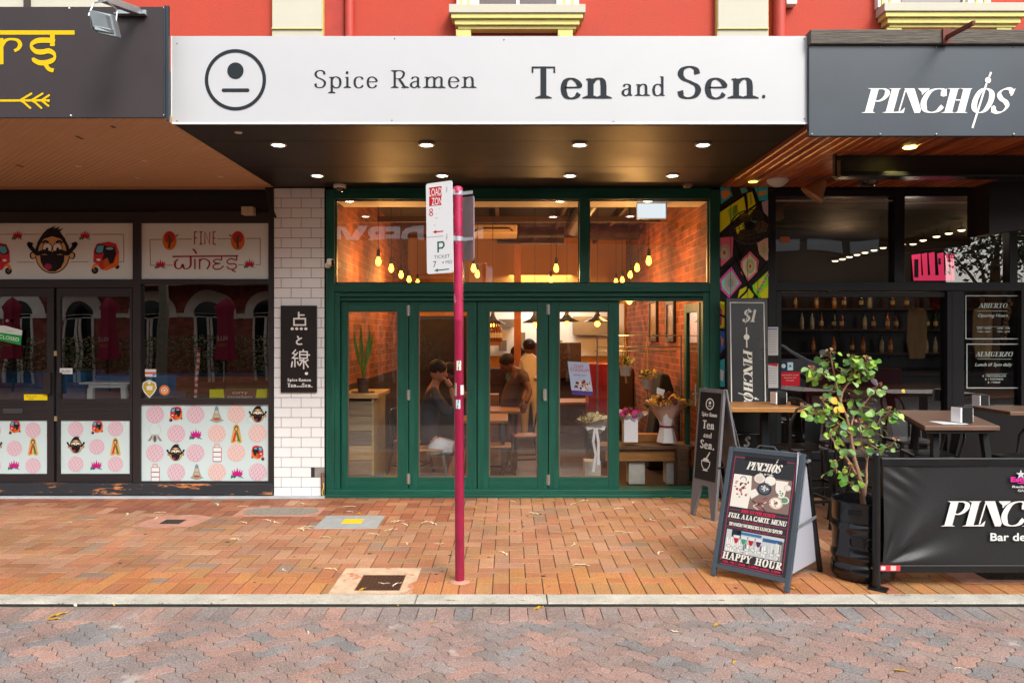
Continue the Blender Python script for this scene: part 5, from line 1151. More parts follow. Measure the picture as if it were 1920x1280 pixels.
b = MB(); b.tube([(PX(500, 8.1), 8.1, PZ(352, 8.1)), (PX(505, 8.1), 8.1, PZ(380, 8.1)), (PX(517, 8.1), 8.1, PZ(408, 8.1))], [.02, .014, .012], 8); b.build('bracket_arm', m_dk, ls)
m_pan = mat('printed_panel', '#cfd6d2', rough=.35, var=.05, vs=1.5)
m_pan2 = mat('printed_panel_blue', '#c2d3d4', rough=.3, var=.05, vs=1.5)
def art_face(A, cx, cy, s, L=2):
    k = '#1a1214'
    A.oval(cx, cy, 33*s, 37*s, k, L); A.oval(cx, cy, 31*s, 35*s, '#c9a26e', L+1); A.oval(cx-37*s, cy+3*s, 6*s, 7*s, k, L-.5); A.oval(cx+37*s, cy+3*s, 6*s, 7*s, k, L-.5); A.oval(cx-36*s, cy+3*s, 4.2*s, 5.2*s, '#c9a26e', L+.2); A.oval(cx+36*s, cy+3*s, 4.2*s, 5.2*s, '#c9a26e', L+.2)
    hr = [(-31, -6), (-28, -22), (-18, -38), (-10, -46), (6, -53), (2, -47), (14, -51), (10, -45), (21, -48), (14, -42), (24, -28), (31, -10), (30, 2), (27, -2), (24, -16), (16, -28), (0, -33), (-16, -28), (-25, -14), (-27, -2), (-31, 4)]
    A.poly([(cx+x*s, cy+y*s) for x, y in hr], k, L+2)
    for q in (-1, 1):
        A.oval(cx+q*9.5*s, cy-11*s, 9.5*s, 10*s, k, L+2.2); A.oval(cx+q*9.5*s, cy-11*s, 8*s, 8.6*s, '#dfe2dc', L+3); A.oval(cx+q*10*s, cy-9*s, 2.6*s, 3*s, k, L+4)
        A.line([(cx+q*19*s, cy-20*s), (cx+q*13*s, cy-24*s), (cx+q*7*s, cy-21*s)], 4*s, k, L+3, curve=True)
    A.poly([(cx+x*s, cy+y*s) for x, y in ((-23, 2), (23, 2), (22, 14), (16, 26), (6, 33), (-6, 33), (-16, 26), (-22, 14))], k, L+4)
    A.oval(cx-8*s, cy+24*s, 7*s, 6*s, '#96284a', L+5)
    for q in (-1, 1): A.line([(cx, cy+1*s), (cx+q*14*s, cy-4*s), (cx+q*28*s, cy-1*s), (cx+q*38*s, cy-10*s), (cx+q*44*s, cy-18*s), (cx+q*37*s, cy-16*s)], lambda t: (5.5+3*abs(t.x))*s, k, L+5.5, curve=True)
def art_rick(A, cx, cy, s, f=1, L=2):
    P = lambda pts: [(cx+f*x*s, cy+y*s) for x, y in pts]
    A.oval(cx-f*18*s, cy+24*s, 6.5*s, 6.5*s, '#17181c', L); A.oval(cx+f*24*s, cy+17*s, 4*s, 4.5*s, '#17181c', L); A.oval(cx-f*18*s, cy+24*s, 3*s, 3*s, '#44505c', L+4)
    A.poly(P([(-20, -14), (-14, -26), (8, -30), (22, -26), (27, -10), (27, 10), (24, 16), (4, 24), (-6, 22), (-14, 12), (-21, 8)]), '#c23038', L+1)
    A.poly(P([(27, -8), (27, 10), (24, 16), (4, 24), (-4, 23), (6, 16), (18, 10), (22, -4)]), '#d86a1a', L+2); A.poly(P([(-24, 20), (-20, 12), (-12, 11), (-10, 16), (-16, 15), (-20, 22)]), '#e07a1c', L+2)
    A.poly(P([(0, -22), (20, -20), (22, -6), (16, 10), (2, 14), (-4, 4), (-1, -8)]), '#1c1a1e', L+2.5); A.poly(P([(-2, 4), (6, 0), (10, 12), (0, 20)]), '#b35a20', L+3)
    A.poly(P([(-18, -12), (-14, -24), (1, -25), (-1, -10), (-8, -6), (-18, -8)]), '#1c1a1e', L+3); A.poly(P([(-16, -11), (-13, -22), (-1, -23), (-3, -11), (-9, -8)]), '#5fa6bd', L+4); A.oval(cx+f*10*s, cy-17*s, 7*s, 2.4*s, '#7fb0c0', L+4)
    A.oval(cx-f*11*s, cy+4*s, 4*s, 2.2*s, '#e8e2d8', L+4)
def art_lotus(A, cx, cy, s, L=2, c='#b01c3c'):
    for dx, a in ((-8, -1), (8, 1), (-4, -.5), (4, .5)): A.poly([(cx+(dx*.2)*s, cy+6*s), (cx+(dx-3)*s*1.1, cy+4*s), (cx+dx*1.6*s, cy+11*s)], '#1f7a58', L)
    for (x, y) in ((-11, -6), (11, -6), (-6, -8), (6, -8), (0, -11), (-12, 0), (12, 0)): A.poly([(cx-4*s+x*.3*s, cy+6*s), (cx+x*s, cy+y*s), (cx+4*s+x*.3*s, cy+6*s)], c, L+1+abs(x)*.03)
def art_lady(A, cx, cy, s, L=2):
    A.poly([(cx+x*s, cy+y*s) for x, y in ((-4, -30), (4, -30), (9, -22), (18, 28), (8, 30), (0, 24), (-8, 30), (-18, 28), (-9, -22))], '#c8a04a', L)
    A.poly([(cx+x*s, cy+y*s) for x, y in ((-5, -4), (0, -10), (0, 20), (-13, 26))], '#b8303a', L+1); A.poly([(cx+x*s, cy+y*s) for x, y in ((5, -4), (0, -10), (0, 20), (13, 26))], '#3d6a3c', L+1.2); A.poly([(cx+x*s, cy+y*s) for x, y in ((0, 2), (4, 18), (0, 24), (-4, 18))], '#d8b060', L+2)
    A.oval(cx, cy-16*s, 6.5*s, 9*s, '#2a1a14', L+1.5); A.oval(cx, cy-15*s, 4*s, 6*s, '#c99a78', L+2.5)
def art_tiffin(A, cx, cy, s, L=2):
    A.line([(cx-8*s, cy-18*s), (cx-8*s, cy-27*s), (cx+6*s, cy-27*s), (cx+6*s, cy-18*s)], 1.5*s, '#c45a4a', L)
    A.rect(cx-14*s, cy-18*s, cx+14*s, cy+27*s, '#c45a4a', L); 
    for i, c in enumerate(('#d8e0e0', '#d8e0e0', '#d8e0e0')): A.rect(cx-12*s, cy+(-16+15*i)*s, cx+12*s, cy+(-4+15*i)*s, c, L+1); A.rect(cx-12*s, cy+(-4+15*i)*s, cx+12*s, cy+(-2+15*i)*s, '#6a4a78', L+1.5)
def art_cow(A, cx, cy, s, L=2):
    A.ring(cx, cy-12*s, 17*s, 18.6*s, '#b8bcb8', L, 24, -60, 240); A.poly([(cx+x*s, cy+y*s) for x, y in ((-8, 2), (8, 2), (9, 14), (4, 26), (-4, 26), (-9, 14))], '#a8aca4', L+1)
    for q in (-1, 1): A.poly([(cx+q*9*s, cy+3*s), (cx+q*22*s, cy+22*s), (cx+q*14*s, cy+22*s), (cx+q*8*s, cy+12*s)], '#8a8478', L+1)
    A.oval(cx, cy+14*s, 4*s, 9*s, '#5a5450', L+2); A.oval(cx, cy+20*s, 3*s, 4*s, '#2c4a48', L+3)
def art_sage(A, cx, cy, s, L=2):
    A.poly([(cx+x*s, cy+y*s) for x, y in ((-5, -26), (0, -31), (5, -26), (9, -8), (16, 12), (24, 16), (14, 20), (0, 24), (-14, 20), (-24, 16), (-16, 12), (-9, -8))], '#9a9684', L)
    A.oval(cx, cy-22*s, 5.5*s, 7*s, '#6a8a90', L+1); A.oval(cx, cy-10*s, 6*s, 6*s, '#b8b0a0', L+1); A.oval(cx, cy+12*s, 11*s, 3.5*s, '#a84a30', L+1); A.oval(cx, cy+3*s, 9*s, 4*s, '#b0a890', L+1)
def art_disc(A, cx, cy, r, c='#b98a9c', L=2):
    A.oval(cx, cy, r, r, '#c9aab4' if c == '#b98a9c' else '#d3b3aa', L, 36)
    n = 0
    for i in range(-6, 7):
        for j in range(-6, 7):
            x, y = cx+i*r/6.4+(j % 2)*r/12.8, cy+j*r/6.4
            if (x-cx)**2+(y-cy)**2 < (r*.93)**2: A.oval(x, y, r*.052, r*.052, '#dccdd4' if (i+j) % 3 else c, L+1, 6)
def mkpanel(name, x0, x1, y0, y1, m, parent, Y=YLs+.03):
    b = MB(); pbox(b, x0, x1, y0, y1, Y, .02); return b.build(name, m, parent)
Yp_ = YLs+.028
pa = mkpanel('printed_panel', -38, 249, 418, 524, m_pan, ls); A = pxart(Yp_)
for a, c in (((-20, 439.5), (22, 439.5)), ((44, 439.5), (76, 439.5)), ((122, 439.5), (148, 439.5)), ((172, 439.5), (232, 439.5)), ((232, 439.5), (232, 491)), ((232, 491), (224, 491)), ((166, 491), (133, 491)), ((65, 491.5), (32, 491.5))): A.line([a, c], 1, '#8a4a40', 1)
art_face(A, 98.5, 476, 1.0); art_rick(A, 196, 483, 1.0); art_rick(A, -2, 484, 1.0, -1); art_lotus(A, 33, 441, .85); art_lotus(A, 159.5, 441, .85); A.build('print', PRINT, pa)
pa = mkpanel('printed_panel', 262, 503.5, 416, 523, m_pan, ls); A = pxart(Yp_); A.xf = (1/7.111, 250, 1/7.111, 400); rc = '#952a34'
for l in ([(380, 348), (222, 348), (228, 693), (290, 693)], [(590, 345), (780, 345)], [(1115, 340), (1300, 340)], [(1500, 336), (1692, 336), (1692, 684), (1630, 684)], [(445, 692), (525, 690)], [(1400, 686), (1475, 686)]): A.line(l, 8, '#8a4a40', 1)
A.xf = (1, 0, 1, 0); art_lotus(A, 301, 495, .85); art_lotus(A, 468, 494, .85)
for q, u in ((1, 318), (-1, 446)):
    A.oval(u, 451, 13, 18, '#c8661e', 2); A.oval(u, 445, 10, 11, '#b02c30', 3); A.line([(u-q*2, 441), (u+q*1, 450), (u-q*1, 465)], 4, '#1c4a2c', 4, curve=True); A.line([(u+q*12, 443), (u+q*16, 440)], 2, '#2c4a2c', 3)
A.xf = (1/7.111, 250, 1/7.111, 400)
for l in ([(815, 415), (815, 248), (855, 248)], [(815, 330), (848, 330)], [(880, 248), (925, 248)], [(902, 248), (902, 412)], [(880, 412), (925, 412)], [(955, 415), (955, 248), (1020, 412), (1020, 248)], [(1065, 415), (1065, 248), (1100, 248)], [(1065, 330), (1095, 330)], [(1065, 413), (1105, 413)]): A.line(l, 13, rc, 2)
A.line([(520, 576), (1398, 568)], 20, rc, 2); A.line([(795, 478), (820, 500), (845, 540)], lambda t: 22, rc, 2)
A.line([(600, 610), (560, 650), (560, 710), (600, 740), (640, 720), (660, 680), (680, 735), (730, 735), (765, 690), (765, 580)], lambda t: 12+16*abs(t.y)**2, rc, 3, curve=True)
A.line([(822, 605), (822, 745)], 22, rc, 3); A.line([(885, 605), (885, 745)], 22, rc, 3); A.line([(885, 640), (920, 608), (975, 615), (1015, 650), (1010, 700), (980, 745)], lambda t: 13+11*abs(t.y), rc, 3.5, curve=True)
A.line([(1175, 575), (1175, 620), (1110, 612), (1068, 640), (1110, 665), (1150, 668), (1090, 680), (1062, 715), (1100, 745), (1160, 738), (1205, 700)], 17, rc, 3, curve=True)
A.line([(1375, 575), (1375, 622), (1300, 605), (1250, 640), (1280, 675), (1350, 672), (1375, 710), (1330, 745), (1270, 735), (1248, 705)], 17, rc, 3, curve=True); A.line([(1310, 740), (1330, 765), (1365, 778)], 18, rc, 4, curve=True)
A.build('print', PRINT, pa)
pa = mkpanel('printed_panel', 264, 503, 757.5, 903, m_pan2, ls); A = pxart(Yp_); A.xf = (1/6.4, 250, 1/6.4, 740)
dp, do_ = '#b98a9c', '#c79a90'
for (x, y, c) in ((260, 235, dp), (745, 235, dp), (1235, 230, do_), (515, 465, dp), (1003, 463, do_), (1490, 462, do_), (260, 697, dp), (745, 697, dp), (1235, 693, do_), (515, 930, dp), (1003, 925, do_), (1493, 925, dp)): art_disc(A, x, y, 107, c)
art_rick(A, 505, 230, 3.0); art_sage(A, 1000, 245, 3.7); art_face(A, 1495, 245, 2.3); art_cow(A, 260, 465, 4); art_lotus(A, 752, 470, 6.2, c='#b8187a'); art_lady(A, 1237, 465, 3.8); art_face(A, 510, 705, 2.3); art_tiffin(A, 1007, 695, 3.8); art_rick(A, 1500, 695, 3.0, -1); art_tiffin(A, 265, 935, 3.8); art_sage(A, 762, 935, 3.5); art_lotus(A, 1248, 935, 6.2, c='#b8187a')
A.build('print', PRINT, pa)
b = MB(); X0, X1 = PX(263, 8.25), PX(503, 8.25); b.box(X0, X1, YLs+.05, YLs+.058, PZ(747, 8.25), PZ(532, 8.25)); b.m = [1]*6; b.m[2] = 0; m_lg = glass('dark_shop_glass', 3.5, '#f4f6f7'); b.build('window_pane', [m_lg, clearmat()], ls)
# glass doors
for k, (a, c, ga, gc, lb) in enumerate(((106, 247.5, 113, 243, 'right leaf of the grey glass doors with PUSH sticker and printed lower panel'), (-37, 100.5, -30, 88, 'left leaf of the grey glass doors with CLOSED sign and letter slot'))):
    d = thing('glass_door', lb, 'door', (PX((a+c)/2, YLs), YLs+.03, PZ(906, YLs)))
    b = MB(); Y = YLs+.02; pbox(b, a, ga, 540, 904, Y, .05); pbox(b, gc, c, 540, 904, Y, .05); pbox(b, ga, gc, 540, 556, Y+.001, .048); pbox(b, ga, gc, 748, 788, Y+.001, .048); pbox(b, ga, gc, 888, 904, Y+.001, .048)
    for v in (755.5, 760.5, 769, 775, 781): pbox(b, ga+1, gc-1, v, v+1.6, Y-.004, .006)
    b.build('frame', m_gry, d, bevel=.002); pane(ga, gc, 556, 748, Y+.02, d, m_lg)
    b = MB(); pbox(b, ga, gc, 788, 888, Y+.015, .01); lp_ = b.build('lower_panel', m_pan2, d)
    A = pxart(Y+.013); ox = 0 if k == 0 else -154.5; oy = 0 if k == 0 else 3
    if k == 1: A.xf = (1, ox+154.5-154.5, 1, 0)
    for (x, y) in ((142, 804), (216.5, 803), (181.5, 837), (142, 869.5), (216.5, 869.5)): art_disc(A, x+(0 if k == 0 else 0), y+oy, 14.4)
    art_rick(A, 181.5, 801, .42); art_face(A, 142.5, 836, .36); art_lady(A, 216.5, 837, .55); art_lotus(A, 181, 871, .9, c='#b8187a'); A.build('print', PRINT, lp_)
b = MB(); pbox(b, 107, 113.5, 698, 739, YLs-.02, .03); d0, d1 = [o for o in COL.objects if o.name.startswith('glass_door')][:2]; b.build('handle', m_gry, d0, bevel=.004)
b = MB(); pbox(b, 80.5, 94, 698, 739, YLs-.02, .03); b.build('handle', m_gry, d1, bevel=.004)
b = MB(); pbox(b, 5, 42, 766, 775, YLs+.008, .008); b.build('letter_slot', mat('slot_steel', '#5d5c60', rough=.3, metal=.6), d1, bevel=.003)
for (v0, v1, u) in ((658, 667, 101), (780, 789, 101.5)):
    b = MB(); pbox(b, u, u+5, v0, v1, YLs+.008, .01); b.build('lock', mat('brass_lock', '#b8a878', rough=.4, metal=.6), d0)
A = pxart(YLs+.018); A.rect(112, 690, 136, 701, '#d3d5d2', 1); A.btext('PUSH', 116, 698, 4.4, '#3a3a3a', 2, x1=132); A.build('sticker', PRINT, d0)
A = pxart(YLs+.018); A.rect(45, 739, 89, 750, '#e8cf10', 1); A.btext('Mind your', 49, 743.6, 2.8, '#4a4420', 2, x1=70); A.btext('step', 54, 748, 2.8, '#4a4420', 2, x1=64); A.build('sticker', PRINT, d1)
A = pxart(YLs-.001); A.xf = (1, 0, 1, 0)
A.poly([(-30, 609), (10, 610.5), (42, 619), (39, 647), (0, 638), (-30, 636)], '#cfd8d0', 1); A.poly([(-30, 622), (0, 623), (41, 629), (39, 647), (0, 638), (-30, 636)], '#1f9a48', 2); A.btext('CLOSED', -2, 633.5, 7, '#e8f0e8', 3, x1=36, ang=R(10)); A.oval(13.5, 601, 3, 3, '#8a6a60', 1); A.btext('curry', 12, 621, 2.6, '#3a9a58', 3, x1=24, ang=R(8))
o = A.build('closed_sign', PRINT); tag(o, 'green and white CLOSED sign hung on the left glass door', 'sign')
# stickers on the right window, items inside
A = pxart(YLs+.046); A.poly([(266.5, 727), (268, 717), (280, 711.5), (292, 717), (294, 727), (290, 735), (280.5, 746.5), (270, 735)], '#dfe3dc', 1); A.poly([(268.5, 727), (270, 718.5), (280, 714), (290, 718.5), (292, 727), (288, 734), (280.5, 743), (272, 734)], '#c4a838', 2); A.oval(280, 717.5, 3, 3, '#dfe3dc', 3); A.rect(275, 723, 286, 731, '#dfe3dc', 3); A.build('pin_sticker', PRINT, ls)
A = pxart(YLs+.046); A.oval(308.5, 731.5, 9.8, 9.8, '#c4733a', 1); A.ring(308.5, 731.5, 4.5, 5.8, '#e8d8c0', 2); A.oval(308.5, 731.5, 2.2, 2.2, '#e8d8c0', 2); A.build('round_sticker', PRINT, ls)
A = pxart(YLs+.046); A.rect(272, 692, 293, 706, '#d8d8dc', 1); A.rect(272, 697, 293, 701, '#d0602a', 2); A.rect(286, 700, 292, 704.5, '#5a88c0', 3); A.build('card_sticker', PRINT, ls)
t = thing('curry_box', 'yellow and brown printed box lettered curry munchers on the window ledge', 'box', (PX(446, 8.33), 8.33, PZ(748, 8.3)))
b = MB(); pbox(b, 393, 501, 729, 747, 8.33, .2); b.build('carton', mat('carton_yellow', '#cfd000', rough=.4), t); A = pxart(8.328)
A.poly([(419, 729.5), (482, 729.5), (479, 747), (421, 747)], '#5f4030', 1); A.btext('curry', 436, 738, 6, '#d8d4cc', 2, x1=464); A.btext('munchers', 427, 746, 5.5, '#d8d4cc', 2, x1=473); A.line([(392, 728), (500, 728)], 2, '#1c2630', 1); A.build('lettering', PRINT, t)
rd = random.Random(5)
b = MB(); x = PX(369, 8.4)
for i in range(16): b.tube([(PX(366+i*.45, 8.4), 8.4, PZ(747-i*5.2*1.1, 8.4)), (PX(366+(i+1)*.45, 8.4), 8.4, PZ(747-(i+1)*5.2*1.1, 8.4))], .017, 10, col=hx('#a0232a' if i % 2 else '#c9b8b0'))
o = b.build('striped_pole', mat('striped_paint', attr=True, rough=.4)); tag(o, 'red and white striped stick leaning inside the left shop window', 'striped stick')
# room behind the left shop
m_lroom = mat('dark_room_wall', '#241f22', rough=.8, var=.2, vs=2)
lr = thing('dark_dining_room', 'unlit dining room behind the grey glass doors with blue seating', 'room', (-4, 10, 0))
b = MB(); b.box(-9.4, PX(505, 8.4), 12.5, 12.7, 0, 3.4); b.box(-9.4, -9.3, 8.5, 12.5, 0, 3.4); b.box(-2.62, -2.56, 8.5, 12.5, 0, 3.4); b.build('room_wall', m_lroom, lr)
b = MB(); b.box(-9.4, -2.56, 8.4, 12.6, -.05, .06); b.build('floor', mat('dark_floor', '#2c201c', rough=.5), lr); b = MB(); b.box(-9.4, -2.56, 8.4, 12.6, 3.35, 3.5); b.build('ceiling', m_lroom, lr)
b = MB(); b.box(-5.0, PX(490, 9.2), 9.1, 9.7, .06, 1.27); b.box(-8.5, -5.2, 9.3, 9.8, .06, 1.3); b.build('bench_seat', mat('blue_upholstery', '#2a7ab0', rough=.6, var=.3, vs=8), lr, bevel=.03)
t = thing('dining_table', 'brown timber table in the dark room behind the curry box', 'table', (PX(420, 8.8), 8.8, .06)); b = MB(); b.box(PX(330, 8.7), PX(503, 8.7), 8.7, 9.0, PZ(734, 8.7), PZ(706, 8.7)); b.build('table_top', mat('brown_table', '#7c4a30', rough=.4, var=.2, vs=4, st=(1, 8, 8)), t)
b = MB(); b.box(PX(345, 8.7), PX(350, 8.7), 8.75, 8.95, .06, PZ(734, 8.7)); b.build('leg', m_blk, t); b = MB(); b.box(PX(490, 8.7), PX(495, 8.7), 8.75, 8.95, .06, PZ(734, 8.7)); b.build('leg', m_blk, t)
t = thing('white_table', 'white legged table seen through the right grey glass door', 'table', (PX(200, 8.7), 8.7, .06)); b = MB(); b.box(PX(148, 8.6), PX(245, 8.6), 8.6, 9.0, PZ(720, 8.6), PZ(717, 8.6)); b.build('table_top', mat('white_ware', '#dfecec', rough=.4), t)
b = MB(); b.box(PX(164, 8.6), PX(236, 8.6), 8.62, 8.66, PZ(727, 8.6), PZ(720.5, 8.6))
for u, d_ in ((164, -3), (226, 3)): b.prism([q3(u, 727, 8.62), q3(u+10, 727, 8.62), (PX(u+10+d_*3, 8.62), 8.62, .06), (PX(u+d_*3, 8.62), 8.62, .06)], (0, 0, 0), (0, .05, 0))
b.build('leg', MC['white_ware'], t)
# ================================================================ TAPAS BAR (right)
m_nav = mat('navy_black_frame', '#16181c', rough=.45, spec=.3, var=.15, vs=3); m_blkw = mat('black_panel', '#0c0c0e', rough=.55, spec=.3, var=.15, vs=2)
YT = 8.22
gp = thing('graffiti_pillar', 'pillar covered in colourful spray paint shapes right of the green front', 'pillar', (PX(1396, YT), 8.3, 0))
b = MB(); b.box(PX(1350.5, Yf), PX(1440, YT), YT, 8.7, -.01, ZS); b.build('core', mat('pillar_dark', '#1c1816', rough=.8), gp)
A = pxart(YT-.001, dl=.0005); A.xf = (1/2.557, 1340, 1/2.56, 340); K = '#15120f'
def gpoly(pts, c, L=1):
    q = hx(c); A.poly(pts, tuple(min(.9, v*2.3+.01) for v in q[:3])+(1,), L)
gpoly([(26, 30), (75, 30), (85, 70), (30, 110)], '#1b7f86'); gpoly([(30, 50), (60, 38), (80, 60), (40, 90)], '#a8632a', 2)
gpoly([(24, 150), (140, 72), (152, 150), (22, 250)], '#c9bd10'); gpoly([(60, 140), (100, 110), (120, 150), (80, 200)], '#7f9a1c', 2); gpoly([(90, 120), (110, 112), (108, 150), (86, 170)], '#4c6a1c', 3)
gpoly([(148, 60), (180, 50), (200, 120), (160, 170)], '#d6c40e'); gpoly([(165, 62), (175, 60), (182, 100), (170, 120)], '#7f8a20', 2)
gpoly([(190, 30), (255, 26), (255, 90), (215, 95)], '#1d8f98'); gpoly([(205, 50), (250, 44), (250, 60), (210, 70)], '#b86a30', 2); gpoly([(120, 32), (150, 30), (160, 50), (130, 60)], '#3c7a6a')
gpoly([(225, 100), (256, 90), (256, 170), (235, 160)], '#8a7c8c'); gpoly([(150, 185), (200, 190), (190, 240), (150, 230)], '#3d9a8e'); gpoly([(100, 225), (140, 195), (150, 250), (110, 260)], '#c8b81c')
gpoly([(24, 270), (90, 265), (85, 360), (30, 410)], '#b04a5c'); A.oval(48, 340, 28, 40, '#c9a8a8', 2); A.oval(46, 342, 16, 24, '#d8c890', 3); A.oval(46, 342, 7, 11, '#b06a6a', 4)
gpoly([(200, 290), (256, 270), (256, 390), (215, 350)], '#c98a80'); A.oval(236, 330, 22, 36, '#d8c8a8', 2); A.oval(236, 330, 11, 18, '#c8c080', 3)
gpoly([(125, 380), (170, 335), (212, 380), (205, 440), (160, 480), (125, 440)], '#c0556a', 2); gpoly([(135, 385), (168, 350), (200, 385), (196, 432), (160, 466), (135, 435)], '#c9a07c', 3); A.oval(170, 408, 22, 34, '#c0c8a0', 4); A.oval(170, 408, 12, 18, '#e0d890', 5); A.oval(170, 408, 5, 9, '#b05a50', 6)
gpoly([(24, 470), (80, 410), (130, 490), (70, 560), (30, 520)], '#c8407c', 2); gpoly([(32, 478), (80, 428), (118, 488), (72, 545), (38, 512)], '#5fae9c', 3); A.oval(76, 488, 30, 42, '#c8c4b4', 4); A.oval(76, 488, 16, 22, '#a8b0b0', 5)
gpoly([(120, 520), (160, 500), (190, 540), (180, 560), (110, 560)], '#d0c010', 2); gpoly([(180, 500), (256, 430), (256, 520), (215, 560), (190, 545)], '#6fb01c', 2); gpoly([(190, 500), (235, 455), (240, 480), (200, 520)], '#c4c020', 3); gpoly([(215, 540), (256, 500), (256, 560), (222, 560)], '#c8a818', 3)
for i in range(6): gpoly([(200+i*9, 530-i*16), (212+i*9, 522-i*16), (216+i*9, 532-i*16), (204+i*9, 542-i*16)], '#c8408a' if i % 2 else '#3f8f2a', 4)
gpoly([(24, 575), (48, 580), (46, 700), (24, 710)], '#c8a010'); gpoly([(24, 600), (36, 620), (34, 690), (24, 690)], '#b8305c', 2); gpoly([(24, 720), (48, 700), (48, 800), (24, 830)], '#2c4a8a'); gpoly([(28, 740), (44, 760), (34, 800)], '#b06a40', 2); gpoly([(24, 860), (48, 850), (48, 985), (24, 985)], '#2a8a90')
gpoly([(26, 900), (44, 910), (40, 960), (26, 950)], '#c9b0b8', 2)
for l in ([(22, 255), (120, 170), (225, 95)], [(22, 140), (90, 100), (150, 60)], [(148, 55), (158, 175), (150, 190)], [(185, 40), (215, 120), (256, 190)], [(22, 450), (100, 380), (145, 330)], [(95, 360), (158, 500), (120, 560)], [(150, 500), (205, 440), (256, 380)], [(158, 500), (215, 570)], [(120, 560), (60, 600)], [(24, 640), (48, 650)], [(24, 708), (48, 716)], [(24, 845), (48, 842)], [(90, 265), (128, 380)], [(22, 420), (80, 402)]): A.line(l, 9, K, 8, curve=True)
for u in (76, 158, 206): A.line([(u, 28), (u, 560)], 2, '#3a3230', 9)
A.build('spray_paint', PRINT, gp)
# wall fan
fn = thing('wall_fan', 'black caged wall fan tilted down on the graffiti pillar', 'fan', (PX(1402, 7.9), 7.95, PZ(445, 7.95)))
c = Vector((PX(1405, 7.9), 7.88, PZ(425, 7.88))); M = Matrix.Rotation(R(-20), 3, 'Z') @ Matrix.Rotation(R(68), 3, 'X')
b = MB()
for rr_ in (.2, .16, .11, .06): b.tube([c + M @ Vector((rr_*math.cos(a), rr_*math.sin(a), .03 if rr_ < .19 else 0)) for a in [2*math.pi*i/28 for i in range(29)]], .004 if rr_ < .19 else .007, 5, caps=False)
for i in range(20):
    a = 2*math.pi*i/20; b.tube([c + M @ Vector((.2*math.cos(a), .2*math.sin(a), 0)), c + M @ Vector((.12*math.cos(a), .12*math.sin(a), .045)), c + M @ Vector((.03*math.cos(a), .03*math.sin(a), .05))], .0025, 4)
b.build('cage', mat('fan_bronze', '#3a2f26', rough=.4, metal=.5), fn)
b = MB()
for i in range(3):
    a0 = 2*math.pi*i/3; pts = [(.03, -.02), (.08, -.07), (.16, -.06), (.18, .01), (.12, .05), (.03, .02)]
    b.prism([c + M @ (Matrix.Rotation(a0, 3, 'Z') @ Vector((x, y, .01+.03*y/.07))) for x, y in pts], (0, 0, 0), M @ Vector((0, 0, .003)))
b.build('blades', mat('fan_blade', '#6a5a3c', rough=.3, metal=.3), fn)
b = MB(); b.tube([c + M @ Vector((0, 0, .03)), c + M @ Vector((0, 0, -.1))], .05, 14); b.tube([c + M @ Vector((0, 0, -.08)), (PX(1398, 8.1), 8.1, PZ(465, 8.1)), (PX(1392, 8.21), 8.21, PZ(478, 8.2))], .014, 8); b.build('motor', m_blkw, fn, smooth=40)
# front framing
tf_ = thing('black_shopfront', 'navy black framed bar front with upper windows and dark lower wall', 'shopfront', (4.5, 8.3, 0))
b = MB()
for q in ((1440, 1455, 358, 930), (1677, 1697, 358, 529), (1893, 1908, 358, 530), (1785, 1808, 545, 930), (1455, 1465, 546, 848), (1776, 1785, 546, 848), (1915, 1925, 530, 760)): pbox(b, *q, YT, .14)
pbox(b, 1455, 2400, 354, 368, YT+.001, .14); pbox(b, 1455, 2400, 529, 545, YT+.001, .14); pbox(b, 1465, 1776, 548, 557, YT+.03, .1)
pbox(b, 1465, 1776, 846, 862, YT+.001, .12); pbox(b, 1808, 2400, 760, 768, YT+.001, .12)
b.build('frame', m_nav, tf_, bevel=.004)
b = MB(); b.box(PX(1455, YT), PX(1785, YT), YT+.02, 8.5, .0, PZ(862, YT)); b.box(PX(1808, YT), 9.4, YT+.02, 8.5, 0, PZ(768, YT)); b.box(PX(1440, YT), 9.4, YT-.04, YT+.019, 0, .1); b.build('lower_wall', m_blkw, tf_)
m_rg = glass('bar_glass', 2.5, '#c4c8cc')
for q in ((1455, 1677, 368, 529), (1697, 1893, 368, 529), (1908, 2150, 368, 529), (1465, 1776, 557, 846), (1808, 1915, 545, 760), (1925, 2200, 545, 760)):
    pane(*q, YT+.06, tf_, m_rg, 'window_pane')
for (a, c_, v) in ((1455, 1675, 378), (1697, 1893, 381)):
    b = MB(); pbox(b, a, c_, v-3, v-.5, YT+.03, .02); b.build('blind_rail', mat('blind_white', '#b8ada4', rough=.5), tf_)
b = MB(); pbox(b, 1463, 1481, 444, 455, YT+.05, .003); b.build('sticker', mat('orange_sticker', '#c8753c', rough=.5), tf_)
A = pxart(YT+.055); A.rect(1463, 697, 1500, 723, '#b8182c', 1)
for i, (t_, a, c_) in enumerate((('THIS SAFETY GLASS', 1465, 1497), ('PLEASE ASK STAFF', 1470, 1493), ('FOR HELP', 1474, 1489))): A.btext(t_, a, 704+i*5, 2.3, '#e0c8c8', 2, x1=c_)
A.build('red_notice', PRINT, tf_)
A = pxart(YT+.055); A.rect(1463, 679, 1475, 694, '#1c3468', 1); A.oval(1469, 686, 4, 4, '#c8d0d8', 2); A.rect(1476.5, 679, 1487, 694, '#b8d8e4', 1); A.oval(1481.5, 686, 2.5, 2.5, '#3a8ac0', 2); A.build('square_stickers', PRINT, tf_)
A = pxart(YT-.001); A.rect(1440, 613, 1459, 666, '#c4c6cc', 1); A.rect(1440, 616, 1457, 618, '#5a5ab0', 2)
for i in range(9): A.rect(1442, 622+i*4.6, 1456, 623+i*4.6, '#9a9aa4', 2)
A.build('notice_sheet', PRINT, tf_)
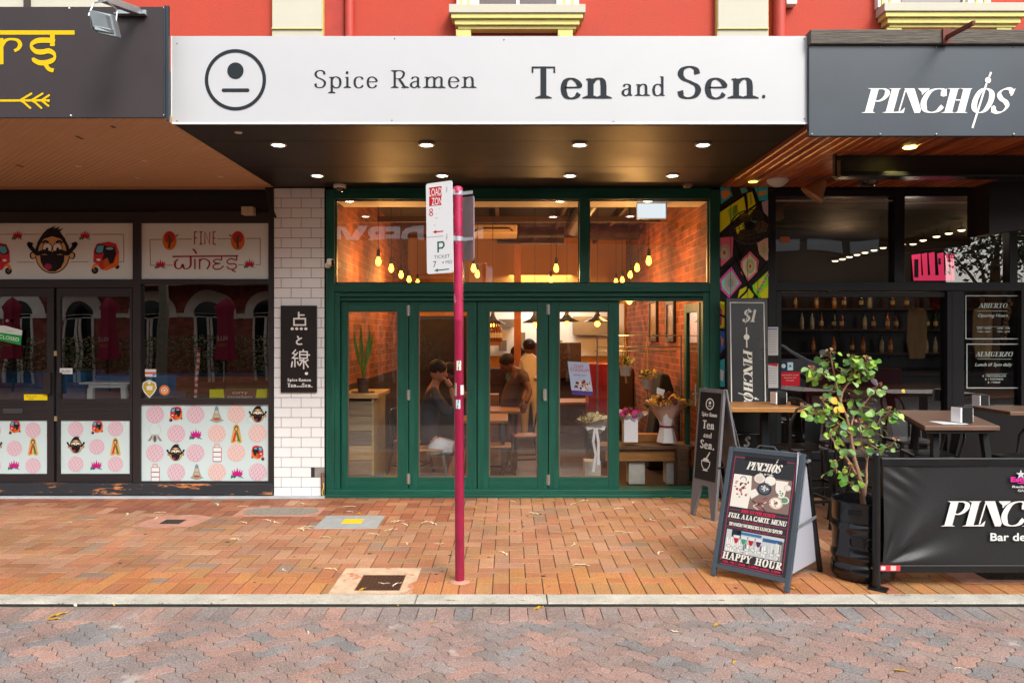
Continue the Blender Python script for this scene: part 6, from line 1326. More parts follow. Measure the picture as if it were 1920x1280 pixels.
A = pxart(YT-.001); A.rect(1440, 681, 1459, 727, '#c4c6cc', 1); A.poly([(1440, 681), (1459, 681), (1457, 687), (1440, 684)], '#b8283a', 2)
for i in range(7): A.rect(1442, 690+i*4.6, 1456, 691+i*4.6, '#9a9aa4', 2)
A.build('notice_sheet', PRINT, tf_)
A = pxart(YT+.055); gw = '#c9dcd8'
A.line([(1811, 554.5), (1912, 554.5), (1912, 635), (1811, 635)], 1.8, gw, 1, closed=True); A.line([(1813, 645), (1914, 645), (1914, 727), (1813, 727)], 1.8, gw, 1, closed=True)
A.stext('ABIERTO', 1835, 577, 8.5, gw, 1, x1=1888, T=.22, t=.06, slant=.25); A.line([(1833, 583), (1889, 583)], .7, gw); A.btext('Opening Hours', 1834, 594, 6, gw, 1, x1=1890, shear=.3, bold=.015)
A.line([(1831, 612.5), (1892, 612.5)], .6, gw)
for i, (p_, q_) in enumerate((('SUN - MON', '12PM - 9PM'), ('TUE - SAT', '12PM - 10PM'))): A.btext(p_, 1832, 617+i*6, 3, gw, 1, x1=1858, bold=.02); A.btext(q_, 1870, 617+i*6, 3, gw, 1, x1=1893, bold=.02)
A.stext('ALMUERZO', 1829, 668, 8.5, gw, 1, x1=1898, T=.22, t=.06, slant=.25); A.line([(1833, 673), (1896, 673)], .7, gw); A.btext('Lunch til 3pm daily', 1828, 686, 6, gw, 1, x1=1898, shear=.3, bold=.015); A.line([(1848, 700.5), (1888, 700.5)], .6, gw)
for i, t_ in enumerate(('$  / BOCADILLOS', '$  / TOSTADO', '$  / WRAP')): A.btext(t_, 1842+i*5, 706+i*6, 3.2, gw, 1, x1=1886-i*5, bold=.02)
A.build('window_lettering', PRINT, tf_)
# overhead box, spot glow, hanging cabinet, speakers
hb = thing('rolled_blind_box', 'long black blind box hung under the cedar soffit', 'blind box', (PX(1750, 6.68), 6.7, 3.12))
Yh = 6.75
b = MB(); b.box(PX(1576, Yh), 9.3, Yh, Yh+.16, PZ(323, Yh), ZS-.002); b.build('casing', mat('blind_box_black', '#181213', rough=.5, var=.1, vs=3), hb)
b = MB(); b.box(PX(1572, Yh), 9.3, Yh-.06, Yh+.1, PZ(333, Yh), PZ(323.6, Yh)); b.build('rail', mat('rail_dark', '#20242a', rough=.25, metal=.4), hb, bevel=.01)
b = MB(); b.box(PX(1561, Yh), PX(1565, Yh), Yh-.05, Yh+.0, PZ(333, Yh), ZS-.002); b.tube([(PX(1563, Yh), Yh-.03, PZ(298, Yh)), (PX(1576, Yh), Yh-.03, PZ(298, Yh))], .02, 10); b.build('bracket', m_gun, hb)
b = MB(); c = (PX(1706, 6.45), 6.45, ZS-.004); b.lathe([(.055, .003), (.05, -.004)], c, 18); b.build('downlight', emit('warm_downlight', '#ffdf70', 8), rw)
l = bpy.data.lights.new('soffit_spot', 'SPOT'); l.energy = 26; l.spot_size = R(60); l.spot_blend = .5; l.color = (1, .75, .22); l.shadow_soft_size = .03
lo = bpy.data.objects.new('soffit_spot', l); COL.objects.link(lo); lo.location = (c[0], 6.5, ZS-.02); lo.rotation_euler = (R(35), 0, 0)
b = MB(); c = (PX(1412, 7.9), 7.9, ZS-.004); b.lathe([(.05, .003), (.045, -.004)], c, 18); b.build('downlight', emit('dim_downlight', '#e8c860', 2), rw)
cb_ = thing('hanging_cabinet', 'large black box hung under the soffit at the right edge', 'cabinet', (PX(1890, 7.2), 7.3, PZ(440, 7.2)))
b = MB(); b.prism([(PX(1855, 7.2), 7.2, PZ(438, 7.2)), (PX(1855, 7.2), 7.2, PZ(342, 7.2)), (PX(1870, 7.2), 7.1, PZ(334, 7.1)), (PX(2050, 7.2), 7.1, PZ(334, 7.1)), (PX(2050, 7.2), 7.1, PZ(410, 7.1))], (0, 0, 0), (0, .35, 0)); b.build('casing', mat('cabinet_black', '#110d0e', rough=.55), cb_)
b = MB(); b.box(PX(1885, 7.2), PX(1895, 7.2), 7.2, 7.26, PZ(340, 7.2), ZS-.002); b.build('bracket', m_gun, cb_)
sp_ = thing('tan_floodlight', 'tan conical lamp fixed below the cedar soffit', 'lamp', (PX(1530, 7.7), 7.7, PZ(370, 7.7)))
b = MB(); M = Matrix.Rotation(R(35), 3, 'Y') @ Matrix.Rotation(R(15), 3, 'X'); b.lathe([(.035, .12), (.06, .08), (.1, -.02), (.13, -.055), (.125, -.075), (.08, -.09)], (PX(1530, 7.7), 7.7, PZ(356, 7.7)), 20, M=M); b.build('lamp_shade', mat('tan_metal', '#b08a62', rough=.35, metal=.2), sp_, smooth=40)
b = MB(); b.box(PX(1527, 7.7), PX(1536, 7.7), 7.68, 7.7, PZ(352, 7.7), ZS-.002); b.build('bracket', MC['tan_metal'], sp_)
b = MB(); b.lathe([(.1, 0), (.08, -.03), (.05, -.05), (.001, -.055)], (PX(1628, 7.9), 7.9, ZS-.001), 20, caps=False); tag(b.build('dome_camera', MC['smoked_dome'], smooth=60), 'dark dome camera under the cedar soffit right of the tan lamp', 'camera')
b = MB(); b.lathe([(.11, 0), (.1, -.03), (.05, -.07), (.001, -.075)], (PX(1458, 7.8), 7.8, ZS-.001), 20, caps=False); tag(b.build('ceiling_speaker', mat('speaker_white', '#c9ccd2', rough=.4), smooth=60), 'pale round wireless unit under the soffit by the graffiti pillar', 'access point')
# bar interior
m_bw = mat('bar_wall', '#1b1513', rough=.7, var=.3, vs=2)
br_ = thing('tapas_bar', 'dim bar room behind the black framed windows', 'bar room', (5, 11, 0))
b = MB(); b.box(PX(1442, 8.4), 10, 13, 13.2, 0, 3.4); b.box(2.42, 2.5, 8.5, 13, 0, 3.4); b.box(9.9, 10, 8.4, 13, 0, 3.4); b.build('room_wall', m_bw, br_)
b = MB(); b.box(2.45, 10, 8.4, 13, -.05, -.006); b.build('floor', mat('bar_floor', '#2a2320', rough=.3), br_); b = MB(); b.box(2.45, 10, 8.4, 13, 3.36, 3.45); b.build('ceiling', m_bw, br_)
b = MB(); b.box(3.4, 9.5, 12.0, 12.6, 0, 1.1); b.box(3.3, 9.5, 11.95, 12.65, 1.1, 1.15); b.build('counter', mat('bar_counter', '#3a1c14', rough=.4, var=.2, vs=4), br_, bevel=.01)
bshelf = []
for i, z in enumerate((1.45, 1.85, 2.2)):
    b = MB(); b.box(3.5, 9.3, 12.7, 12.98, z-.03, z); b.build('shelf', mat('dark_shelf', '#3a2416', rough=.5), br_); bshelf.append(z)
b = MB(); b.box(3.5, 9.3, 12.985, 12.995, 1.2, 2.6); b.build('back_panel', mat('back_panel_warm', '#2e1c14', rough=.3, var=.4, vs=3), br_)
pbts = []
for k in range(4):
    r = bottle('bottle on the shelves behind the bar', 'bottles on the back bar shelves', m_bot[k]); pbts.append([r, True])
n_ = 0
for z in bshelf:
    for i in range(20):
        if random.random() < .4: continue
        kk = random.choice((0, 0, 1, 2, 3)); l_ = (4.1+i*.17+random.uniform(-.06, .06), 12.8+random.uniform(-.07, .05), z)
        if pbts[kk][1]: pbts[kk][0].location = l_; pbts[kk][1] = False
        else: copy_tree(pbts[kk][0], l_)
# rows of small downlights receding over the bar
fd = None; i = 0
for (u, v) in ((1828, 425), (1803, 431), (1779, 437), (1756, 443), (1731, 450), (1712, 457), (1691, 457.5), (1674, 459), (1656, 464), (1639, 468.5), (1622, 473), (1607, 477), (1593, 481), (1580, 485), (1566, 488.5)):
    Y = 12.4 - i*.12 if i < 6 else 11.4 ; Y = F*1.5/(CY-v); Y = min(Y, 12.6)
    l_ = (PX(u, Y), Y, H+(CY-v)*Y/F)
    if fd is None:
        fd = thing('track_bulb', 'small warm lamp in the slanting row seen through the bar windows', 'lamp', (0, 0, 0), 'warm lamps in a row over the bar')
        b = MB(); b.lathe([(.03, .03), (.045, .0), (.04, -.004)], (0, 0, 0), 14); b.build('ring', m_blkw, fd); b = MB(); b.lathe([(.052, -.005), (.03, -.02)], (0, 0, 0), 12); b.build('bulb', emit('track_glow', '#ffd9a0', 7), fd)
        b = MB(); b.tube([(0, 0, .03), (0, 0, 3.36-l_[2])], .004, 5); b.build('cord', m_cord, fd); fd.location = l_
    else: copy_tree(fd, l_)
    i += 1
for (x, y, z, e, c_) in ((5.2, 11.9, 2.9, 14, (1, .6, .3)), (7.4, 11.9, 2.9, 14, (1, .6, .3)), (5.0, 9.5, 3.0, 5, (1, .8, .6))):
    l = bpy.data.lights.new('bar_lamp', 'POINT'); l.energy = e; l.color = c_; l.shadow_soft_size = .1; lo = bpy.data.objects.new('bar_lamp', l); COL.objects.link(lo); lo.location = (x, y, z)
# things in the bar window
t = thing('hanging_board', 'pale timber serving paddle hung behind the large bar window', 'board', (PX(1719, 8.7), 8.7, PZ(672, 8.7)))
b = MB(); o_ = [(1702, 590), (1704, 580), (1716, 576), (1716, 558), (1724, 558), (1724, 576), (1735, 580), (1738, 592), (1738, 640), (1734, 672), (1707, 672), (1701, 640)]
b.prism([q3(u, v, 8.7) for u, v in o_], (0, 0, 0), (0, .02, 0)); b.build('board', mat('paddle_wood', '#e0b070', rough=.5, var=.25, vs=6, st=(8, 8, .8)), t, bevel=.003)
t = thing('hanging_board', 'pale timber serving paddle behind the glass with opening hours', 'board', (PX(1842, 8.7), 8.7, PZ(668, 8.7)))
b = MB(); b.prism([q3(u+123, v, 8.7) for u, v in o_], (0, 0, 0), (0, .02, 0)); b.build('board', MC['paddle_wood'], t, bevel=.003)
b = MB(); rd = random.Random(4)
for i in range(46): b.ball((PX(1892-i*.28+rd.uniform(-3, 3), 8.6), 8.6+rd.uniform(-.03, .03), PZ(562+i*1.85, 8.6)), rd.uniform(.015, .026), 5, col=hx(rd.choice(['#b08a5a', '#8a5a30', '#d0b080', '#a03a1c'])))
o = b.build('garlic_string', m_flw); tag(o, 'string of dried garlic and chillies hung behind the opening hours lettering', 'garlic string')
t = thing('red_pennant', 'red shield shaped sign with white lettering inside the bar window', 'sign', (PX(1756, 8.5), 8.5, PZ(583, 8.5)))
A = pxart(8.5); A.poly([(1742, 558), (1771, 558), (1771, 570), (1764, 580), (1754, 584), (1746, 578), (1742, 568)], '#b81c18', 1); A.btext('Estrella', 1747, 571, 5, '#e0b8a0', 2, x1=1768, ang=R(18), shear=.3); A.build('face', PRINT, t)
b = MB(); b.tube([(PX(1756, 8.51), 8.51, PZ(558, 8.51)), (PX(1756, 8.51), 8.51, 2.25)], .003, 5); b.build('cord', m_cord, t)
t = thing('red_banquette', 'dark red couch along the bar window', 'couch', (PX(1600, 9.5), 9.5, 0))
b = MB(); b.box(PX(1520, 9.4), PX(1680, 9.4), 9.3, 9.9, 0, .5); b.box(PX(1500, 9.4), PX(1680, 9.4), 9.25, 9.35, 0, PZ(690, 9.3)); b.build('seat', mat('red_leather', '#6a0f18', rough=.35), t, bevel=.02)
t = thing('poster_sign', 'pink red lettered neon style sign seen through the second upper window', 'sign', (PX(1755, 9.6), 9.6, PZ(530, 9.6)))
A = pxart(9.6); pk = '#e0365c'
for (a, c_) in ((1709, 1726), (1728, 1738), (1741, 1752), (1757, 1769), (1772, 1778), (1781, 1788)): A.poly([(a, 474+abs(a-1745)*.12), (c_, 472+abs(a-1745)*.1), (c_+2, 526), (a+4, 526)], pk, 1)
A.rect(1714, 486, 1722, 520, '#1a1012', 2); A.rect(1716, 516, 1784, 526, pk, 1.5); A.rect(1759, 484, 1764, 496, '#1a1012', 2)
o = A.build('face', mat('neon_print', attr=True, rough=.5, emis=.9), t)
b = MB(); b.box(PX(1709, 9.62), PX(1788, 9.62), 9.61, 9.64, PZ(528, 9.62), PZ(470, 9.62)); b.build('backing', m_blkw, t)
# tall price board leaning on the pillar
pb = thing('price_board', 'tall black price board with white border and sideways PINCHOS lettering', 'sign board', (PX(1400, 8.0), 8.05, 0))
Ob = Vector((PX(1362, 8.02), 8.02, PZ(559, 8.02))); Wb = PX(1440, 8.1)-PX(1362, 8.02); Hb = Ob.z-.05
b = MB(); b.prism([Ob, Ob+Vector((Wb, .1, 0)), Vector((Ob.x+Wb, 8.02+.02, .05)), Vector((Ob.x, 7.92, .05))], (0, 0, 0), (-.003, .03, .004)); b.build('board', mat('chalk_black', '#232428', rough=.3, var=.12, vs=3), pb, bevel=.003)
U_ = Vector((Wb, .1, 0))/78; V_ = Vector((0, -.1, -Hb))/ (Hb/8.05*F)
A = Art(O=Ob+Vector((0, -.002, 0)), U=U_, V=V_); wc = '#d8d8d2'; HH = Hb/8.05*F
A.line([(7, 8), (71, 8), (71, HH-12), (7, HH-12)], 2, wc, 1, closed=True)
A.stext('$1', 29, 44, 23, wc, 1, x1=53, T=.2, t=.05, slant=.25); A.line([(37, 54), (37, 68)], 2.4, wc); A.line([(37, 78), (37, 92)], 2.4, wc); A.oval(37, 72.5, 5.4, 5.4, wc)
A2 = Art(O=Ob+Vector((0, -.002, 0))+U_*30+V_*95, U=V_*1.0, V=-U_*1.0); A2.map = lambda u, v, l, O=Ob+Vector((0, -.003, 0))+U_*30+V_*95: O + V_*u - U_*v + Vector((0, -l, 0))
pinchos(A2, 0, 0, 17, 112, wc); A.v += A2.v; nb = len(A.v)-len(A2.v); A.f += [[nb+i for i in f] for f in A2.f]; A.c += A2.c; A.m += A2.m
A.stext('$2', 28, 276, 18, wc, 1, x1=48, T=.2, t=.05, slant=.25); A.build('lettering', PRINT, pb)
# ================================================================ FURNITURE ON THE PAVEMENT
m_blm = mat('black_metal', '#0e0f11', rough=.38, metal=.2, coat=.2, var=.08, vs=5)
def table(name, lb, pts, h, th, mt, legs, loc):
    t = thing(name, lb, 'table', loc); b = MB(); b.prism([(x, y, h-th) for x, y in pts], (0, 0, 0), (0, 0, th)); b.build('table_top', mt, t, bevel=.004)
    for (a, c_) in legs:
        b = MB(); b.bar((a[0], a[1], h-th), (c_[0], c_[1], 0), .05, .05); b.build('leg', m_nav, t, bevel=.004)
    return t
tx0, tx1 = PX(1370, 7.28), PX(1545, 7.28)
t = table('bar_table', 'honey timber topped high table in front of the tall price board', [(tx0, 7.28), (tx1, 7.28), (tx1, 7.95), (tx0+.05, 7.95)], 1.055, .045, mat('honey_top', '#a4713a', rough=.4, var=.3, vs=4, st=(1, 9, 4)), [], ((tx0+tx1)/2, 7.6, 0))
b = MB(); xm = (tx0+tx1)/2-.02; b.bar((xm, 7.6, .03), (xm, 7.6, 1.0), .07, .07); b.box(xm-.22, xm+.22, 7.4, 7.8, 0, .02); b.build('pedestal', m_nav, t, bevel=.004)
fl_, frr, bl_, brr = (3.2, 5.85), (3.78, 5.85), (3.62, 7.1), (4.2, 7.05)
t = table('bar_table', 'dark timber topped high table with splayed steel legs beside the banner', [fl_, frr, brr, bl_], 1.05, .035, m_dwood, [((3.36, 6.0), (3.3, 5.9)), ((3.74, 6.0), (3.82, 5.9)), ((3.7, 6.9), (3.66, 7.0)), ((4.05, 6.9), (4.12, 7.0))], (3.7, 6.45, 0))
b = MB(); b.prism([(fl_[0]+.02, fl_[1]+.02, .99), (frr[0]-.02, frr[1]+.02, .99), (brr[0]-.04, brr[1]-.02, .99), (bl_[0]+.02, bl_[1]-.02, .99)], (0, 0, 0), (0, 0, .024)); b.build('apron', m_nav, t)
G_ = 'black metal bar chairs on the pavement'
c1 = stool('bar_chair', 'black metal bar chair with its back to the viewer, in front of the honey table', 2.66, 6.95, .74, m_blm, None, True, .18, G_, R(190), .38)
c1.children if False else None
copy_tree(c1, (2.4, 8.0, 0), R(5), 'black metal bar chair behind the honey table, against the price board')
copy_tree(c1, (3.05, 7.55, 0), R(100), 'black metal bar chair at the right end of the honey table behind the plant')
G2 = 'low backed black stools around the dark table'
s1 = stool('bar_stool', 'low backed black bar stool at the left of the dark table', 3.05, 6.55, .74, m_blm, None, True, .18, G2, R(75), .24)
copy_tree(s1, (4.3, 6.35, 0), R(-75), 'low backed black bar stool at the right of the dark table')
copy_tree(s1, (3.9, 7.4, 0), R(0), 'low backed black bar stool at the far end of the dark table')
copy_tree(s1, (3.35, 7.3, 0), R(60), 'low backed black bar stool behind the plant crown')
copy_tree(s1, (5.05, 6.9, 0), R(80), 'low backed black bar stool cut by the right edge of the photo')
copy_tree(s1, (3.62, 6.55, 0), R(-100), 'black bar stool pushed under the dark table')
for (x, y, z, lb) in ((2.69, 7.6, 1.056, 'black napkin dispenser on the honey timber table'), (PX(1803, 6.05), 6.05, 1.051, 'black and white napkin dispenser on the dark table'), (PX(1838, 7.9), 7.9, 1.0, 'black napkin dispenser standing behind the dark table by the window')):
    t = thing('napkin_dispenser', lb, 'napkin dispenser', (x, y, z), 'napkin dispensers')
    M = Matrix.Translation((x, y, z)) @ Matrix.Rotation(R(18), 4, 'Z'); b = MB(); b.T = M; b.box(-.045, .065, -.05, .05, 0, .135); b.build('casing', m_blm, t, bevel=.008)
    b = MB(); b.T = M; b.box(-.06, -.046, -.045, .045, .008, .127); b.build('napkins', m_wbox, t); b = MB(); b.T = M; b.box(.066, .075, -.04, .04, .01, .12); b.build('napkins', m_wbox, t)
t = thing('side_table', 'dark high table cut by the right edge of the photo', 'table', (5.0, 7.2, 0)); b = MB(); b.box(4.55, 5.6, 6.9, 7.5, 1.02, 1.055); b.build('table_top', m_dwood, t, bevel=.004)
b = MB(); b.bar((5.1, 7.2, 0), (5.1, 7.2, 1.02), .07, .07); b.build('pedestal', m_nav, t)
b = MB(); b.box(PX(1748, 6.1), PX(1795, 6.1), 5.95, 6.15, 1.052, 1.054); tag(b.build('paper_menu', m_wbox), 'white paper menus lying on the dark table', 'menu')
# ================================================================ STREET OBJECTS
# crimson pole with parking plates
m_pole = mat('crimson_paint', '#8c1138', rough=.32, coat=.3, var=.22, vs=5, spots=('#b02452', 9, .66)); m_polep = mat('faded_pink_paint', '#a81c4a', rough=.4, coat=.2, var=.3, vs=7, spots=('#d88aa8', 9, .6))
m_alu = mat('sign_aluminium', '#b3b6bd', rough=.35, metal=.5, var=.08, vs=4)
sp = thing('parking_sign', 'crimson pole carrying white loading zone and ticket parking plates at the kerb', 'street sign', (-.355, 5.394, 0))
zt = PZ(354, 5.394); zm = PZ(600, 5.394)
b = MB(); b.tube([(-.352, 5.394, 0), (-.360, 5.394, zm)], .0335, 20); b.build('pole', m_pole, sp, smooth=60)
b = MB(); b.tube([(-.360, 5.394, zm), (-.366, 5.394, zt)], .0335, 20); b.build('pole_upper', m_polep, sp, smooth=60)['label'] = 'faded pinker upper pole'
b = MB(); b.lathe([(.036, zt-.035), (.037, zt), (.03, zt+.012), (.012, zt+.02), (.001, zt+.021)], (-.366, 5.394, 0), 20, caps=False); b.build('cap', m_polep, sp, smooth=50)
def plate(name, TL, TR, BL, mt, parent, th=.003):
    TL, TR, BL = Vector(TL), Vector(TR), Vector(BL); U = (TR-TL); V = (BL-TL); N_ = V.cross(U).normalized(); w_, h_ = U.length, V.length; u, v = U/w_, V/h_; r_ = .018
    pts = []
    for (cx, cy, a0) in ((w_-r_, r_, -90), (w_-r_, h_-r_, 0), (r_, h_-r_, 90), (r_, r_, 180)):
        for k in range(6): a = R(a0+90*k/5); pts.append(TL + u*(cx+r_*math.cos(a)) + v*(cy+r_*math.sin(a)))
    b = MB(); b.prism(pts, (0, 0, 0), -N_*th); return b.build(name, mt, parent)
m_pw = mat('plate_white', '#d9dbdd', rough=.35)
TL = (PX(798.5, 5.36), 5.36, PZ(345, 5.36)); TR = (PX(848, 5.24), 5.24, PZ(338, 5.24)); BL = (TL[0]+.008, TL[1], PZ(514, 5.36))
pt_ = plate('front_plate', TL, TR, BL, m_pw, sp)
Uv = (Vector(TR)-Vector(TL)); Vv = Vector(BL)-Vector(TL); sw, sh_ = Uv.length, Vv.length
A = Art(O=Vector(TL), U=Uv/50, V=Vv/170, dl=.0006); A.dl = .0006
rd_ = '#b81c28'; A.rect(6, 8, 30, 25, rd_, 1); A.rect(6, 25.5, 30, 43, rd_, 1)
A.btext('LOAD', 6.5, 24, 14, '#e4dcdc', 2, x1=30, bold=.01); A.btext('ZON', 11, 41.5, 14, '#e4dcdc', 2, x1=30, bold=.01)
A.ring(9.5, 51, 2, 3.6, rd_, 1, 16); A.ring(9.5, 58, 2.2, 3.9, rd_, 1, 16)
for (u, v, w_) in ((25, 49, 1.5), (19, 58, 1.5), (17, 66, 5), (14, 79, 4)): A.rect(u, v, u+w_, v+.8, '#8a8a8e', 1)
A.line([(18, 92), (32, 92)], 2.2, rd_); A.poly([(12, 92), (19, 88.5), (19, 95.5)], rd_)
A.line([(1, 101), (32, 101)], .7, '#33333a'); gk = '#2c5a50'
A.line([(22, 131), (22, 112), (31, 112), (33, 116), (33, 119), (30, 123), (23, 123)], 3, gk); A.btext('TICKET', 14, 142, 6.5, '#5a5f60', 1, x1=44); A.btext('7', 12, 158, 12, '#3a3f40', 1, x1=18); A.btext('MID', 36, 153, 6.5, '#5a5f60', 1, x1=48); A.poly([(29, 150), (32, 148), (32, 152)], '#3a3f40', 1)
A.line([(20, 164), (42, 163)], 2, gk); A.poly([(14, 164), (21, 160.8), (21, 167)], gk)
A.build('lettering', PRINT, pt_)
TL2 = (PX(867, 5.42), 5.42, PZ(367, 5.42)); TR2 = (PX(888, 5.30), 5.30, PZ(366, 5.30)); BL2 = (TL2[0], 5.42, PZ(490, 5.42))
TL2 = (PX(866, 5.50), 5.50, PZ(370, 5.50)); TR2 = (PX(888.5, 5.34), 5.34, PZ(367, 5.34)); BL2 = (PX(866, 5.5), 5.50, PZ(488, 5.50)); plate('back_plate', TL2, TR2, BL2, m_alu, sp)
for v in (362, 448):
    z = PZ(v, 5.39); b = MB(); b.lathe([(.0355, z-.016), (.0355, z+.016)], (-.364, 5.394, 0), 20)
    b.bar((-.38, 5.37, z), (PX(838, 5.27), 5.262, z+.004), .004, .036); b.bar((-.36, 5.42, z), (PX(886, 5.33), 5.335, z-.004), .004, .024); b.build('clamp', m_alu, sp, smooth=30)
for (v0, v1, cols, off) in ((597, 616, ('#c8c030', '#2a2a20'), -60), (676, 694, ('#c9cdb8', '#3a4a38'), 0), (718, 742, ('#a8b0a0', '#4a4a3a'), -55), (722, 740, ('#c9c6c0', '#c9c6c0'), 48), (749, 766, ('#b8c8c8', '#1c4a50'), -10)):
    A = Art(fmap=lambda u, v, l: Vector((-.3565+(.034+l)*math.sin(R(u)), 5.394-(.034+l)*math.cos(R(u)), PZ(v, 5.36))), dl=.0006); n = 6; a0, a1 = off-28, off+28
    for i in range(n):
        for j in range(3): A.rect(a0+(a1-a0)*i/n, v0+(v1-v0)*j/3, a0+(a1-a0)*(i+1)/n, v0+(v1-v0)*(j+1)/3, cols[1] if (i*3+j*5) % 7 == 2 else cols[0], 1)
    if cols[1] != cols[0]: A.ring((a0+a1)/2, (v0+v1)/2, 3.4, 5.5, cols[1], 2, 14)
    A.build('pole_sticker', PRINT, sp)
b = MB(); b.lathe([(.075, 0), (.06, .008), (.04, .012)], (-.352, 5.394, .001), 16); b.build('footing', m_pinkc, sp)
# ---- folding menu sign (big)
def aframe(name, lb, BR, al, W, d, h, spread, fm, foot, fw):
    t = thing(name, lb, 'sandwich board', (BR[0], BR[1], 0))
    e = Vector((math.cos(al), -math.sin(al), 0)); n = Vector((math.sin(al), math.cos(al), 0)); BR = Vector((BR[0], BR[1], 0)); BL = BR-e*W; top = n*d+Vector((0, 0, h)); up = top.normalized()
    return t, e, n, BR, BL, top, up
m_afr = mat('slate_frame', '#3c4650', rough=.4, var=.12, vs=6, coat=.2)
t, e, n, BR, BL, top, up_ = aframe('menu_board', 'tilted black sandwich board advertising full a la carte menu and happy hour', (1.90, 5.155), .735, .575, .30, .905, .62, None, 0, 0)
nrm = -(up_.cross(e)).normalized();  nrm = nrm if nrm.y < 0 else -nrm
L_ = top.length; TLc = BL+top; TRc = BR+top
b = MB(); fw = .034
for a, c_ in ((BL, TLc), (BR, TRc)): b.bar(a+e*(fw/2 if a is BL else -fw/2), c_+e*(fw/2 if a is BL else -fw/2), fw, .03, up=nrm)
b.build('side_rail', m_afr, t, bevel=.003)
b = MB(); b.bar(TLc+e*fw-up_*fw/2, TRc-e*fw-up_*fw/2, .029, fw, up=up_); b.build('cross_rail', m_afr, t, bevel=.003); b = MB(); q = up_*.075; b.bar(BL+e*fw+q, BR-e*fw+q, .029, fw, up=up_); b.build('cross_rail', m_afr, t, bevel=.003)
b = MB(); b.prism([BL+e*fw+up_*.09, BR-e*fw+up_*.09, TRc-e*fw-up_*fw, TLc+e*fw-up_*fw], (0, 0, 0), nrm*.008); bd = b.build('panel', mat('poster_black', '#131216', rough=.3, var=.4, vs=40, coat=.3), t)
PW = W_ = .575-2*fw; PH = L_-.09-fw
A = Art(O=TLc+e*fw-up_*fw+nrm*.0085, U=e*(PW/100), V=-up_*(PH/170), dl=.0008)
pk = '#b8305c'; wt_ = '#dcd8ce'
A.line([(5, 8), (95, 8), (95, 163), (5, 163)], .7, pk, 1, closed=True); A.rect(20, 5, 82, 12, '#1c1a1f', 1.5)
pinchos(A, 24, 25, 12, 52, wt_, 2); A.btext('Bar de Tapas', 45, 30.5, 3, wt_, 2, x1=65, bold=.02)
A.rect(7, 34, 93, 83, '#7c6660', 1); rd2 = random.Random(11)
A.poly([(7, 34), (34, 34), (36, 60), (34, 83), (7, 83)], wt_, 2)
for i in range(26): A.oval(rd2.uniform(11, 30), rd2.uniform(44, 68), rd2.uniform(1, 2.6), rd2.uniform(.8, 2), rd2.choice(['#7c2c34', '#a0525a', '#4a2026', '#b87a70']), 3, 9)
A.ring(22, 41, 4, 5, '#3a3438', 3, 16, 180, 380)
for (x, y, r, c1, c2) in ((46, 36.5, 8, wt_, '#c9c0b4'), (55, 51, 10.5, '#2a3440', '#4a5864'), (74, 69, 10, '#c9b8a8', '#e0dcd0'), (86, 63, 6, wt_, '#5a8a6a'), (62, 38, 8, wt_, wt_), (87.5, 45, 5, wt_, '#d8d0c8')): A.oval(x, min(y, 82), r, r*.86, c1, 3, 22); A.oval(x, y, r*.75, r*.64, c2, 4, 22)
for i in range(18): a = rd2.uniform(0, 6.28); A.oval(55+6*math.cos(a)*rd2.random(), 51+5*math.sin(a)*rd2.random(), 1.1, .9, wt_, 5, 8); A.oval(74+6*math.cos(a)*rd2.random(), 69+5*math.sin(a)*rd2.random(), 1.4, 1, rd2.choice(['#c05a5a', '#5a7a50', wt_]), 5, 8)
A.poly([(70, 36), (88, 36), (84, 62), (76, 60), (71, 50)], wt_, 3)
for i in range(10): A.oval(rd2.uniform(73, 84), rd2.uniform(50, 62), 1.2, 1, rd2.choice(['#3f7a4c', '#8a3a40', '#5a8a5a']), 4, 8)
for i in range(14): x, y = rd2.uniform(36, 64), rd2.uniform(62, 80); A.line([(x, y), (x+rd2.uniform(3, 8), y+rd2.uniform(-4, 4))], 1.4, rd2.choice(['#8a2c3c', '#b04858', '#d8c8bc', '#4a3030']), 3.5)
A.poly([(32, 58), (42, 52), (48, 60), (38, 68)], wt_, 3.2); A.rect(7, 77, 34, 83, wt_, 3)
for (x0, x1) in ((7, 24), (76, 93)): A.line([(x0, 87.5), (x1, 87.5)], .6, pk, 1)
A.stext('JOIN US FOR LUNCH', 25, 90, 4.6, '#d02850', 2, x1=75, T=.24, t=.1, slant=.15)
A.stext('FULL A LA CARTE MENU', 7, 99.5, 7, wt_, 2, x1=92, T=.25, t=.1, slant=.15); A.line([(7, 102.5), (28, 102.5)], .5, pk, 1); A.line([(72, 102.5), (93, 102.5)], .5, pk, 1); A.btext('FROM 11.30AM TUES - SUN', 30, 104, 2.2, pk, 2, x1=70, bold=.02)
A.stext('SPANISH WORKERS LUNCH $19.90', 10, 111, 4.7, wt_, 2, x1=88, T=.25, t=.1); A.line([(7, 113.5), (30, 113.5)], .5, pk, 1); A.line([(70, 113.5), (93, 113.5)], .5, pk, 1); A.btext('TUES - FRI 11.30AM - 2.30PM', 32, 115, 2.2, pk, 2, x1=69, bold=.02)
A.rect(8, 117, 92, 150, '#b8bcbc', 1); A.rect(16, 117, 30, 128, '#1c2430', 2); A.rect(24, 118, 60, 122, '#3a6a9a', 2); A.rect(62, 121, 90, 126, '#2c5a8a', 2); A.rect(34, 124, 56, 126, '#1c3a5a', 2.5); A.rect(86, 122, 92, 150, '#7a6a68', 2)
for i in range(26): x = 10+i*3.1; y = rd2.uniform(124, 136); A.rect(x, y, x+rd2.uniform(1, 2.4), rd2.uniform(142, 149), rd2.choice([wt_, '#c8ccc8', '#9aa6a8', '#5a6468', '#dfe0dc']), 2.2+.1*(i % 4))
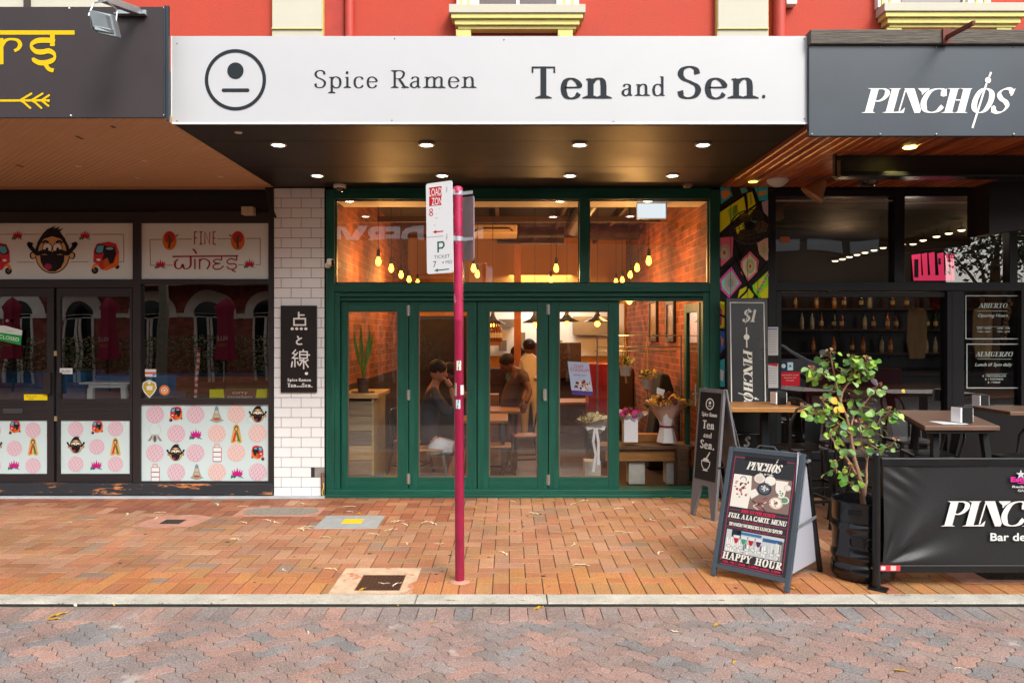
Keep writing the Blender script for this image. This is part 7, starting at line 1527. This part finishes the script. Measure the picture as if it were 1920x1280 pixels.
for (x, c1) in ((24, '#b01c38'), (35, '#3f8a70'), (46, '#a81c30'), (57, '#5a2050')):
    A.poly([(x-5, 124), (x+5, 124), (x+3, 134), (x, 137), (x-3, 134)], '#c9d0cc', 3); A.poly([(x-4, 128), (x+4, 128), (x+2.4, 134), (x, 136), (x-2.4, 134)], c1, 4); A.rect(x-.5, 137, x+.5, 145, '#c9d0cc', 3); A.oval(x, 145, 4, 1, '#c9d0cc', 3)
for i in range(9): A.oval(14+i*9, 141+1.5*(i % 2), 4, 2.4, '#8a8f90', 3.1, 14); A.oval(14+i*9, 141+1.5*(i % 2), 3, 1.7, '#d0d4d2', 3.4, 14)
A.stext('HAPPY HOUR', 7, 160.5, 10.2, wt_, 5, x1=92, T=.25, t=.1, slant=.12); A.rect(6, 149.2, 94, 150, '#1c1a1f', 2)
A.rect(5.5, 161.5, 94.5, 166, '#1c1a1f', 1.5); A.btext('TUES - FRI 11.30AM - 12.30PM | 4.30PM - 5.30PM', 7, 165.5, 2.9, '#c82850', 2, x1=92, bold=.03); A.line([(5, 168), (95, 168)], .7, pk, 1)
A.build('print', PRINT, bd)
# handle, rear frame and grey back panel
b = MB(); m0 = (TLc+TRc)/2; b.tube([m0-e*.09-up_*.01, m0-e*.055+up_*.03, m0+e*.055+up_*.03, m0+e*.09-up_*.01], .006, 8); b.build('handle', m_afr, t, smooth=60)
topb = -n*0
bk0 = BR+n*.62; bk1 = BL+n*.62
b = MB(); o2 = n*.03
for a, c_, s_ in ((bk1, TLc+o2, 1), (bk0, TRc+o2, -1)): b.bar(a+e*fw/2*s_, c_+e*fw/2*s_, .03, .028, up=nrm)
b.build('rear_rail', m_blm, t)
b = MB(); ub = (TRc-bk0).normalized(); b.prism([bk1+e*fw+ub*.06, bk0-e*fw+ub*.06, TRc+o2-e*fw, TLc+o2+e*fw], (0, 0, 0), (0, 0, -.006)); b.build('rear_panel', mat('back_panel_grey', '#9a9ca6', rough=.6), t)
b = MB(); b.prism([BR+up_*.12+n*.03, bk0+ub*.09-e*.03, bk0+ub*.98-e*.03-n*.02, BR+up_*.86+n*.05], -e*.02, -e*.004); o = b.build('side_gusset', MC['back_panel_grey'], t)
b = MB(); b.bar(BR+up_*.44+e*.004, (BR+up_*.44).lerp(bk0+ub*.46, 1.05)+e*.004, .004, .022); b.build('brace', m_galv, t)
b = MB(); b.tube([TRc-up_*.05+n*.01+e*.01, TRc-up_*.05+n*.05+e*.01], .012, 8); b.build('hinge', m_galv, t)
# ---- small restaurant stand sign
t, e, n, BR, BL, top, up_ = aframe('stand_sign', 'narrow grey legged sandwich board with bowl emblem beside the doorway', (1.929, 7.143), 1.07, .332, .12, 1.232, .5, None, 0, 0)
nrm = -(up_.cross(e)).normalized(); nrm = nrm if nrm.y < 0 else -nrm; TLc = BL+top; TRc = BR+top; L_ = top.length; m_sg = mat('brushed_grey', '#77767a', rough=.45, var=.2, vs=5, metal=.2)
b = MB(); W = .332; k = .34
def sp2(u, v): return BL + e*(u*W) + up_*(v*L_)
ol_ = [(0, 0), (.13, 0), (.36, .245), (.64, .245), (.87, 0), (1, 0), (1, 1), (0, 1)]
b.add([sp2(*p) for p in ol_] + [sp2(*p)-nrm*.03 for p in ol_], [(0, 1, 2, 7), (2, 3, 6, 7), (3, 4, 5, 6), (15, 10, 9, 8), (15, 14, 11, 10), (14, 13, 12, 11)] + [(i, 8+i, 8+(i+1) % 8, (i+1) % 8) for i in range(8)]); b.build('frame', m_sg, t)
b = MB(); b.prism([sp2(.08, .29), sp2(.92, .29), sp2(.92, .97), sp2(.08, .97)], (0, 0, 0), nrm*.004); pn = b.build('panel', m_blk, t)
A = Art(O=sp2(.08, .97)+nrm*.0045, U=e*(W*.84/100), V=-up_*(L_*.68/300), dl=.0006)
A.ring(50, 40, 16, 20, wc, 1, 30); A.oval(50, 36, 6, 6, wc); A.line([(42, 47), (58, 47)], 2.6, wc)
A.stext('Spice', 14, 82, 13, wc, 1, x1=46, T=.2, t=.08); A.stext('Ramen', 52, 82, 13, wc, 1, x1=88, T=.2, t=.08); A.stext('Ten', 22, 125, 28, wc, 1, x1=78, T=.2, t=.08); A.stext('and', 30, 155, 17, wc, 1, x1=70, T=.2, t=.08); A.stext('Sen.', 18, 193, 28, wc, 1, x1=86, T=.2, t=.08)
A.line([(30, 237), (32, 250), (42, 262), (58, 262), (68, 250), (70, 237)], 3, wc, 1, curve=True); A.ring(50, 236, 0, 0, wc); A.line([(28, 236), (72, 236)], 3, wc, 2); A.line([(38, 267), (62, 267)], 3.2, wc); A.poly([(34, 234), (40, 226), (52, 224), (62, 228), (66, 234)], wc, 1); A.line([(52, 226), (66, 205)], 5, wc, 2, rnd=True)
A.build('print', PRINT, pn)
b = MB(); BK0 = BR+n*.42; TT = TRc+n*.02
for s0, s1 in ((BK0, TT), (BK0-e*.28, TT-e*.28)): b.bar(s0, s1, .035, .02, up=nrm)
b.prism([BK0+up_*.3-e*.29, BK0+up_*.3, TT, TT-e*.29], (0, 0, 0), n*.006); b.build('rear_panel', m_sg, t); b = MB(); b.bar(BR+up_*.5, BR+n*.25+up_*.5, .02, .012); b.build('brace', m_gun, t)
# ---- keg planter and young tree
Yk = 5.52; kx = PX(1617, Yk); kr = .218
kg = thing('keg_planter', 'black beer keg cut open as a planter beside the banner post', 'planter', (kx, Yk, 0))
m_keg = mat('keg_black', '#15161a', rough=.2, coat=.3, var=.12, vs=5, metal=.2)
b = MB(); prof = [(kr*.86, 0), (kr*.96, .02), (kr*.99, .05), (kr*.985, .11), (kr*.93, .125), (kr*.955, .15), (kr*1.0, .165), (kr*1.0, .185), (kr*.955, .2), (kr*.94, .24), (kr*.94, .33), (kr*.955, .355), (kr*1.0, .37), (kr*1.0, .39), (kr*.955, .405), (kr*.945, .43), (kr*.965, .45), (kr*.975, .535), (kr*.99, .545), (kr*.99, .56), (kr*.95, .565), (kr*.93, .55), (kr*.92, .47)]
b.lathe(prof, (kx, Yk, 0), 56, caps=False); b.build('keg_body', m_keg, kg, smooth=50)
b = MB()
for a in (R(-128), R(-60)):
    for da in range(-10, 11, 2):
        aa = a+R(da); b.box(kx+math.cos(aa)*kr*.972-.006, kx+math.cos(aa)*kr*.972+.006, Yk+math.sin(aa)*kr*.972-.006, Yk+math.sin(aa)*kr*.972+.006, .478, .512)
b.build('grip_hole', mat('hole_dark', '#050506', rough=.9), kg)
b = MB()
for a in (-125, -95, -62):
    a = R(a); c = Vector((kx+math.cos(a)*kr*.945, Yk+math.sin(a)*kr*.945, .285)); tv = Vector((-math.sin(a), math.cos(a), 0)); o = Vector((math.cos(a), math.sin(a), 0))*.004; q = []
    for k in range(16): aa = 2*math.pi*k/16; q.append(c+tv*(.05*math.copysign(abs(math.cos(aa))**.5, math.cos(aa)))+Vector((0, 0, .036*math.copysign(abs(math.sin(aa))**.5, math.sin(aa)))))
    b.tube([p+o for p in q]+[q[0]+o], .005, 6, caps=False)
b.build('embossed_panel', m_keg, kg)
b = MB(); b.lathe([(kr*.92, .44), (kr*.5, .46), (.001, .465)], (kx, Yk, 0), 28, caps=False); b.build('soil', mat('potting_soil', '#3a2b20', rough=.95, var=.4, vs=40, bump=.8), kg)
tr = thing('young_tree', 'young tree with round green leaves and bare pinkish stems growing in the keg', 'tree', (kx, Yk, .46))
m_bark = mat('pale_bark', '#8f6c55', rough=.75, var=.25, vs=14, st=(1, 1, .3), bump=.3, bs=40)
def tq(u, v, dy=0): return (PX(u, Yk), Yk+dy, PZ(v, Yk))
base = (1618, 955, 0)
segs = [([(1620, 955, 0), (1614, 905, 0), (1604, 860, .02), (1597, 812, .02)], [.021, .018, .015, .011]),
        ([(1604, 888, 0), (1580, 855, -.05), (1558, 830, -.08), (1545, 812, -.1), (1549, 805, -.1)], [.013, .011, .008, .005, .003]),
        ([(1612, 925, 0), (1592, 906, -.06), (1570, 893, -.1), (1556, 876, -.12), (1549, 862, -.13)], [.01, .009, .007, .005, .003]),
        ([(1621, 930, 0), (1632, 905, .06), (1637, 880, .1), (1641, 830, .1), (1632, 805, .1)], [.012, .01, .008, .006, .004]),
        ([(1598, 815, .02), (1580, 803, -.03), (1558, 788, -.07), (1540, 764, -.1), (1527, 745, -.12)], [.009, .008, .006, .005, .003]),
        ([(1597, 812, .02), (1590, 780, .03), (1578, 745, .05), (1568, 700, .04), (1560, 670, .02), (1556, 658, 0)], [.01, .009, .008, .006, .004, .002]),
        ([(1582, 757, .05), (1588, 738, .08), (1602, 720, .1), (1626, 703, .12), (1645, 690, .12)], [.008, .007, .006, .004, .002]),
        ([(1597, 808, .02), (1612, 780, .1), (1635, 762, .14), (1652, 745, .16), (1665, 725, .15)], [.008, .007, .006, .004, .002]),
        ([(1640, 825, .1), (1652, 803, .1), (1668, 785, .08), (1676, 768, .05)], [.007, .006, .005, .003]), ([(1641, 835, .1), (1655, 845, .05), (1668, 838, .02), (1680, 825, 0)], [.006, .005, .004, .003]),
        ([(1568, 712, .04), (1550, 705, -.02), (1530, 698, -.06), (1512, 690, -.08)], [.005, .004, .003, .002]), ([(1600, 722, .1), (1605, 700, .06), (1600, 680, .03), (1598, 670, .02)], [.005, .004, .003, .002]),
        ([(1626, 703, .12), (1632, 685, .1), (1634, 672, .08)], [.004, .003, .002]), ([(1545, 770, -.09), (1528, 775, -.12), (1516, 768, -.13)], [.004, .003, .002]), ([(1637, 870, .1), (1622, 840, .05), (1610, 790, .0)], [.005, .004, .003]),
        ([(1575, 893, -.1), (1580, 875, -.12), (1582, 868, -.12)], [.004, .003, .002])]
b = MB()
for pts, rs in segs:
    P3 = [Vector(tq(*p)) for p in pts]; Q = []; rr2 = []
    for i in range(len(P3)-1):
        for k in range(4):
            f_ = k/4; Q.append(P3[i].lerp(P3[i+1], f_) + Vector((random.uniform(-1, 1), random.uniform(-1, 1), 0))*.0025); rr2.append(rs[i]*(1-f_)+rs[i+1]*f_)
    Q.append(P3[-1]); rr2.append(rs[-1]); b.tube(Q, rr2, 7)
b.build('trunk', m_bark, tr, smooth=60)
m_leaf = mat('tree_leaf', attr=True, rough=.42, trans=.3); lf_ = MB(); rl = random.Random(21)
greens = [hx(c) for c in ('#5f9434', '#76a63a', '#54833e', '#8cb244', '#4e7842', '#a2bc4c', '#689250', '#789c54', '#8fb070')]
def leaf(b, p, sz, dirv, nv, col):
    d = dirv.normalized(); s_ = d.cross(nv).normalized(); nn = s_.cross(d).normalized()
    prof = [(0, 0), (.1, .34), (.32, .5), (.58, .47), (.82, .27), (1, 0)]
    vs = []
    for (t_, w_) in prof:
        cv = -.16*t_*t_*sz
        vs += [p+d*t_*sz+nn*cv-s_*w_*sz+nn*(w_*.22*sz), p+d*t_*sz+nn*cv, p+d*t_*sz+nn*cv+s_*w_*sz+nn*(w_*.22*sz)]
    fs = []
    for i in range(len(prof)-1): fs += [(3*i, 3*i+3, 3*i+4, 3*i+1), (3*i+1, 3*i+4, 3*i+5, 3*i+2)]
    b.add(vs, fs, col=col)
for si, (pts, rs) in enumerate(segs):
    P3 = [Vector(tq(*p)) for p in pts]; nl = {0: 3, 1: 16, 2: 7, 3: 10, 9: 12, 14: 14, 15: 4}.get(si, 28)
    for i in range(nl):
        f_ = rl.uniform(.25, 1.0)*(len(P3)-1); k = min(int(f_), len(P3)-2); p = P3[k].lerp(P3[k+1], f_-k)
        for rep in range(1):
            a = rl.uniform(0, 6.28); out = Vector((math.cos(a), math.sin(a)*.8-.3, rl.uniform(-.5, .3))).normalized(); pet = rl.uniform(.02, .09); q = p+out*pet
            c = rl.choice(greens); f2 = rl.uniform(.85, 1.4); c = tuple(min(1, x*f2) for x in c[:3])+(1,)
            if rl.random() < .06: c = hx('#4a3a4a')
            lf_.tube([p, p.lerp(q, .5)+Vector((0, 0, .006)), q], .0016, 4, col=hx('#8a6a3a'))
            leaf(lf_, q, rl.uniform(.024, .064), (out+Vector((0, -.25, rl.uniform(-1.0, .25)))), Vector((rl.uniform(-1, 1), rl.uniform(-1.2, .2), rl.uniform(.1, 1.2))), c)
    # pink new growth at tips
    if si not in (0,):
        for i in range(6):
            a = rl.uniform(0, 6.28); dv = Vector((math.cos(a), math.sin(a), rl.uniform(0, 1))); leaf(lf_, P3[-1]+dv*.012, rl.uniform(.014, .026), dv, Vector((0, -1, .3)), hx(rl.choice(['#b0765c', '#9a6a58', '#a8884a', '#6f8f3c'])))
for (u, v) in ((1543, 744), (1548, 761), (1556, 759), (1672, 728)): leaf(lf_, Vector(tq(u, v, -.14)), .055 if u < 1600 else .03, Vector((.6, -.2, -.5)), Vector((0, -1, .5)), hx('#d8a808'))
lf_.build('crown', m_leaf, tr, smooth=70)
# ---- banner barrier
Yn = 5.25
bb = thing('banner_barrier', 'black fabric cafe barrier lettered PINCHOS Bar de Tapas on steel posts', 'barrier', (PX(1643, Yn), Yn, 0))
b = MB(); px_ = PX(1643, Yn); b.tube([(px_, Yn, .01), (px_, Yn, PZ(852, Yn))], .026, 18); b.lathe([(.027, PZ(852, Yn)), (.02, PZ(852, Yn)+.012), (.001, PZ(852, Yn)+.015)], (px_, Yn, 0), 18, caps=False); b.build('post', m_blm, bb, smooth=50)
b = MB(); b.tube([(px_+1.95, Yn, .01), (px_+1.95, Yn, PZ(852, Yn))], .026, 18); b.build('post', m_blm, bb, smooth=50)
b = MB(); b.prism([(px_-.07, Yn-.02, 0), (px_+.02, Yn-.1, 0), (px_+.08, Yn-.02, 0), (px_-.01, Yn+.08, 0)], (0, 0, 0), (0, 0, .012)); b.build('foot_plate', m_blm, bb, bevel=.003)
bx0, bx1 = px_+.03, px_+1.92
b = MB(); b.box(bx0, bx1, Yn-.015, Yn+.015, PZ(873, Yn), PZ(858, Yn)); b.build('top_rail', m_blm, bb, bevel=.004)
b = MB(); b.box(bx0, bx1, Yn-.015, Yn+.015, PZ(1072, Yn), PZ(1058, Yn)); br2 = b.build('bottom_rail', m_blm, bb, bevel=.004)
A = pxart(Yn-.017); A.rect(1650, 1059, 1688, 1070, '#b83a44', 1); A.rect(1652, 1061, 1660, 1068, '#d8c8c8', 2); A.rect(1670, 1060, 1680, 1069, '#c8b0a8', 2); A.rect(1663, 1061, 1668, 1068, '#d02838', 2); A.build('sticker', PRINT, br2)
b = MB(); nx, nz = 150, 60; z1, z0 = PZ(874, Yn), PZ(1058, Yn); c0 = Vector((bx0+.02, z0))
vs = []
for j in range(nz+1):
    for i in range(nx+1):
        x = bx0+.015+(bx1-bx0-.02)*i/nx; z = z0+(z1-z0)*j/nz; dx, dz = x-c0.x, z-c0.y; r_ = math.hypot(dx, dz); a = math.atan2(dz, dx)
        fall = math.exp(-((r_-.2)/.32)**2); fade = max(0, 1-(x-bx0)/.9)
        w_ = .016*fall*math.sin(a*9+.4)*min(1, r_*6) + .01*math.exp(-(((x-bx0-.12)/.1)**2+((z-z1+.1)/.12)**2))*math.sin(z*60+x*40)*.6 + .004*math.sin(x*7+z*3)*fade + .006*math.sin(a*4-.5)*fade*min(1, r_*3)
        vs.append((x, Yn-.004-w_, z))
b.add(vs, [(j*(nx+1)+i, j*(nx+1)+i+1, (j+1)*(nx+1)+i+1, (j+1)*(nx+1)+i) for j in range(nz) for i in range(nx)])
o = b.build('banner_cloth', mat('banner_vinyl', '#18191b', rough=.45, bump=.15, bs=120, spots=('#3a3b3e', 7, .7)), bb, smooth=180)
A = pxart(Yn-.022); pinchos(A, 1766, 986, 47, 290, '#d9d4cf'); A.btext('Bar de Tapas', 1857, 1013, 15, '#d4d4d2', 1, x1=1990, bold=.02); A.star(1914, 889, 9.5, '#b9bcbc'); A.btext('Estrella', 1895, 902.5, 9, '#c8288c', 2, x1=1950, bold=.05); A.rect(1908, 904.5, 1930, 906, '#c8288c', 1); A.btext('Rediscover', 1898, 914, 4.2, '#b8b8b8', 1, x1=1950, bold=.03); A.btext('GALICIA', 1908, 921, 4.2, '#b8b8b8', 1, x1=1940, bold=.03)
A.build('lettering', PRINT, o)
# ================================================================ ACROSS THE STREET (seen as reflections)
YO = -10.0
b = MB(); b.box(-40, 40, -9.6, -5.2, -.1, .0); struct(b.build('far_pavement', mat('far_pavement_brick', '#a3704c', rough=.8, var=.25, vs=2), origin=(0, 0, 0)))
b = MB(); b.box(-60, 60, -60, -9.6, -.16, -.03); b.box(-60, -14, -5.2, 12, -.16, -.06); b.box(14, 60, -5.2, 12, -.16, -.06); struct(b.build('ground', mat('ground_asphalt', '#6a6560', rough=.9, var=.2, vs=.6), origin=(0, 0, 0)))
m_ob = brickmat('opposite_brick', '#b05a48', '#904236', '#7c685a', sc=4.4, axis='XZ'); m_or = mat('cream_stone', '#e2dccf', rough=.8, var=.08, vs=2); m_og = mat('opposite_glass', '#14161a', rough=.1)
ob_ = thing('brick_tavern', 'red brick tavern across the street with cream arches and a curved lettered awning', 'building', (0, YO, 0))
b = MB(); b.box(-26, 8.5, YO-6, YO, 0, 6.9); b.build('wall', m_ob, ob_)
for cx in (-23.4, -21.3, -19.2, -17.1, -15, -12.5, -10.45, -8.4, -6.2, -4.5, -1.4, 1.6, 4.3):
    b = MB(); sp0 = 2.5; r_i, r_o = .5, .86; vs = []; n = 16
    for i in range(n+1):
        a = math.pi*i/n; vs += [(cx+math.cos(a)*r_i, YO+.06, sp0+math.sin(a)*r_i), (cx+math.cos(a)*r_o, YO+.06, sp0+math.sin(a)*r_o)]
    b.add(vs, [(2*i, 2*i+1, 2*i+3, 2*i+2) for i in range(n)]); b.prism([vs[2*i+1] for i in range(n+1)], (0, -.059, 0), (0, .058, 0)) if False else None
    b.box(cx-r_o-.05, cx-r_i+.03, YO+.001, YO+.1, sp0-.18, sp0); b.box(cx+r_i-.03, cx+r_o+.05, YO+.001, YO+.1, sp0-.18, sp0); b.box(cx-r_i, cx+r_i, YO+.001, YO+.05, sp0-.12, sp0-.02)
    for u in (-.47, -.06, .06, .47): b.box(cx+u-.04, cx+u+.04, YO+.001, YO+.05, .1, sp0-.12)
    ar = b.build('arch', m_or, ob_)
    b = MB(); b.prism([(cx+math.cos(math.pi*i/n)*r_i, YO+.002, sp0+math.sin(math.pi*i/n)*r_i) for i in range(n+1)], (0, 0, 0), (0, .01, 0)); b.box(cx-r_i, cx+r_i, YO+.002, YO+.012, .1, sp0-.12); b.build('window', m_og, ob_)
b = MB(); b.box(-26, 8.5, YO+.0, YO+.05, 2.34, 2.5); b.build('string_course', m_or, ob_)
# curved awning with clapboard face and lettering
b = MB(); n = 30; xs_ = [-16+24.5*i/n for i in range(n+1)]; zz = lambda x: 4.75 + .14*math.sin((x+7)*.35)
for k in range(6):
    for i in range(n): b.add([(xs_[i], YO+1.6+.02*(k % 2), zz(xs_[i])-.2*(k+1)), (xs_[i+1], YO+1.6+.02*(k % 2), zz(xs_[i+1])-.2*(k+1)), (xs_[i+1], YO+1.64+.02*(k % 2), zz(xs_[i+1])-.2*k), (xs_[i], YO+1.64+.02*(k % 2), zz(xs_[i])-.2*k)], [(0, 1, 2, 3)])
b.box(-16, 8.5, YO, YO+1.58, 3.55, 3.65); b.build('awning_face', mat('awning_cream', '#a3896c', rough=.7), ob_)
A = Art(fmap=lambda u, v, l: Vector((-u, YO+.03+l, v)), dl=.002); A.btext('DERVILLE', 2.9, 4.85, -.7, '#f4f8fa', 1, x1=7.9, bold=.05); A.btext('N', .95, 4.85, -.7, '#f4f8fa', 1, x1=1.55, bold=.05); A.build('lettering', PRINT, ob_)
# greenery, umbrellas, pole and vehicles opposite
def hedge(x0, x1, y, h, seed):
    rd = random.Random(seed); b = MB()
    for i in range(int((x1-x0)*420)):
        p = Vector((rd.uniform(x0, x1), y+rd.uniform(-.3, .3), rd.uniform(.5, h))); d = Vector((rd.uniform(-1, 1), rd.uniform(-1, 1), rd.uniform(-.3, 1))).normalized()*.09; s_ = d.cross(Vector((rd.random(), rd.random(), .2))).normalized()*.03
        b.add([p, p+d*.5+s_, p+d, p+d*.5-s_], [(0, 1, 2, 3)], col=hx(rd.choice(['#5c6a40', '#7a8052', '#8f7c5a', '#48542e', '#a89470'])))
    o = b.build('hedge', m_flw); tag(o, 'clipped hedge across the street before the tavern ' + ('arches' if x0 < -3 else 'door'), 'hedge')
hedge(-19, -2.2, -8.3, 1.65, 1); hedge(.5, 5, -8.3, 1.2, 2)
m_umb = mat('burgundy_canvas', '#8a1832', rough=.8)
u0 = thing('closed_umbrella', 'closed burgundy umbrella across the street', 'umbrella', (0, 0, 0), 'closed umbrellas before the tavern')
b = MB(); n = 18; vs = []
for (r_, z) in ((.28, .95), (.24, 1.5), (.19, 2.1), (.2, 2.55), (.26, 2.7), (.12, 2.9), (.01, 3.0)):
    for j in range(n): a = 2*math.pi*j/n; k = 1+.22*math.cos(a*6); vs.append((r_*k*math.cos(a), r_*k*math.sin(a), z))
b.add(vs, [(i*n+j, i*n+(j+1) % n, (i+1)*n+(j+1) % n, (i+1)*n+j) for i in range(6) for j in range(n)]); b.build('canopy', m_umb, u0, smooth=50)
b = MB(); b.tube([(0, 0, 0), (0, 0, 3)], .03, 8); b.build('pole', m_gun, u0)
A = Art(fmap=lambda u, v, l: Vector((-u, .26+l, v)), dl=.002); A.btext('VILLE', -.17, 1.55, -.13, '#c9c4b8', 1, x1=.17); A.btext('TAVERN', -.14, 1.38, -.08, '#b0883c', 1, x1=.14); A.build('lettering', PRINT, u0)
u0.location = (-9.2, -8.0, 0)
for x in (-12.95, -16.05, 3.0): copy_tree(u0, (x, -8.0, 0), 0)
b = MB(); b.tube([(-10.4, -6.2, 0), (-10.3, -6.2, 7.5)], [.14, .12], 12); tag(b.build('timber_pole', mat('grey_timber', '#77705e', rough=.9, var=.3, vs=6)), 'weathered timber power pole across the street', 'power pole')
def tree_far(x, y, h, r, seed, lb):
    rd = random.Random(seed); t = thing('street_tree', lb, 'tree', (x, y, 0)); b = MB(); b.tube([(x, y, 0), (x+.1, y, h*.5), (x, y+.1, h*.8)], [.22, .16, .08], 10)
    for k in range(5): a = k*1.3; b.tube([(x+.05, y, h*.45), (x+math.cos(a)*r*.5, y+math.sin(a)*r*.5, h*.75)], [.08, .03], 6)
    b.build('trunk', m_bark, t); b = MB(); cl = [(x+rd.uniform(-.7, .7)*r, y+rd.uniform(-.7, .7)*r, h*.8+rd.uniform(-.5, .6)*r) for _ in range(14)]
    for i in range(2200):
        c = Vector(rd.choice(cl)); p = c+Vector((rd.gauss(0, 1), rd.gauss(0, 1), rd.gauss(0, .8)))*r*.2; d = Vector((rd.uniform(-1, 1), rd.uniform(-1, 1), rd.uniform(-1, .2))).normalized()*.2; s_ = d.cross(Vector((rd.random(), .3, .2))).normalized()*.06
        b.add([p, p+d*.5+s_, p+d, p+d*.5-s_], [(0, 1, 2, 3)], col=hx(rd.choice(['#3c5a22', '#4f6c2c', '#2c441a'])))
    b.build('crown', m_flw, t)
tree_far(16.0, -8.6, 6.0, 2.2, 3, 'street tree across the road beyond the tavern'); tree_far(19.5, -11, 7.5, 2.6, 5, 'taller street tree across the road at the far right')

gs = thing('grey_shop', 'low grey shop with a dark awning across the street beyond the tavern', 'building', (13, YO, 0))
b = MB(); b.box(8.6, 14.2, YO-5, YO-.5, 0, 6.6); b.box(14.2, 15.6, YO-4.9, YO-.6, 0, 6.4); b.box(15.61, 22, YO-5, YO-.5, 0, 3.4); b.build('wall', mat('grey_shop_wall', '#34383f', rough=.8, var=.1, vs=2), gs)  # wall raised and widened to darken reflections in the bar's upper windows
b = MB(); b.box(8.7, 22, YO-.499, YO+1.3, 3.0, 3.45); b.build('awning', mat('navy_awning', '#27303c', rough=.6), gs)
for i in range(3): b = MB(); b.box(9.0+i*1.6, 10.3+i*1.6, YO-.499, YO-.44, 4.7, 5.15); b.build('window', mat('pale_blind', '#b4c2c8', rough=.6), gs)
for i in range(5): b = MB(); b.box(9.1+i*2.5, 11.1+i*2.5, YO-.499, YO-.46, .5, 2.7); b.build('window', m_og, gs)
m_car = mat('white_car_paint', '#c9cdd0', rough=.15, coat=.8); cr = thing('parked_car', 'white hatchback parked at the far kerb across the street', 'car', (7.2, -6.6, 0))
b = MB(); prof = [(-2, .35), (-2.05, .75), (-1.9, .95), (-1.2, 1.02), (-.75, 1.4), (.9, 1.45), (1.6, 1.05), (2.0, .9), (2.05, .4)]
b.prism([(7.2+x, -7.4, z) for x, z in prof], (0, 0, 0), (0, 1.6, 0)); b.build('body', m_car, cr, bevel=.06, seg=3)
b = MB(); b.prism([(7.2+x, -5.797, z) for x, z in ((-1.05, 1.04), (-.7, 1.36), (0, 1.39), (0, 1.04))], (0, 0, 0), (0, .006, 0)); b.prism([(7.2+x, -5.797, z) for x, z in ((.08, 1.04), (.08, 1.39), (.85, 1.38), (1.35, 1.06))], (0, 0, 0), (0, .006, 0)); b.build('window', m_og, cr)
for x in (-1.3, 1.3):
    for y in (-7.45, -5.75): b = MB(); b.tube([(7.2+x, y-.1, .32), (7.2+x, y+.1, .32)], .32, 20); w_ = b.build('wheel', m_cord, cr); b = MB(); b.tube([(7.2+x, y-.11, .32), (7.2+x, y+.11, .32)], .2, 16); b.build('rim', m_zinc, w_)
